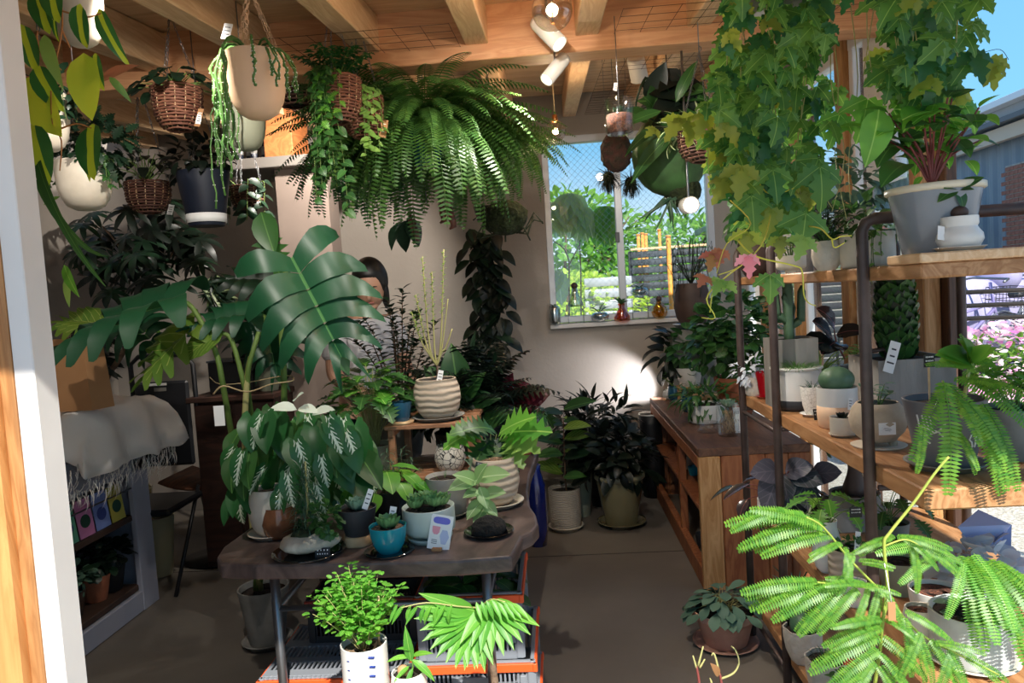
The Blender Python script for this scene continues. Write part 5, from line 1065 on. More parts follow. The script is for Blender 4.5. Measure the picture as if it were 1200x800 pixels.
# ================================================================ wooden cabinet and what stands on it
cxa, cxb, cya, cyb, ch_ = .635, 1.15, 3.45, 5.15, .68
t = thing('wooden_cabinet', 'long reddish wooden display cabinet running to the back wall', 'cabinet', ((cxa+cxb)/2, (cya+cyb)/2, 0)); L_ = cyb-cya; W2 = (cxb-cxa)
B((0, 0, ch_-.02), (W2, L_, .04)).build('worktop', W_cabtop, t, False)
for sy in (-1, 1):
    n = 5
    for k in range(n): B((-W2/2+(k+.5)*W2/n, sy*(L_/2-.02), (ch_-.04)/2), (W2/n-.002, .04+.004*(k % 2), ch_-.04)).build('plank', W_post if k == 0 and sy < 0 else W_cab, t, False)
B((-W2/2+.02, 0, .05), (.04, L_-.08, .10)).build('plinth', W_cab, t, False); B((-W2/2+.02, 0, ch_-.07), (.04, L_-.08, .06)).build('apron', W_cab, t, False)
B((W2/2-.01, 0, .34), (.02, L_-.08, .6)).build('back_panel', W_cab, t, False); B((0, 0, .36), (W2-.03, L_-.08, .02)).build('shelf', W_cab, t, False); B((-W2/2+.03, -.2, .34), (.04, .04, .58)).build('upright', W_cab, t, False)
for k, (px, py, w_, h2, m_, lab) in enumerate(((796, 566, 20, 20, 'terracotta', 'small terracotta pot inside the cabinet, upper left'), (800, 588, 20, 16, 'white_pot', 'white bowl inside the cabinet beside the terracotta pot'), (806, 598, 14, 10, 'turquoise_pot', 'turquoise dish inside the cabinet'), (812, 620, 16, 14, 'dark_grey_pot', 'dark cup low in the cabinet'), (816, 650, 16, 16, 'olive_glaze', 'olive cup at the bottom of the cabinet'))):
    c = pot('ceramic_pot', lab, 'pot', px, py, w_, h2, x=.0, y=4.5-.16*k, m=m_, soil=None); c.root.location.x = .74; c.root.location.z = .37 if k < 3 else .02
def cabp(name, label, px, py, w_, h2, m_, **k): return pot(name, label, 'plant', px, py, w_, h2, z=ch_, m=m_, **k)
c = cabp('potted_foliage', 'white oval planter with narrow dark leaves at the front of the cabinet top', 832, 497, 44, 22, 'white_pot', shape='lowbowl'); cloud(c, (0, 0, 28), (34, 24, 16), 150, 20, 'lance', L_md, shell=.1)
c = cabp('glass_terrarium', 'footed glass jar of roots with a green rosette on top', 856, 512, 26, 40, 'white_pot', shape='cyl', soil=None)
for ch in c.root.children: ch.data.materials[0] = Glass
rosette(c, 13, 18, L_suc, z=-2)
mb = MB()
for k in range(40): mb.tube([(ur(-6, 6)*c.s, ur(-6, 6)*c.s, 30*c.s), (ur(-9, 9)*c.s, ur(-9, 9)*c.s, 16*c.s), (ur(-9, 9)*c.s, ur(-9, 9)*c.s, 4*c.s)], .0007, 3)
mb.build('roots', MT['pale_wood'], c, kind='stuff')
c = cabp('glass_dish', 'low clear glass dish in front of the white oval planter', 832, 508, 26, 12, 'white_pot', shape='lowbowl', soil=None)
for ch in c.root.children: ch.data.materials[0] = Glass
label_card('white card labels beside the glass jar on the cabinet', 868, 507, 12, 30, ch_, 'tag_white', 'ink_dark')
for px, lab, m_ in ((808, 'round blue pot leaning on the cabinet, nearer the oval planter', 'teal_cup'), (792, 'blue pot at the back corner of the cabinet', 'teal_cup')): c = cabp('flower_pot', lab, px, 483 if px > 800 else 470, 18, 18, m_, shape='round'); stems(c, 6, 16, 20, 8, 10, 'lance', L_md)
t = thing('wooden_riser', 'little wooden riser holding a white pot on the cabinet', 'riser', (at(808, 470, z=ch_).x, 4.85, ch_)); B((0, 0, .10), (.16, .12, .014)).build('top', W_post, t, False); [B((sx*.07, 0, .047), (.012, .1, .094)).build('leg', W_post, t, False) for sx in (-1, 1)]
c = cabp('potted_foliage', 'white cup pot with small bright leaves on the wooden riser', 806, 447, 27, 18, 'white_pot', shape='taper'); c.root.location = (t.location.x, 4.85, ch_+.107); cloud(c, (0, 0, 34), (16, 14, 22), 70, 12, 'round', L_md)
c = cabp('tall_planter', 'tall grey box planter against the wall, right under the window corner', 806, 455, 48, 96, 'concrete_pot', shape='square'); c.root.location = (at(812, 440, y=5.05).x, 5.05, ch_); PH = at(812, 384, y=5.05).z-ch_; c.root.scale = (1, 1, PH/c.H)
c = pot('potted_wiry_plant', 'round dark pot with a tangled wiry plant standing on the tall grey planter', 'plant', 814, 381, 42, 50, y=5.05, m='brown_pot', shape='round', saucer='white_pot'); c.root.location = (at(812, 381, y=5.05).x, 5.05, ch_+PH)
mb = MB()
for k in range(46):
    a = ur(0, 6.28); P = [Vector((0, 0, 50)), Vector((math.cos(a)*14, s_(a)*14, 75)), Vector((math.cos(a)*ur(14, 30), s_(a)*ur(14, 26), ur(70, 105))), Vector((math.cos(a)*ur(16, 36), s_(a)*24, ur(30, 90)))]; mb.tube([p*c.s for p in bez(P[0], P[1], P[2], 5)+[P[3]]], .0022, 3)
mb.build('wiry_stem', MT['stem_dark'], c, kind='stuff')
c = cabp('potted_foliage', 'black-leaved plant on the wall side of the cabinet, left of the grey planter', 782, 460, 22, 20, 'black_pot', shape='taper'); c.root.location = (at(795, 450, y=5.0).x, 5.0, ch_); cloud(c, (0, 0, 52), (22, 16, 24), 70, 26, 'ovate', L_vdk, shell=.1)
c = cabp('potted_shrub', 'bushy blue-green plant behind the shelf posts, on the cabinet', 858, 455, 40, 36, 'terracotta', shape='taper'); c.root.location = (at(862, 440, y=4.3).x, 4.3, ch_+.0); cloud(c, (0, 0, 74), (42, 36, 40), 420, 12, 'round', L_md, shell=.2); stems(c, 10, 30, 60, 10, 12, 'round', L_gry)
c = cabp('wooden_bowl', 'carved wooden tray holding small pots on the cabinet', 850, 455, 60, 12, 'pale_wood', shape='bowl', soil=None); c.root.location = (at(842, 440, y=4.75).x, 4.75, ch_+.0)
t = thing('black_vase', 'tall black vase with white rim on the floor behind the cabinet corner', 'vase', (at(766, 500, y=5.1).x-.02, 5.1, 0)); MB().lathe([(.07, 0), (.08, .1), (.075, .50), (.08, .57), (.075, .57), (.065, .5), (.06, .1), (0, .1)], 24).build('body', MT['black_pot'], t); MB().lathe([(.075, .565), (.084, .57), (.08, .58), (.068, .575), (.075, .565)], 24).build('rim', MT['white_pot'], t)
P_('tendril_yellow', 'd8d04a', None, .5); L_pkl = leafm('pink_leaf', 'f0a0a8', 'e88a90', trans=.4)
def ivy(label, edge, n, seed_y, vines, px0, pz=2.1, py_=1.85, size=34):
    c = Ctx(); p = at(px0, 0, y=py_); p.z = pz; c.root = thing('hanging_ivy', label, 'plant', p, 'grape ivy hanging over the right-hand shelf'); c.s = spx(p)
    MB().lathe([(.07, 0), (.10, .1), (.105, .12), (.09, .12), (0, .10)], 20).build('pot_body', MT['grey_pot'], c); c.w = .1; c.H = .12
    zt = zc(py_)-p.z
    for k in range(3): chain(c, (.1*math.cos(k*2.1), .1*s_(k*2.1), .12), (0, 0, zt), 'steel')
    ys = sorted(edge); cnt = 0
    while cnt < n:
        y = ur(ys[0], ys[-1])
        for a, b in zip(ys, ys[1:]):
            if a <= y <= b: q = (y-a)/(b-a); x0 = edge[a][0]*(1-q)+edge[b][0]*q; x1 = edge[a][1]*(1-q)+edge[b][1]*q
        x = ur(x0, x1); a = ur(-1.1, 1.1); dy = py_+ur(-.22, .16); L_ = size*ur(.6, 1.15)
        m = L_ivy if ur(0, 1) < .64 else L_ivyd if ur(0, 1) < .75 else L_ivyy
        lpx(c, 'grape', m, (x, y-10), dy, (x+L_*s_(a), y-10+L_*math.cos(a)*.95), dy-ur(.0, .03), nrm=(ur(-.5, .5), -1, ur(.0, .7)), k=1.1); cnt += 1
    for v in vines: vpx(c, v, .0016, 'stem_pale', 'vine', 4)
    return c
vs = [[(px0, -20, 1.85), (px0+ur(-20, 20), 90, 1.83), (px0+ur(-30, 30), 180, 1.82), (px0+ur(-30, 30), ur(220, 270), 1.8)] for px0 in range(850, 1000, 13)]
c = ivy('broad hanging mass of lobed green ivy leaves left of the white window sash', {-20: (855, 1000), 60: (845, 984), 120: (822, 976), 200: (842, 965), 262: (860, 950)}, 262, 0, vs, 905)
for (p, q, y, m) in (((722, 0), 0, 0, 0),)[:0]: pass
for (p0, p1, y, m) in (((905, 195), (912, 232), 1.6, L_ivy), ((880, 225), (885, 265), 1.6, L_ivy), ((870, 190), (866, 228), 1.6, L_ivyy), ((945, 245), (940, 292), 1.5, L_ivy), ((960, 190), (968, 240), 1.6, L_ivy), ((905, 240), (898, 275), 1.6, L_ivyy), ((912, 275), (916, 298), 1.5, L_ivyy), ((878, 268), (872, 300), 1.5, L_ivyy),
                     ((902, 318), (905, 350), 1.3, L_ivy), ((876, 296), (880, 320), 1.22, L_pkl), ((836, 294), (832, 314), 1.35, L_ivyr), ((846, 290), (842, 308), 1.35, L_ivyr), ((820, 145), (806, 160), 1.9, L_ivyy), ((800, 135), (782, 160), 1.9, L_ivyy), ((770, 150), (758, 158), 1.9, L_ivyy), ((815, 130), (808, 165), 1.9, L_ivyy), ((845, 325), (838, 342), 1.2, L_lt), ((850, 330), (862, 338), 1.2, L_lt), ((828, 322), (820, 333), 1.2, L_ivyr), ((945, 275), (935, 300), 1.4, L_lt)):
    lpx(c, 'grape', m, p0, y, p1, y-.02, nrm=(0, -1, .5), k=1.15)
for v in ([(905, 240, 1.7), (896, 280, 1.4), (870, 310, 1.25), (842, 322, 1.22)], [(865, 282, 1.26), (885, 300, 1.22), (930, 311, 1.22), (940, 318, 1.22), (942, 345, 1.22), (948, 355, 1.21), (956, 358, 1.21)], [(870, 310, 1.25), (850, 325, 1.22), (836, 340, 1.21), (832, 366, 1.2)], [(856, 235, 1.6), (880, 262, 1.5), (852, 285, 1.35), (840, 320, 1.25)], [(948, 265, 1.5), (962, 268, 1.3), (975, 280, 1.25), (985, 277, 1.25), (998, 276, 1.25)], [(975, 280, 1.25), (978, 290, 1.24), (990, 284, 1.24)], [(885, 205, 1.7), (905, 228, 1.65), (960, 207, 1.6)], [(842, 330, 1.21), (828, 350, 1.2), (838, 372, 1.2), (822, 372, 1.2)]): vpx(c, v, .0015, 'tendril_yellow', 'tendril', 4)
vs = [[(px0, -20, 1.72), (px0+ur(-20, 20), 50, 1.7), (px0+ur(-20, 20), ur(80, 125), 1.7)] for px0 in range(1015, 1140, 14)]
c = ivy('right-hand hanging ivy, its lobed leaves outlined against the blue sky', {-20: (1015, 1160), 40: (1036, 1145), 80: (1030, 1140), 118: (1045, 1120)}, 118, 0, vs, 1080, 2.08, 1.72, 36)
for p0, p1 in (((1160, 62), (1168, 100)), ((1165, 68), (1156, 96)), ((1030, 130), (1028, 175)), ((1018, 110), (1010, 160)), ((985, 130), (975, 168)), ((1042, 128), (1085, 128)), ((1128, 120), (1150, 150))): lpx(c, 'grape', L_ivyy if p0[0] > 1150 else L_br, p0, 1.7, p1, 1.68, nrm=(0, -1, .4), k=1.1)
vpx(c, [(1120, 70, 1.7), (1150, 62, 1.7), (1172, 58, 1.7), (1182, 70, 1.7)], .001, 'stem_dark', 'tendril', 4)
# ---- ferns
def hpot(name, label, px, py, w, h, y, m, shape='ubowl', hook=True, cm='steel', zg=60, group=None, **k):
    c = pot(name, label, 'plant', px, py, w, h, y=y, m=m, shape=shape, group=group, **k)
    if hook: hang(c, zg=zg, m=cm)
    return c
GB = 'big ferns hanging under the ceiling'
c = hpot('hanging_fern', 'largest bright Boston fern hanging in a teal pot, left of the window', 502, 196, 46, 50, 3.12, 'teal_cup', 'taper', zg=70, group=GB); fronds(c, 210, 150, 'boston', L_bos, el=(-.2, 1.2), r=.9); 
c = hpot('hanging_fern', 'fern hanging closest to the window, dangling low over the wall', 578, 205, 44, 44, 3.4, 'grey_pot', 'taper', zg=70, group=GB); fronds(c, 120, 92, 'boston', L_bos, el=(-.35, 1.0), r=.9)
c = hpot('hanging_fern', 'darker fern hanging behind the wicker baskets', 425, 200, 44, 40, 3.5, 'brown_pot', 'taper', zg=70, group=GB); fronds(c, 110, 120, 'boston', L_bosd, el=(-.4, 1.0))
c = body('hanging_hoya', 'long dark-leaved vine hanging against the back wall below the ferns', 'plant', at(568, 258, y=4.9))
MB().lathe([(.05, 0), (.07, .09), (.06, .09), (0, .08)], 16).build('pot_body', MT['black_pot'], c); MB().tube([(0, 0, .08), (0, 0, zc(4.9)-c.root.location.z)], .003, 4).build('hook_rod', MT['steel'], c)
for k in range(110):
    y = 268+150*k/110; a = ur(-1.2, 1.2); x = 568+ur(-16, 20)-(4 if y < 330 else -6); lpx(c, 'ovate', L_vdk if k % 3 else L_dk, (x, y), 4.85, (x+24*s_(a), y+20*math.cos(a)), 4.8, nrm=(s_(a), -1, .5), k=1.1)
vpx(c, [(566, 260, 4.86), (566, 330, 4.86), (574, 415, 4.86)], .004, 'stem_dark', 'vine')
c = body('wire_moss_basket', 'round wire and moss basket with twisting roots, below the right fern', 'plant', at(592, 255, y=3.7)); MB().ball((0, 0, 0), 26*c.s, 16, 10, (1, 1, .8), wob=lambda a, z: .1*s_(5*a+z*5)).build('moss_ball', MT['moss'], c)
for k in range(9): a = ur(0, 6.28); MB().tube([Vector(q)*c.s for q in ((0, 0, -12), (20*math.cos(a), 10, -18), (34*math.cos(a), 10*s_(a), ur(-30, 5)), (44*math.cos(a), 0, ur(-40, 0)))], 1.1*c.s, 4).build('root', MT['stem_dark'], c)
MB().tube([(0, 0, 18*c.s), (0, 0, zc(3.7)-c.root.location.z)], .0025, 4).build('hook_rod', MT['steel'], c)
c = body('hanging_pitcher_plant', 'brown-red pitchers dangling under the fern', 'plant', at(500, 240, y=3.45)); 
for px, py in ((518, 248), (529, 255), (481, 265), (486, 272)):
    P = [at(px, py, y=3.4)-Vector(c.root.location)+Vector(q)*c.s for q in ((0, 0, 30), (1, 0, 14), (0, 0, 8), (1, 0, -2), (2, 0, -10), (-3, 0, -13))]; MB().tube(P, [r*c.s for r in (.6, .6, 3, 4.4, 3.6, 1)], 8).build('pitcher', mat('pitcher', hx('7a4634'), .5, hx('52302a'), scale=40), c)
for p0, p1 in (((470, 262), (452, 285)), ((475, 258), (470, 290)), ((478, 255), (490, 282))): lpx(c, 'ovate', L_dk, p0, 3.4, p1, 3.38, k=1.2)
MB().tube([(0, 0, 0), (0, 0, zc(3.45)-c.root.location.z)], .0025, 4).build('hook_rod', MT['steel'], c)
# ---- wicker baskets
c = basket('hanging_basket', 'wicker basket of trailing ivy on steel chains, left one of the pair', 'plant', 398, 145, 54, 52, 2.62); hang(c, zg=110); 
stems(c, 16, 44, 40, 12, 12, 'grape', L_ivyd, up=.3, parts=False); trail(c, 10, 170, 26, 13, 'heart', L_md, az=(2.6, 5.2), parts=False); trail(c, 5, 90, 14, 13, 'oak', L_br, az=(4, 5.4), parts=False)
c = basket('hanging_basket', 'wicker basket with a kraft tag, right one of the pair', 'plant', 427, 162, 48, 48, 2.75); hang(c, zg=120); stems(c, 10, 30, 24, 10, 12, 'grape', L_md, up=.3); trail(c, 5, 80, 14, 11, 'heart', L_lt, az=(4.8, 6.5)); ptag(c, (25, -6, 8), 8, 22, 'kraft', ink=True)
c = basket('hanging_basket', 'wicker basket with dark glossy leaves and a white barcode tag', 'plant', 211, 154, 54, 50, 2.6, 'wicker'); hang(c, zg=110); petioles(c, 30, 44, 26, 22, 'wide', L_dk, zmin=0); ptag(c, (28, -8, 12), 7, 22, 'kraft'); ptag(c, (28, -9, 10), 6, 12)
c = basket('hanging_basket', 'low wicker basket hanging deeper in, above the umbrella tree', 'plant', 176, 250, 48, 36, 3.3, 'wicker_dark', rows=12); hang(c, zg=120); petioles(c, 24, 36, 40, 20, 'ovate', L_vdk); ptag(c, (27, -4, 2), 7, 12)
c = basket('hanging_basket', 'small dark wicker basket under the loft shelf', 'plant', 291, 245, 38, 26, 3.9, 'wicker_dark', rows=9); hang(c, zg=100); trail(c, 8, 50, 8, 20, 'ovate', L_dk); 
c = basket('hanging_basket', 'dark basket with a dense dark fern behind the peach pot', 'plant', 348, 125, 64, 34, 3.2, 'wicker_dark', rows=11); hang(c, zg=110); fronds(c, 50, 70, 'boston', L_bosd, el=(0, 1.2))
# ---- plastic and ceramic hanging pots
def rhip(c, n, L, m, w=7, az=(0, 6.28)):
    """flat jointed cactus stems with pale dots"""
    t = MB(); dts = MB(); s = c.s
    for k in range(n):
        a = ur(*az); LL = L*ur(.45, 1); e_ = c.w/s; P = bez(Vector((0, 0, c.top/s)), Vector((math.cos(a)*e_*.9, s_(a)*e_*.9, c.H/s+ur(12, 34))), Vector((math.cos(a)*(e_+ur(3, 16)), s_(a)*(e_+ur(3, 16)), c.H/s-ur(0, 20))), 5); P += [P[-1]+Vector((math.cos(a)*2+ur(-3, 3), ur(-2, 2), -LL*j/6)) for j in range(1, 7)]
        ww = [w*.5*(.5+.5*abs(s_(j*1.3))) for j in range(len(P))]; t.tube([p*s for p in P], [x*s*.55 for x in ww], 4)
        for j in range(4, len(P)-1):
            for q in (.5,):
                p = P[j].lerp(P[j+1], q)
                for sg in (-1, 1): dts.add([(p+Vector((sg*ww[j]*.55, -2.0, dz)))*s if 0 else (p+Vector((sg*ww[j]*.55+dx, -.5+dy, dz)))*s for dx, dy, dz in ((0, 0, .8), (.8, 0, 0), (0, 0, -.8), (-.8, 0, 0), (0, -.8, 0))], [(0, 4, 1), (1, 4, 2), (2, 4, 3), (3, 4, 0), (0, 1, 2, 3)])
    t.build('cactus_stem', m, c, kind='stuff'); dts.build('areole', MT['tag_white'], c, kind='stuff')
mrh = mat('rhipsalis_skin', hx('55803a'), .5, hx('3f6a30'), scale=20)
c = hpot('hanging_cactus', 'peach rounded pot on beige plastic chains with a trailing leaf cactus', 304, 140, 68, 74, 1.95, 'peach_pot', hook=False); hang(c, zg=80, m='peach_pot', ll=8, wl=4.5); hang(c, zg=80, m='peach_pot', ll=8, wl=4.5, rr=.8); rhip(c, 9, 110, mrh, 8, (2.6, 4.4)); rhip(c, 9, 40, mrh, 7, (5, 8)); ptag(c, (-24, -14, 98), 10, 20)
c = hpot('hanging_cactus', 'grey-green rounded pot partly hidden below the peach pot', 291, 177, 46, 60, 2.6, 'green_grey_pot'); rhip(c, 10, 110, mrh, 5, (2, 5))
c = hpot('hanging_philodendron', 'cream pot at the top left corner with lime-variegated heart leaves on orange vines', 96, 55, 54, 62, 1.75, 'cream_pot', hook=True, zg=40)
hl = [('phil', L_phi, (44, -14), (50, 34)), ('phil', L_phi, (94, 4), (88, 58)), ('phil', L_phy, (98, 62), (98, 136)), ('phil', L_phi, (112, 62), (108, 104)), ('lance', L_phi, (116, 10), (124, 60)), ('phil', L_phi, (24, 28), (38, 82)), ('phil', L_phi, (42, 76), (62, 128)), ('phil', L_phy, (28, 92), (58, 152)), ('phil', L_phi, (108, 145), (98, 204)), ('lance', L_phy, (106, 150), (98, 208)), ('phil', L_phi, (34, 145), (44, 205)), ('lance', L_lt, (52, 40), (58, 90)), ('lance', L_ivyr, (118, 95), (152, 70)), ('lance', L_lt, (128, 90), (150, 112)), ('lance', L_lt, (70, 230), (50, 238)), ('strap', L_md, (44, 190), (88, 345)), ('strap', L_md, (46, 210), (95, 350)), ('lance', L_br, (75, 310), (85, 345)), ('lance', L_lt, (80, 320), (76, 360)), ('phil', L_phi, (58, -20), (62, 20)), ('lance', L_phi, (64, 20), (60, 46))]
for kd, m_, p0, p1 in hl: lpx(c, kd, m_, p0, 1.5+ur(-.03, .03), p1, 1.46+ur(-.03, .03), nrm=(ur(-.3, .3), -1, .3), k=1.0+.0*ur(0, 1))
P_('vine_orange', 'c9864f', 'b5753f', .6)
for v in ([(70, -20, 1.55), (73, 30, 1.5), (66, 70, 1.5), (60, 98, 1.5)], [(44, 36, 1.5), (46, 58, 1.5), (72, 82, 1.5)], [(60, 100, 1.5), (62, 145, 1.5), (72, 165, 1.5), (70, 200, 1.5)], [(72, 34, 1.5), (82, 56, 1.5)], [(70, 12, 1.5), (100, 20, 1.5), (118, 16, 1.5)], [(76, 84, 1.5), (84, 74, 1.5)], [(68, 152, 1.5), (90, 145, 1.5), (107, 150, 1.5)], [(46, 60, 1.5), (68, 58, 1.5)]): vpx(c, v, .0022, 'vine_orange', 'vine', 5)
c = hpot('hanging_foliage', 'cream pot hanging behind the philodendron, half hidden by the white jamb', 58, 178, 50, 66, 2.2, 'cream_pot', zg=70); trail(c, 9, 40, 8, 16, 'ovate', L_dk); cloud(c, (20, 0, 70), (40, 24, 26), 70, 18, 'ovate', L_dk)
c = hpot('hanging_foliage', 'wide cream pot hanging lowest at the left, beside the jamb', 102, 247, 60, 56, 2.45, 'cream_pot', zg=90); cloud(c, (14, 0, 74), (50, 30, 34), 200, 18, 'oak', L_dk, shell=.1); trail(c, 8, 40, 7, 15, 'grape', L_md)
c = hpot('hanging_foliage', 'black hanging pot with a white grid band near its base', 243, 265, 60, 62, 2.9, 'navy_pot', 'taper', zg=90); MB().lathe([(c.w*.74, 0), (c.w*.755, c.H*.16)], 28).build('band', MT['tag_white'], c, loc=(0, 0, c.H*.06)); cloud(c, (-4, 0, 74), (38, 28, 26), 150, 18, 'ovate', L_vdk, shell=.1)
# ---- right side of the ceiling
c = hpot('hanging_glass_pot', 'clear glass cup hanging from a thin rod, holding soil and a tiny succulent', 727, 157, 34, 40, 2.75, 'cream_pot', 'cyl', hook=False, soil=None)
for ch in c.root.children: ch.data.materials[0] = Glass
MB().lathe([(0, .004), (c.w*.88, .006), (c.w*.9, 22*c.s), (0, 23*c.s)], 20).build('soil', MT['leca_soil'], c); c.top = 22*c.s; rosette(c, 13, 14, L_dk); MB().tube([(0, 0, 20*c.s), (0, 0, zc(2.75)-c.root.location.z-.13)], .0018, 4).build('hook_rod', MT['steel'], c); ptag(c, (-3, -2, 54), 4, 10)
c = body('staghorn_fern', 'huge staghorn fern with a bulging ribbed shield, hanging by the window', 'plant', at(786, 180, y=3.2)); MB().ball((0, 0, 0), 40*c.s, 28, 12, (1.1, .8, 1.25), wob=lambda a, z: .05*s_(9*a)).build('shield_frond', mat('shield', hx('46703a'), .6, hx('2f4426'), scale=9), c)
MB().ball((12*c.s, 0, -44*c.s), 22*c.s, 16, 8, (1, .8, .9), wob=lambda a, z: .1*s_(5*a)).build('moss_base', MT['moss'], c)
for k in range(34):
    a = ur(-1.5, 1.5); lpx(c, 'ovate' if k % 3 else 'strap', (L_dk, L_md, L_vdk)[k % 3], (780+ur(-30, 40), 120+ur(-30, 30)), 3.12, (790+75*s_(a)*ur(.5, 1), 122-50*math.cos(a)*ur(-.5, 1.2)), 3.02, nrm=(ur(-.5, .5), -1, .4), k=.85)
for p0, p1 in (((790, 155), (742, 192)), ((770, 150), (738, 165)), ((775, 130), (735, 140)), ((792, 120), (812, 70))): lpx(c, 'lance', L_md, p0, 3.02, p1, 2.95, k=1.2, nrm=(0, -1, .5))
for k in range(14): a = ur(0, 6.28); lpx(c, 'strap', L_con, (782+ur(-10, 20), 232), 3.1, (778+30*math.cos(a), 255+14*s_(a)), 3.05, nrm=(0, -1, .2))
MB().tube([(0, 0, 45*c.s), (0, 0, zc(3.2)-c.root.location.z-.13)], .003, 5).build('hook_rod', MT['steel'], c)
for px, py in ((713, 208), (739, 214)):
    c = body('air_plant', 'spiky round air plant ball, %s of the two before the window' % ('left' if px < 720 else 'right'), 'plant', at(px, py, y=3.6)); mb = MB(); MB().ball((0, 0, 0), 7*c.s, 10, 8).build('core', MT['moss'], c)
    for k in range(150): leaf(c, 'strap', L_vdk, (0, 0, 0), sph(k*GA, math.asin(1-2*(k+.5)/150)), 21*c.s, (0, 0, 1), mb)
    mb.build('spike_foliage', L_vdk, c, kind='stuff'); MB().tube([(0, 0, 0), (0, 0, zc(3.6)-c.root.location.z-.1)], .0012, 4).build('hanging_thread', MT['steel'], c)
c = body('hanging_moss', 'shaggy dark red-brown moss clump left of the staghorn fern', 'plant', at(722, 178, y=3.4)); MB().ball((0, 0, 0), 20*c.s, 18, 10, (.9, .8, 1.2), wob=lambda a, z: .12*s_(6*a+z*8)).build('moss_ball', mat('red_moss', hx('4a2a22'), .95, hx('2a2a1c'), scale=30, bump=1), c); MB().tube([(0, 0, 0), (0, 0, zc(3.4)-c.root.location.z-.1)], .0015, 4).build('hanging_thread', MT['steel'], c)
c = basket('hanging_basket', 'wicker basket with striped grassy leaves beside the staghorn fern', 'plant', 825, 190, 56, 36, 2.9, 'wicker_dark', rows=11); hang(c, zg=90); grass(c, 70, 50, 22, L_str, sp=1.4); trail(c, 14, 30, 3, 26, 'strap', L_str)
# ---------------------------------------------------------------- lamps
def bulb(label, px, py, w, y, cord=True, em=14, power=5):
    p = at(px, py, y=y); s = spx(p); t = thing('pendant_lamp', label, 'lamp', p, 'clear globe pendant lamps'); r = w*s/2
    MB().ball((0, 0, 0), r, 24, 14).build('glass_globe', mat('globe_glass', (.82, .79, .74), .03, kind='glass', alpha=.16), t)
    MB().ball((0, 0, r*.2), r*.08, 10, 8, (1, 1, 2)).build('filament', mat('filament', (1, .62, .28), emit=em), t)
    MB().lathe([(r*.22, r*.85), (r*.3, r*.95), (r*.26, r*1.5), (0, r*1.6)], 14).build('socket', mat('brass', hx('9a6a3c'), .3, metal=.9), t); MB().tube([(0, 0, r*1.5), (0, 0, zc(y)-p.z)], .003, 5).build('cord', MT['rope'], t)
    l = bpy.data.lights.new('bulb_light', 'POINT'); l.energy = power; l.color = (1, .75, .5); l.shadow_soft_size = r*.3; lo = bpy.data.objects.new('bulb_light', l); COL.objects.link(lo); lo.parent = t
bulb('large clear globe pendant lamp at the top edge', 647, 12, 48, 2.2); bulb('small clear globe pendant lamp hanging before the window', 651, 154, 25, 3.7)
def spot(label, px, py, y, aim, w=22, L=.11, power=60, ang=50, m=None, up=True, col=(1, .93, .84)):
    p = at(px, py, y=y); t = thing('spot_lamp', label, 'lamp', p); d = Vector(aim).normalized(); M = d.to_track_quat('Z', 'Y').to_matrix().to_4x4(); r = w*spx(p)/2
    o = MB().lathe([(0, -L), (r*.9, -L), (r, -L*.9), (r, 0), (r*.88, 0), (r*.8, -L*.3), (0, -L*.35)], 24).build('lamp_body', mat('lamp_white', hx('dcd9d2'), .45), t); o.matrix_basis = M
    o = MB().lathe([(0, -L*.12), (r*.85, -L*.12), (r*.85, -L*.08), (0, -L*.06)], 20).build('lamp_lens', mat('lamp_glow', (1, .86, .62), emit=12), t); o.matrix_basis = M
    if up: MB().tube([-d*L*.5, -d*L*.5+Vector((0, 0, .04)), (-d.x*L*.5, -d.y*L*.5, zc(p.y)-p.z)], .005, 6).build('stem', MT['steel'], t)
    l = bpy.data.lights.new('spot_light', 'SPOT'); l.energy = power; l.spot_size = R_(ang); l.spot_blend = .5; l.color = col; l.shadow_soft_size = r*.8; lo = bpy.data.objects.new('spot_light', l); COL.objects.link(lo); lo.parent = t; lo.matrix_basis = Matrix.Translation(d*.01) @ (-d).to_track_quat('Z', 'Y').to_matrix().to_4x4()
    return t
spot('white cylinder spotlight under the beam aimed down right, glowing warm', 656, 52, 2.75, (.45, -.25, -.6), 21, .14, 34, 75)
spot('white cylinder spotlight below the beam aimed down left, glowing warm', 640, 94, 2.9, (-.5, -.3, -.6), 17, .13, 24, 75)
spot('bright round spotlight beside the staghorn fern', 810, 240, 3.0, (.02, -1, -.08), 20, .10, 10, 60, up=True)
spot('white spotlight on the cabinet grazing the back wall', 780, 455, 5.0, (-.62, .72, .03), 12, .06, 15, 80, up=False, col=(.92, .93, 1))
bpy.data.objects[[o.name for o in bpy.data.objects if o.name.startswith('spot_lamp')][-1]].location.z = .72
for k, (x, y, d) in enumerate(((-.9, 1.7, (-.35, .8, -.6)), (-.1, 1.7, (.05, .9, -.6)), (-1.9, 1.7, (-.1, .9, -.6)), (-1.0, 3.7, (-.5, .7, -.5)), (.5, 3.8, (.2, .6, -.7)))):  # extra spotlights added to brighten the interior, most of them unseen
    t = spot(('unseen fill spotlight added above the counter end', 'unseen fill spotlight added above the slab table', 'unseen fill spotlight added at the far left ceiling', 'spotlight added behind the ferns for the glow on the back wall', 'fill spotlight added over the cabinet')[k], 600, 300, y, d, 20, .12, (26, 34, 5, 70, 12)[k], 95)
    t.location = (x, y, zc(y)-.18); MB().tube([(0, 0, 0), (0, 0, .17)], .005, 6).build('stem', MT['steel'], t)
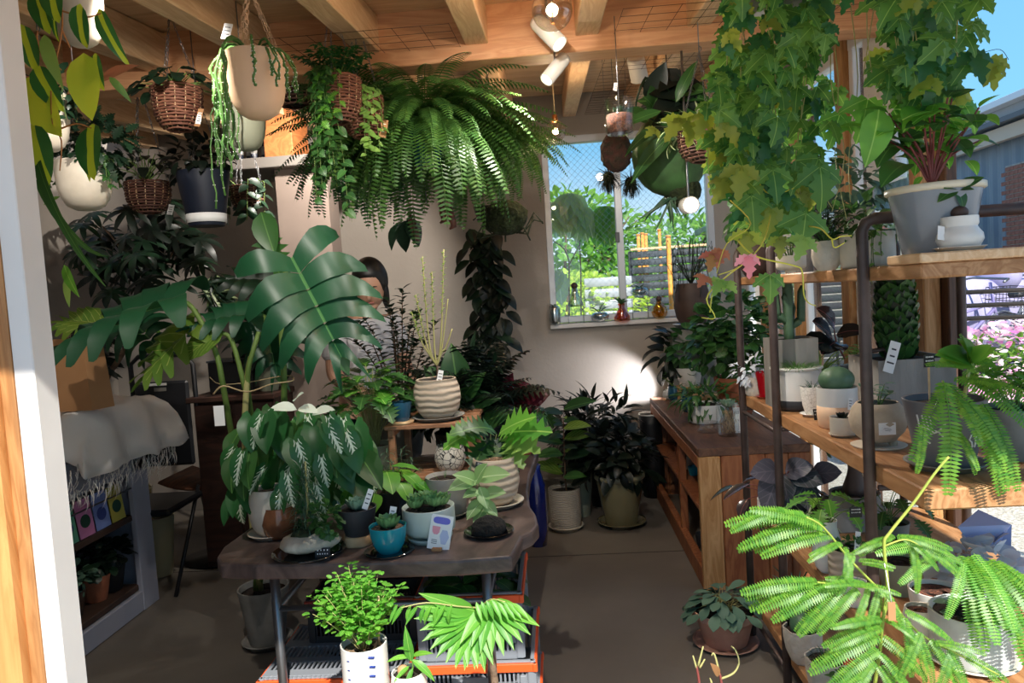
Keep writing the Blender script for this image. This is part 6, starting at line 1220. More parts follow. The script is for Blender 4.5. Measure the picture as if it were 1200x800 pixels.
# ================================================================ left: monstera, counter, chair, person
c = pot('potted_monstera', 'tall monstera with huge split leaves tied with rope, in a grey floor pot', 'plant', 305, 765, 60, 68, z=0, m='grey_pot', shape='taper', saucer='grey_pot')
yo = c.root.location.y; Y = yo-.35
for pts, r in (([(303, 690, yo), (312, 620, yo-.1), (330, 560, yo-.2), (333, 450, Y), (330, 380, Y), (336, 305, Y)], .012), ([(300, 690, yo), (300, 600, yo-.1), (278, 540, yo-.2), (262, 455, Y), (252, 410, Y), (225, 360, Y), (208, 354, Y)], .011), ([(304, 690, yo), (312, 600, yo-.1), (300, 520, yo-.2), (287, 455, Y), (272, 400, Y), (260, 390, Y)], .010), ([(303, 690, yo), (318, 590, yo-.15), (306, 540, yo-.2), (290, 450, Y), (300, 400, Y), (310, 370, Y+.1)], .010), ([(305, 690, yo), (290, 560, yo-.2), (287, 500, Y), (290, 440, Y), (294, 418, Y)], .012)):
    vpx(c, pts, (r*1.25, r*.8), 'stem_green' if r != .012 or pts[-1][0] != 294 else 'stem_pale', 'petiole', 8)
MO = [('monstera', L_mon, (342, 302), (396, 404), Y-.15, Y-.22, 1.08, 0, (.35, -1, .35)), ('monstera', L_mon, (212, 352), (96, 384), Y-.05, Y-.1, 1.15, 0, (0, -.35, 1)),
      ('wide', L_monl, (262, 388), (214, 412), Y, Y-.05, 1.15, 0, (0, -.6, .6)), ('monstera', L_monl, (228, 384), (172, 425), Y+.05, Y, 1.15, 0, (-.2, -.6, .8)), ('monstera', L_mon, (300, 368), (235, 372), Y+.1, Y+.05, 1.1, 0, (0, -.5, 1)),
      ('monstera', L_mon, (308, 365), (318, 420), Y+.2, Y+.15, 1.3, 0, (0, -1, .4)), ('monstera', L_monl, (120, 380), (80, 372), Y+.3, Y+.3, 1.2, 0, (0, -.6, .8)), ('oak', L_md, (310, 270), (322, 312), Y, Y, 1.3, 0, (0, -1, .3)), ('ovate', L_md, (306, 248), (318, 292), Y+.02, Y-.04, 1.1, 0, (0, -1, .3)), ('monstera', L_dk, (330, 330), (265, 320), Y+.5, Y+.45, 1.0, 0, (0, -.7, .8)), ('monstera', L_mon, (150, 372), (180, 400), Y+.3, Y+.2, 1.2, 0, (0, -.7, .8))]
for kd, m_, p0, p1, y0, y1, k_, v_, nr in MO: lpx(c, kd, m_, p0, y0, p1, y1, nr, v_, k_)
vpx(c, [(250, 462, Y-.05), (262, 452, Y-.06), (290, 459, Y-.06), (318, 450, Y-.06), (343, 446, Y-.03), (335, 440, Y+.06), (290, 448, Y+.08), (258, 450, Y+.05), (246, 442, Y)], .0035, 'rope', 'rope_tie')
P = at(257, 487, y=Y-.08)-c.root.location; B(P, (12*spx(at(257, 487, y=Y)), .002, .075), b=.0).build('price_tag', MT['tag_white'], c, False)
# counter
CX = -2.11; y0, y1 = 1.9, 3.62; ctop = .86; Wc = mat('counter_white', hx('a9abb8'), .6, hx('9b9dab'), scale=4)
t = thing('display_counter', 'grey-white painted display counter with open shelves on the left', 'counter', (CX-.25, (y0+y1)/2, 0)); L_ = y1-y0
for nm, c_, d_, m_ in (('worktop', (0, 0, ctop-.02), (.56, L_+.04, .04), Wc), ('back_panel', (-.22, 0, ctop/2), (.02, L_, ctop-.04), Wc), ('plinth', (.232, 0, .052), (.03, L_-.02, .10), Wc), ('end_panel', (0, L_/2-.015, ctop/2-.02), (.48, .03, ctop-.04), Wc), ('end_panel', (0, -L_/2+.015, ctop/2-.02), (.48, .03, ctop-.04), Wc),
                       ('post', (.235, L_/2-.07, ctop/2-.02), (.03, .14, ctop-.04), Wc), ('apron', (.235, 0, ctop-.10), (.03, L_, .13), Wc), ('shelf_board', (0, -.05, .47), (.46, L_-.15, .03), MT['brown_pot']), ('shelf_board', (0, -.05, .12), (.46, L_-.15, .03), MT['brown_pot'])): B(c_, d_).build(nm, m_, t, False)
MB().tube([(.24, -L_/2+.1, .62), (.24, L_/2-.14, .62)], .004, 6).build('rail', MT['steel'], t)
cols = ['3fb5b8', '6fbf9a', 'd98ab8', '7f93cf', 'b9b04f']
for k in range(5):
    y = 2.92+.12*k; t = thing('greeting_card', ('turquoise', 'green and teal', 'pink', 'blue illustrated', 'yellow-gold')[k]+' card standing behind the rail of the counter shelf', 'card', (CX-.035, y, .487)); o = B((0, 0, .085), (.003, .108, .17), b=0).build('card', mat('card_'+cols[k], hx(cols[k]), .5), t, False); o.rotation_euler.y = -.12
    f = MB().poly(ell(0, .07, .035, .03), .0008); v = f.v[0].copy(); f.v[0] = np.stack([v[:, 2]+.0018, v[:, 0], v[:, 1]], 1); f.build('printed_shape', mat('card_print%d' % (k % 2), hx(('1f4a3a', '3a4a8f')[k % 2]), .6), o, False)
for k, (y, m_, lf) in enumerate(((2.95, 'terracotta', L_dk), (3.12, 'brown_pot', L_gry), (3.3, 'terracotta', L_dk), (3.42, 'black_pot', L_vdk))):
    c = pot('potted_foliage', ('round-leaved plant in terracotta, nearest on the lowest counter shelf', 'grey-leaved plant second on the lowest counter shelf', 'dark plant third on the lowest counter shelf', 'dark plant farthest on the lowest counter shelf')[k], 'plant', 120, 700, 34, 30, y=y, m=m_, shape='taper', x=0); c.root.location = (CX-.12, y, .137); cloud(c, (0, 0, 44), (26, 24, 16), 90, 12, 'round', lf, shell=.2)
t = thing('glass_bottle', 'small clear bottle on the lowest counter shelf', 'bottle', (CX-.03, 3.0, .137)); MB().lathe([(.018, 0), (.02, .01), (.02, .08), (.008, .11), (.008, .13), (.006, .13), (.006, .1), (0, .02)], 14).build('body', Glass, t)
# paper bag, cloth, wooden crate on the counter
def bx8(bot, top, z0, z1):
    return MB().add([(x, y, z0) for x, y in bot]+[(x, y, z1) for x, y in top], [(3, 2, 1, 0), (0, 1, 5, 4), (1, 2, 6, 5), (2, 3, 7, 6), (3, 0, 4, 7)])
p = at(94, 474, y=3.1); s = spx(p); t = thing('paper_bag', 'brown kraft paper bag standing on the counter by the jamb', 'bag', (p.x, 3.1, ctop+.21)); w_ = 24*s; q_ = [(-w_, -.055), (w_, -.055), (w_*1.35, .055), (-w_*.7, .055)]
o = bx8(q_, [(a*.86-.01, b*.9) for a, b in q_], 0, 84*s).build('bag_body', MT['kraft'], t, False); o.modifiers.new('s', 'SOLIDIFY').thickness = .002
MB().tube([(-.03, -.04, 84*s), (-.02, -.04, 100*s), (.01, -.04, 100*s), (.015, -.04, 84*s)], .002, 5).build('handle', MT['rope'], t)
zb = p.z-.0; t = thing('white_cloth', 'crumpled gauzy pale cloth heaped over the end of the counter', 'cloth', (CX-.12, 3.25, ctop)); n = 40; vs = []
for i in range(n):
    for j in range(n):
        u, v = i/(n-1)*2-1, j/(n-1)*2-1; x = u*.30+.02*s_(v*9); y = v*.42+.10+.02*s_(u*11); e_ = max(abs(u), abs(v)); z = .20*(1-e_**6)+.007*s_(u*9+v*4)+.006*s_(v*13-u*5)+.003*s_(u*31+v*23)
        if u > .55: x -= (u-.55)*.05; z -= (u-.55)*.16
        z = max(z, .004) if (u < .5) else z
        if v > .8 and u < .5: z = max(z-.0, .004)
        vs.append((x, y, z+.012))
o = MB().add(vs, [(i*n+j, (i+1)*n+j, (i+1)*n+j+1, i*n+j+1) for i in range(n-1) for j in range(n-1)]).build('cloth_sheet', mat('cloth', hx('f0ebe4'), .95, hx('e6dfd6'), scale=5, bump=.1), t); o.modifiers.new('s', 'SOLIDIFY').thickness = .004
mb = MB()
for k in range(340): a = ur(0, 1); P = Vector((.30-.05, -.42+.84*a, ur(-.14, .02))); leaf(None, 'strap', MT['cloth'], P, (ur(-.1, .5), ur(-.4, .4), -1), ur(.04, .09), (1, 0, 0), mb)
mb.build('fringe', MT['cloth'], t, kind='stuff')
pass
t = thing('wooden_box', 'dark wicker-like wooden box on the counter beside the jamb', 'box', (CX-.02, 2.72, ctop)); [B((dx, dy, .05), d).build('side', MT['terracotta'], t, False) for dx, dy, d in ((.1, 0, (.015, .22, .1)), (-.1, 0, (.015, .22, .1)), (0, .11, (.2, .015, .1)), (0, -.11, (.2, .015, .1)))]; t.location.x = CX-.13
# umbrella tree
c = pot('umbrella_tree', 'tall umbrella tree with drooping whorled leaves and a leaning trunk, left back', 'plant', 186, 640, 60, 74, y=4.25, m='olive_glaze', shape='taper'); c.root.location = (at(150, 600, y=4.45).x, 4.45, 0)
ty = 4.45
vpx(c, [(150, 560, ty), (122, 462, ty), (140, 420, ty), (156, 390, ty), (165, 340, ty), (175, 300, ty)], (.022, .012), 'bark', 'trunk')
vpx(c, [(165, 340, ty), (140, 290, ty-.1), (120, 265, ty-.1)], .008, 'bark', 'branch'); vpx(c, [(160, 360, ty), (200, 300, ty), (215, 270, ty)], .008, 'bark', 'branch')
for k in range(70):
    x = ur(92, 235); y = ur(225, 345); 
    if (x-165)**2/80**2+(y-285)**2/62**2 > 1.15: continue
    d = ty+ur(-.3, .3); p = at(x, y, y=d)-c.root.location; leaf(c, 'whorl', L_vdk if k % 2 else L_dk, p, (ur(-1, 1), ur(-1, .2), ur(-.6, .0)), 34*c.s*ur(.7, 1.05), (ur(-.3, .3), -.6, .8), name='leaf_whorl')
for k in range(14): x = ur(80, 120); y = ur(375, 445); p = at(x, y, y=ty)-c.root.location; leaf(c, 'whorl', L_vdk, p, (ur(-1, 1), -.5, -.4), 30*c.s, (0, -.5, .8), name='leaf_whorl')
for p0, p1 in (((110, 385), (135, 372)), ((135, 388), (128, 398)), ((165, 375), (158, 396)), ((150, 385), (175, 378))): lpx(c, 'ovate', L_br, p0, 4.2, p1, 4.15, k=1.3)
c = pot('potted_palm', 'variegated narrow-leaved plant against the wall, right of the umbrella tree', 'plant', 245, 640, 40, 50, y=4.75, m='black_pot', shape='taper'); c.root.location.z = 0; c.root.location.x = at(262, 600, y=4.8).x; 
for k in range(70): lpx(c, 'lance', L_dk if k % 4 else L_str, (252+ur(-6, 6), 345+ur(-20, 15)), 4.75, (254+24*math.cos(k*2.4), 345+26*s_(k*2.4)), 4.7)
vpx(c, [(262, 590, 4.75), (255, 450, 4.75), (252, 345, 4.75)], .012, 'bark', 'trunk')
# chair, stool, desk
t = thing('folding_chair', 'black folding chair with tubular back, behind the counter', 'chair', (at(203, 600, y=4.0).x, 4.0, 0)); s = spx(at(203, 450, y=4.0)); z = lambda py: at(203, py, y=4.0).z
MB().tube([(-.18, .04, 0), (-.18, .02, z(425)), (-.13, .02, z(416)), (.13, .02, z(416)), (.18, .02, z(428)), (.18, .04, 0)], .014, 8).build('back_frame', Black, t)
B((0, 0, (z(446)+z(545))/2), (.31, .03, z(446)-z(545)), b=.012).build('backrest', mat('chair_black', hx('1b1d22'), .5), t, False); B((-.02, -.018, z(449)), (.12, .004, .014)).build('handle_slot', MT['tag_white'], t, False); B((0, -.017, z(455)), (.07, .003, .02)).build('label_plate', MT['grey_pot'], t, False)
B((0, -.2, .45), (.38, .38, .035), b=.012).build('seat', Black, t, False); [MB().tube([(sx*.17, -.36, 0), (sx*.17, -.02, .5)], .011, 6).build('leg', Black, t) for sx in (-1, 1)]
t = thing('pedestal_stool', 'plywood-seated stool on a round black pedestal base', 'stool', at(243, 664, z=0)+Vector((0, .16, 0))); MB().lathe([(.2, 0), (.2, .012), (.05, .03), (.03, .05), (.03, .44), (.06, .46), (0, .46)], 28).build('base', Black, t)
mb = MB(); 
for i in range(9):
    for j in range(2): u = i/8*2-1; mb.v.append(np.array([[u*.22, (j*2-1)*.2, .47+.05*abs(u)**2.2]])); mb.uv.append(np.zeros((1, 2))); mb.n += 1
mb.f = [(2*i, 2*i+2, 2*i+3, 2*i+1) for i in range(8)]; o = mb.build('seat', wood('ply', '7a4a30', '5a3524', 2), t); o.modifiers.new('s', 'SOLIDIFY').thickness = .014
t = thing('sideboard', 'dark brown wooden sideboard against the partition, behind the monstera stems', 'cabinet', ((at(242, 500, y=4.15).x+at(334, 500, y=4.15).x)/2, 4.15, 0)); w_ = at(334, 500, y=4.15).x-at(242, 500, y=4.15).x; zt = at(290, 462, y=4.0).z; Wd = wood('sideboard_wood', '44291f', '301d16', 2, (1, 5, 5))
B((0, 0, zt-.015), (w_+.04, .36, .03)).build('top', Wd, t, False); B((0, .02, zt/2), (w_, .3, zt-.03)).build('carcass', Wd, t, False); [B((sx*w_/4, -.135, zt/2), (w_/2-.02, .016, zt-.1)).build('door', Wd, t, False) for sx in (-1, 1)]
t2 = thing('black_box', 'black storage box on the sideboard', 'box', (t.location.x-.04, 4.2, zt)); B((0, 0, .09), (.26, .2, .18)).build('body', Black, t2, False); B((0, 0, .185), (.27, .21, .012)).build('lid', MT['dark_grey_pot'], t2, False)
c = pot('potted_foliage', 'dark leafy plant on the sideboard under the monstera leaf', 'plant', 318, 440, 30, 30, y=4.15, m='green_grey_pot', shape='taper'); c.root.location = (t.location.x+.16, 4.15, zt); cloud(c, (0, 0, 60), (40, 30, 34), 90, 24, 'heart', L_vdk, shell=.1)
c = pot('large_planter', 'big rounded grey planter standing before the partition', 'planter', 402, 600, 44, 60, y=4.02, m='grey_pot', shape='round'); c.root.location.z = 0; stems(c, 8, 24, 80, 10, 20, 'ovate', L_dk)
# loft shelf contents
t = thing('wooden_box', 'orange-brown wooden box on the loft shelf behind the baskets', 'box', (at(334, 160, y=4.4).x, 4.42, ztop+.06)); B((0, 0, .14), (.17, .3, .28)).build('body', wood('box_orange', 'b5713f', '9a5b30', 2), t, False); B((0, 0, .286), (.19, .32, .012)).build('lid', MT['brown_pot'], t, False)
for k, px in enumerate((281, 290, 299, 308)): t = thing('bottle', 'dark blue-black bottle on the loft shelf, %s from the left' % ('first', 'second', 'third', 'fourth')[k], 'bottle', (at(px, 190, y=4.35).x, 4.35+.05*(k % 2), ztop+.06)); MB().lathe([(.022, 0), (.024, .01), (.024, .16), (.010, .2), (.010, .24), (0, .24)], 14).build('body', MT['navy_pot'], t); MB().lathe([(.0245, .05), (.0245, .10)], 14).build('bottle_label', MT['grey_pot'], t)
# ---------------------------------------------------------------- plants on the floor at the back
c = pot('potted_rubber_plant', 'broad-leaved young tree in a ridged cream pot on the floor', 'plant', 664, 624, 38, 48, z=0, m='ridged_cream', shape='cyl', saucer='cream_pot'); vpx(c, [(664, 580, c.root.location.y), (662, 550, c.root.location.y), (660, 490, c.root.location.y)], .006, 'stem_brown')
for k in range(20): a = k*GA; y_ = 480+4.4*k; yy = c.root.location.y+.1*s_(a); lpx(c, 'ovate', (L_md, L_dk, L_monl)[k % 3], (660, y_), yy, (660+30*math.cos(a), y_-12+12*abs(s_(a))), yy-.05, k=1.25, nrm=(0, -.5, 1))
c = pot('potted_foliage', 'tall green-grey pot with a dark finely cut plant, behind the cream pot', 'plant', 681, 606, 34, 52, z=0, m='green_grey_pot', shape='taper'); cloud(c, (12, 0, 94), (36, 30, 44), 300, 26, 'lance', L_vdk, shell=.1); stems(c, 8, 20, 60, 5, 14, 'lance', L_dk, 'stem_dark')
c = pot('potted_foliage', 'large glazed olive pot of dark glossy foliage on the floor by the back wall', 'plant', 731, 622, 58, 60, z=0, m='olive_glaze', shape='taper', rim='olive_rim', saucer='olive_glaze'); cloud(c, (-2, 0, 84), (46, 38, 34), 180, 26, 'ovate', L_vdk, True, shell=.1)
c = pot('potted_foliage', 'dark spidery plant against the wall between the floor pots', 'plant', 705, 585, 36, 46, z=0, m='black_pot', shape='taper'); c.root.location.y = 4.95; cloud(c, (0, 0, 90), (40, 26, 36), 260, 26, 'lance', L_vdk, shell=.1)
t = thing('blue_vase', 'tall cobalt blue vase on the floor right of the slab table', 'vase', (at(629, 600, y=4.2).x, 4.2, 0)); MB().lathe([(.05, 0), (.06, .1), (.058, .35), (.035, .44), (.038, .47), (.03, .47), (.03, .44), (.05, .3), (0, .1)], 24).build('body', MT['blue_vase'], t)
c = pot('flower_pot', 'olive-white pot standing on the floor behind the counter end', 'pot', 183, 640, 40, 70, y=3.95, m='olive_rim', shape='taper'); c.root.location = (at(184, 620, y=3.98).x, 3.98, 0)
# ---------------------------------------------------------------- window sill things
ys_ = YB-.0; zs = WZ0
def sill(name, lab, cat, px, prof, m_, y=5.26):
    t = thing(name, lab, cat, (at(px, 370, y=y).x, y, zs)); s = spx(t.location); MB().lathe([(a*s, b*s) for a, b in prof], 22).build('body', m_, t); c = Ctx(); c.root = t; c.s = s; return c
Fr = mat('frosted_glass', (.82, .90, .90), .15, kind='glass', alpha=.45); Am = mat('amber_glass', (.95, .45, .10), .05, kind='glass', alpha=.15); Ye = mat('yellow_glass', (.95, .72, .20), .05, kind='glass', alpha=.15)
st2 = lambda px, lab: [thing('wire_stand', lab, 'stand', (at(px, 370, y=5.26).x, 5.26, zs))]
for px, hgt, lab in ((675, 20, 'wire stand under the frosted flask on the sill'), (751, 26, 'wire stand under the glass bowl on the sill')):
    t = st2(px, lab)[0]; s = spx(t.location); MB().tube([(-9*s, 0, 0), (-9*s, 0, hgt*s), (9*s, 0, hgt*s), (9*s, 0, 0)], .0015, 4).build('wire_frame', MT['steel'], t); MB().tube([(-9*s, .03, 0), (-9*s, .03, hgt*s), (9*s, .03, hgt*s), (9*s, .03, 0)], .0015, 4).build('wire_frame', MT['steel'], t)
c = sill('flask_vase', 'frosted triangular flask with a dark bulb on a wire stand, left half of the sill', 'vase', 675, [(9, 20), (9.5, 22), (4, 36), (3, 42), (2.4, 42), (3, 36), (0, 23)], Fr); MB().ball((0, 0, 44*c.s), 4*c.s, 8, 6).build('bulb', MT['brown_pot'], c)
c = sill('glass_bowl', 'low pale blue glass bowl with a dark sprout, beside the mullion', 'bowl', 703, [(3, 0), (9, 3), (11, 7), (8, 11), (7, 11), (9, 7), (0, 3)], Fr); [leaf(c, 'ovate', L_dk, (0, 0, 10*c.s), (q, 0, .8), 16*c.s) for q in (-.8, .6, .1)]
c = sill('amber_vase', 'small amber glass vase with a green sprig on the sill', 'vase', 729, [(9, 0), (9.5, 4), (5, 12), (3, 16), (4.5, 20), (3.8, 20), (2.4, 16), (8, 4), (0, 1)], Am); [leaf(c, 'lance', L_md, (0, 0, 18*c.s), sph(q*1.1, .8), 18*c.s, name='leaf') for q in range(6)]
c = sill('glass_bowl', 'clear bowl with a small plant raised on a wire stand, right half of the sill', 'bowl', 751, [(3, 26), (9, 29), (11, 33), (8, 37), (7, 37), (9, 33), (0, 29)], Fr); [leaf(c, 'lance', L_md, (0, 0, 36*c.s), sph(q*1.3, .6), 13*c.s) for q in range(5)]
c = sill('yellow_vase', 'round yellow glass vase with a bulb on top, right end of the sill', 'vase', 773, [(4, 0), (8, 3), (9.5, 8), (8, 14), (4, 18), (4, 21), (3.2, 21), (3, 18), (7, 13), (7.5, 8), (0, 2)], Ye); MB().ball((0, 0, 23*c.s), 3.6*c.s, 8, 6).build('bulb', MT['brown_pot'], c)
c = sill('glass_vase', 'frosted glass vase at the left corner of the sill', 'vase', 650, [(6, 0), (7, 4), (7, 18), (5, 22), (4, 22), (6, 17), (6, 4), (0, 1)], Fr); [leaf(c, 'lance', L_gry, (0, 0, 20*c.s), sph(q*1.3, .9), 12*c.s) for q in range(4)]
# ================================================================ person behind the monstera
px_, py_ = at(424, 330, y=3.72).x, 3.72
man = thing('person', 'person with dark hair in a loose white shirt, head bowed behind the monstera leaf', 'person', (px_, py_, 0), rz=.85)
def skin(name, pts, edges, m, par, sub=2):
    me = bpy.data.meshes.new(name); me.from_pydata([p[:3] for p in pts], edges, []); o = bpy.data.objects.new(name, me); COL.objects.link(o); o.parent = par
    o.modifiers.new('Skin', 'SKIN'); sv = me.skin_vertices[0].data
    for i, p in enumerate(pts): sv[i].radius = (p[3], p[4] if len(p) > 4 else p[3]); sv[i].use_root = (i == 0)
    u = o.modifiers.new('Sub', 'SUBSURF'); u.levels = sub; u.render_levels = sub; me.materials.append(m); return o
Sk = mat('skin', hx('c99a80'), .55, hx('c08f74'), scale=6); Hr = mat('hair', hx('17130f'), .45); Sh = mat('shirt', hx('c9c6c8'), .85, hx('bdbabd'), scale=8, bump=.2); Tr = mat('trousers', hx('2b2d38'), .85)
HZ = at(428, 308, y=3.72).z            # crown
k = HZ/1.62
V = [(0, .02, .93*k, .14, .11), (0, .02, 1.10*k, .125, .095), (0, .01, 1.26*k, .16, .10), (0, 0, 1.345*k, .07, .06), (0, -.03, 1.40*k, .05), (0, -.05, 1.46*k, .055),
     (-.165, .0, 1.32*k, .055), (-.22, -.02, 1.08*k, .042), (-.14, -.2, .98*k, .032), (-.10, -.28, .97*k, .025, .018), (.165, .0, 1.32*k, .055), (.22, -.02, 1.08*k, .042), (.14, -.2, .98*k, .032), (.10, -.28, .97*k, .025, .018),
     (-.09, .02, .84*k, .095), (-.10, .0, .46*k, .062), (-.10, .03, .08*k, .042), (-.10, -.10, .03, .038, .03), (.09, .02, .84*k, .095), (.10, .0, .46*k, .062), (.10, .03, .08*k, .042), (.10, -.10, .03, .038, .03)]
skin('body', V, [(0, 1), (1, 2), (2, 3), (3, 4), (4, 5), (2, 6), (6, 7), (7, 8), (8, 9), (2, 10), (10, 11), (11, 12), (12, 13), (0, 14), (14, 15), (15, 16), (16, 17), (0, 18), (18, 19), (19, 20), (20, 21)], Sk, man)
for sx in (-1, 1):
    for j in range(5):
        a = (-.9, -.25, 0, .22, .45)[j]; L_ = (.045, .062, .07, .065, .05)[j]; b = Vector((sx*.10-sx*.0, -.285, .97*k))+Vector(((j-2)*.011*sx*-1, 0, 0)); d = Vector((-sx*s_(-a)*.6, -1, -.3)).normalized()
        skin('finger', [(*b, .009), (*(b+d*L_*.5), .008), (*(b+d*L_*.8+Vector((0, 0, -.012))), .007), (*(b+d*L_+Vector((0, .0, -.026))), .006)], [(0, 1), (1, 2), (2, 3)], Sk, man, 1)
hd = bpy.data.objects.new('head', MB().ball((0, 0, 0), .1, 28, 20, (.76, .95, 1.16)).mesh('head', Sk)); COL.objects.link(hd); hd.parent = man; hd.location = (0, -.07, HZ-.118); hd.rotation_euler = (.45, 0, -.75)
MB().ball((0, -.100, -.015), .016, 10, 8, (.7, 1, 1.3)).build('nose', Sk, hd); MB().ball((0, -.05, -.085), .035, 12, 8, (1, 1, .7)).build('chin', Sk, hd); [MB().ball((q*.078, .0, -.01), .02, 10, 8, (.4, .8, 1.3)).build('ear', Sk, hd) for q in (-1, 1)]
for sx in (-1, 1): MB().ball((sx*.03, -.085, .012), .011, 10, 6, (1.2, .6, .6)).build('eye', MT['tag_white'], hd); MB().ball((sx*.03, -.0915, .012), .0052, 8, 6).build('iris', Hr, hd); MB().tube([(sx*.045, -.082, .032), (sx*.03, -.091, .036), (sx*.014, -.092, .033)], .0022, 4).build('eyebrow', Hr, hd)
MB().tube([(-.02, -.088, -.052), (0, -.094, -.05), (.02, -.088, -.052)], .0045, 6).build('mouth', mat('lip', hx('a8665c'), .5), hd)
MB().ball((0, .018, .022), .108, 28, 18, (.84, .98, 1.12), wob=lambda a, z: .02*s_(14*a)-(.35*max(0, -math.sin(a)-.55) if z < .45 else 0)).ball((-.07, .0, -.05), .04, 12, 10, (.5, 1, 2.0)).ball((.07, .0, -.05), .04, 12, 10, (.5, 1, 2.0)).build('hair', Hr, hd)
V2 = [(0, .02, .84*k, .175, .14), (0, .02, 1.08*k, .155, .125), (0, .01, 1.25*k, .175, .12), (-.165, .0, 1.31*k, .075), (-.215, -.01, 1.14*k, .062), (.165, .0, 1.31*k, .075), (.215, -.01, 1.14*k, .062), (0, -.0, 1.33*k, .075, .07)]
skin('shirt', V2, [(0, 1), (1, 2), (2, 3), (3, 4), (2, 5), (5, 6), (2, 7)], Sh, man)
skin('trousers', [(0, .02, .90*k, .15, .12), (-.09, .02, .80*k, .105), (-.10, .0, .46*k, .075), (-.10, .03, .12*k, .06), (.09, .02, .80*k, .105), (.10, .0, .46*k, .075), (.10, .03, .12*k, .06)], [(0, 1), (1, 2), (2, 3), (0, 4), (4, 5), (5, 6)], Tr, man)
for sx in (-1, 1): MB().ball((sx*.10, -.06, .035), .05, 16, 10, (.95, 2.4, .7)).build('shoe', Black, man)
# ================================================================ outdoors behind the window
def tree(label, x, y, h, r, n, sz, m, kind='ovate', cat='tree', name='tree', z0=.8, g=None, rz=None):
    c = Ctx(); c.root = thing(name, label, cat, (x, y, -.09), g); c.s = 1; c.top = 0; c.r = .05; rz = rz or (h-z0)/2
    st = MB()
    for k in range(7): a = k*GA; st.tube([(0, 0, 0), (0, 0, z0*.6), (math.cos(a)*r*.4, s_(a)*r*.4, z0+rz*.8), (math.cos(a)*r*.8, s_(a)*r*.8, z0+rz*1.5)], [.06*h/3, .05*h/3, .03*h/3, .01], 5)
    st.build('trunk', MT['bark'], c); cloud(c, (0, 0, z0+rz), (r, r, rz), n, sz, kind, m, shell=.35); return c
for x, y, h, r, n, lab, m in ((.1, 8.6, 1.75, 1.0, 2600, 'sunlit yellow-green shrub right outside the back window', L_try), (.2, 14.5, 3.5, 1.9, 3200, 'green tree behind the yellow-green shrub', L_tree), (2.6, 15.0, 2.9, 2.2, 3000, 'wide green tree behind the grey slat fence', L_tree), (-2.6, 14, 3.6, 1.8, 1000, 'tree left of the window view', L_tree), (4.4, 20, 3.4, 2, 1000, 'tree farther right behind the fence', L_tree)): tree(lab, x, y, h, r, n, .2 if h > 2.5 else .10, m)
c = tree('orange-red leaved shrub at the left edge of the window', -.75, 8.2, 2.2, .35, 300, .12, leafm('orange_leaf', 'e0673a', 'f0a080', trans=.4), z0=.3)
c = body('mango_sapling', 'young tree with drooping large pale leaves right behind the window glass', 'tree', (at(668, 600, y=6.0).x, 6.0, -.09)); c.s = .007
vpx(c, [(668, 700, 6.0), (667, 360, 6.0), (665, 300, 6.0), (648, 282, 6.0)], .008, 'bark', 'trunk'); vpx(c, [(667, 310, 6.0), (680, 285, 6.0)], .006, 'bark', 'branch'); vpx(c, [(681, 700, 6.0), (681, 360, 6.0), (679, 282, 6.0)], .008, 'bark', 'trunk')
for k in range(36):
    hub = ((650, 250), (680, 255), (668, 240), (705, 262), (712, 255), (655, 330))[k % 6]; a = ur(-1.2, 1.2)
    if hub[1] == 330 and k > 18: continue
    lpx(c, 'ovate', L_br if hub[0] > 700 else L_pal, (hub[0]+ur(-5, 5), hub[1]-14), 6.0, (hub[0]+24*s_(a), hub[1]+26*math.cos(a)), 5.95, k=1.1, nrm=(s_(a)*.5, -1, .3))
# grey slat fence with orange poles
fx0, fx1, fy = at(742, 360, y=9.5).x, at(1000, 360, y=9.5).x, 9.5; ft_ = at(760, 293, y=fy).z; fb = -.09
t = thing('slat_fence', 'dark grey horizontal slat fence outside the back window', 'fence', ((fx0+fx1)/2, fy, fb)); W_ = fx1-fx0; n = 20; me = B((0, 0, 0), (W_, .02, (ft_-fb)/n*.82)).mesh('slat', mat('fence_grey', hx('363a40'), .6, hx('2d3035'), scale=2))
for k in range(n): o = bpy.data.objects.new('slat', me); COL.objects.link(o); o.parent = t; o.location.z = (k+.5)*(ft_-fb)/n; o.rotation_euler.x = -.25
for k in range(6): B((-W_/2+k*W_/5, .03, (ft_-fb)/2), (.05, .04, ft_-fb)).build('post', MT['fence_grey'], t, False)
B((0, 0, ft_-fb+.02), (W_, .05, .03)).build('cap_rail', W_joist, t, False)
fx2 = at(700, 360, y=7.5).x; ft2 = at(722, 300, y=7.5).z; t = thing('slat_fence', 'short pale slatted fence panel left of the mullion', 'fence', (fx2+.15, 7.9, fb)); n = 14; me = B((0, 0, 0), (.5, .02, (ft2-fb)/n*.7)).mesh('slat', mat('fence_pale', hx('a9adb3'), .6))
for k in range(n): o = bpy.data.objects.new('slat', me); COL.objects.link(o); o.parent = t; o.location.z = (k+.5)*(ft2-fb)/n*.9
Or = mat('orange_pole', hx('e8952f'), .6)
for k, (px, y_, pt, pb) in enumerate(((785, 7.0, 278, 372), (750, 9.8, 276, 310), (755, 9.8, 274, 310), (759, 9.8, 275, 310), (775, 9.8, 270, 310))):
    z1 = at(px, pt, y=y_).z; t = thing('orange_pole', ('tall orange-yellow pole nearest the back window', 'first thin orange post above the slat fence', 'second thin orange post above the slat fence', 'third thin orange post above the slat fence', 'separate orange post right of the trio above the fence')[k], 'pole', (at(px, 320, y=y_).x, y_, fb)); MB().tube([(0, 0, 0), (0, 0, z1-fb)], .022 if k == 0 else .02, 8).build('shaft', Or, t); MB().tube([(0, 0, z1-fb), (0, 0, z1-fb+.02)], .026, 8).build('cap', Or, t)
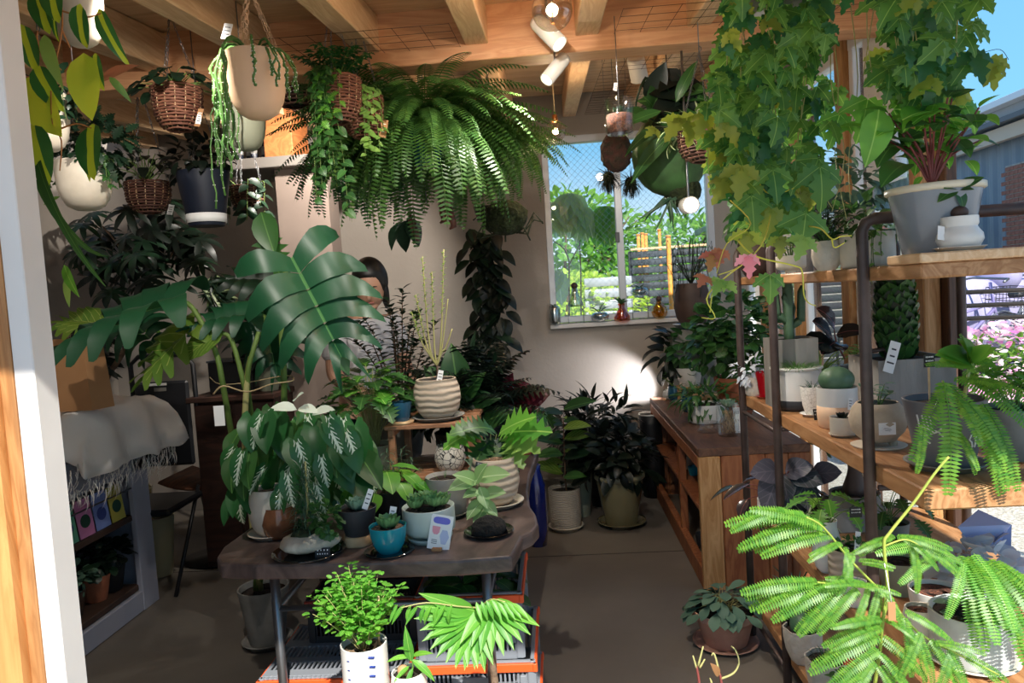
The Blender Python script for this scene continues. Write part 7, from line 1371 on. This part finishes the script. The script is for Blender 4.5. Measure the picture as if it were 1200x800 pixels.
t = thing('neighbour_house', 'low house roof behind the fence at the right of the window', 'building', (4.6, 13.6, fb)); B((0, 0, 1.2), (3, 1.2, 2.4)).build('wall', MT['concrete_pot'], t, False); B((0, 0, 2.5), (3.6, 1.8, .1)).build('roof', mat('roof_grey', hx('8f98a0'), .5), t, False)
# ================================================================ outdoors to the right
Sg = mat('shed_grey', hx('6f7c8a'), .55, hx('647180'), scale=2); sx0 = 7.6; sh_z = 3.6
t = thing('corrugated_shed', 'grey-blue corrugated metal shed with pale eaves across the lane', 'building', (sx0+1.5, 14, -.09)); mb = MB(); n = 110; y0, y1 = -7.5, 10
pts = []
for i in range(n*2+1): pts.append((-1.5+(.03 if (i//2) % 2 else 0), y0+(y1-y0)*i/(n*2)))
vs = [(a, b, 0) for a, b in pts]+[(a, b, sh_z) for a, b in pts]; m_ = len(pts); mb.add(vs, [(i+1, i, i+m_, i+1+m_) for i in range(m_-1)]); mb.build('wall_sheet', Sg, t, False)
B((1.3, 1.2, sh_z/2), (5.4, 17.3, sh_z-.02)).build('wall', Sg, t, False); B((-1.7, 1.25, sh_z+.02), (.12, 18, .22)).build('fascia', mat('fascia_beige', hx('b3a596'), .7), t, False)
o = B((1.0, 1.25, sh_z+.45), (6.0, 18.2, .10)).build('roof', mat('roof_pale', hx('c9cfd8'), .45), t, False); o.rotation_euler.y = 0
B((-1.85, 1.25, sh_z+.2), (.1, 18.2, .08)).build('gutter', mat('gutter_dark', hx('4a4f58'), .5), t, False); B((-1.35, 1.25, sh_z+.3), (.9, 18.2, .2)).build('eave', mat('eave_grey', hx('8f959f'), .5), t, False)
bw = thing('brick_pier', 'reddish brick pier at the near end of the corrugated shed', 'wall', (sx0-.12, at(1196, 300, x=sx0-.12).y-.3, -.09)); Bk = mat('brick', hx('8f5f50'), .9, hx('6f463c'), scale=14, bump=.4); B((0, 0, 1.55), (.18, 1.0, 3.1)).build('mortar_core', MT['concrete_pot'], bw, False)
bme = B((0, 0, 0), (.02, .21, .06), b=.003).mesh('brick', Bk, False)
for r in range(42):
    for q in range(5):
        o = bpy.data.objects.new('brick', bme); COL.objects.link(o); o.parent = bw; o.location = (-.095+ur(0, .004), -.42+q*.22-(.11 if r % 2 else 0)+.03, .05+r*.073)
lot = struct('parking_lot', B((9, 9.7, .1), (13, 7.4, .4), b=0), MT['asphalt'])
def bike(label, x, y, rz, fm, z=.3, tilt=.06):
    t = thing('bicycle', label, 'bicycle', (x, y, z), 'bicycles parked across the lane', rz); r = .33; fm = mat('bike_'+fm, hx(fm), .3, metal=.3)
    for sx in (-.52, .52):
        m_ = MB(); m_.tube([(sx+r*math.cos(a), 0, r+r*s_(a)) for a in [2*pi*k/24 for k in range(25)]], .016, 5, False); w_ = m_.build('wheel', MT['black_pot'], t)
        m_ = MB(); [m_.tube([(sx, 0, r), (sx+r*.95*math.cos(a), 0, r+r*.95*s_(a))], .0025, 3, False) for a in [2*pi*k/14 for k in range(14)]]; m_.build('spokes', Steel, w_)
    f = MB(); [f.tube(p, .016, 6) for p in ([(-.52, 0, r), (-.15, 0, .3), (-.22, 0, .78)], [(-.15, 0, .3), (.36, 0, .72)], [(-.22, 0, .66), (.34, 0, .78)], [(.52, 0, r), (.36, 0, .72), (.30, 0, .98)], [(-.52, 0, r), (-.22, 0, .7)])]; f.build('frame', fm, t)
    B((-.24, 0, .84), (.24, .13, .05), b=.015).build('saddle', MT['black_pot'], t, False); MB().tube([(.18, -.26, 1.0), (.3, -.2, 1.02), (.3, .2, 1.02), (.18, .26, 1.0)], .012, 6).build('handlebar', Steel, t)
    m_ = MB(); 
    for zz in (.74, .8, .86, .92): m_.tube([(.42, -.16, zz), (.72, -.16, zz), (.72, .16, zz), (.42, .16, zz), (.42, -.16, zz)], .004, 4)
    for a in range(8): m_.tube([(.42+.3*a/7, -.16, .74), (.42+.3*a/7, -.16, .92)], .003, 4); m_.tube([(.42+.3*a/7, .16, .74), (.42+.3*a/7, .16, .92)], .003, 4)
    m_.build('basket', MT['black_pot'], t); MB().tube([(-.52+.36*math.cos(a), 0, r+.36*s_(a)) for a in [.2+2.2*k/8 for k in range(9)]], .012, 5).build('mudguard', fm, t); t.rotation_euler.x = tilt
for k, (dx, y, fm, rz) in enumerate(((0, 7.4, '8f86b8', .3), (.9, 7.8, '6a6f7c', .5), (1.7, 7.2, '9a2f3a', .2), (-.3, 8.4, '4a5668', .6), (.8, 8.9, 'b8bcc8', .4), (2.4, 8.2, '8f86b8', .5), (1.5, 9.5, '3f4652', .3))):
    bike(('lilac-framed bicycle nearest the corner post', 'grey bicycle second from the corner post', 'dark red bicycle at the right edge', 'slate bicycle behind the lilac one', 'silver bicycle in the second row', 'far right lilac bicycle', 'charcoal bicycle at the back')[k], at(1125, 350, y=7.4).x+dx, y, rz, fm)
for k, (px, y) in enumerate(((1128, 7.9), (1212, 8.3))):
    t = thing('covered_scooter', ('lilac-grey draped scooter cover by the corner post', 'second draped scooter cover at the right edge')[k], 'scooter', (at(px, 340, y=y).x, y, .3), rz=.4); MB().ball((0, 0, .62), .6, 24, 14, (1.15, .42, .72), wob=lambda a, z: .08*s_(7*a)+.05*s_(3*a+z*6)).build('cover', mat('cover_lilac', hx('8d88b0'), .6, hx('a8a4c4'), scale=5), t); MB().ball((.45, 0, 1.02), .22, 14, 10, (.8, 1.3, .9)).build('cover_handlebars', MT['cover_lilac'], t); [MB().lathe([(.02, -.05), (.22, -.05), (.24, 0), (.22, .05), (.02, .05)], 20).build('wheel', MT['black_pot'], t) for sx in ()]; MB().box((0, 0, .12), (.9, .25, .24)).build('wheel_base', MT['black_pot'], t)
# flowering hedge
c = body('flowering_hedge', 'low hedge covered in pink and white blossom in front of the bicycles', 'hedge', (at(1180, 400, y=5.4).x+.3, 5.4, -.09)); c.s = 1
MB().box((0, 0, .12), (2.2, .7, .24)).build('planter_box', MT['concrete_pot'], c); cloud(c, (0, 0, .62), (1.15, .36, .44), 2200, .075, 'ovate', L_tree, shell=.2)
for nm, m_, n in (('pink_blossom', L_pink, 1500), ('white_blossom', L_pet, 1700)):
    mb = MB(); cloud(c, (0, 0, .68), (1.2, .40, .46), n, .06, 'round', m_, shell=.85, mb=mb); mb.build(nm, m_, c, kind='stuff')
# railing fixed to the corner post
t = thing('railing', 'three grey horizontal rails with a white end plate fixed beside the corner post', 'railing', (1.5, 2.78, 0)); z3 = [at(1112, q, y=2.74).z for q in (344, 360, 375)]
for z in z3: MB().tube([(-.05, 0, z), (1.2, -.3, z-.01)], .0085, 8).build('rail', Steel, t)
B((-.06, -.03, sum(z3)/3), (.035, .02, z3[0]-z3[2]+.05)).build('end_plate', MT['black_pot'], t, False); B((-.06, -.042, sum(z3)/3), (.022, .006, z3[0]-z3[2]+.03)).build('plate_label', MT['tag_white'], t, False); MB().tube([(1.2, -.3, -.08), (1.2, -.3, z3[0])], .012, 8).build('post', Steel, t)
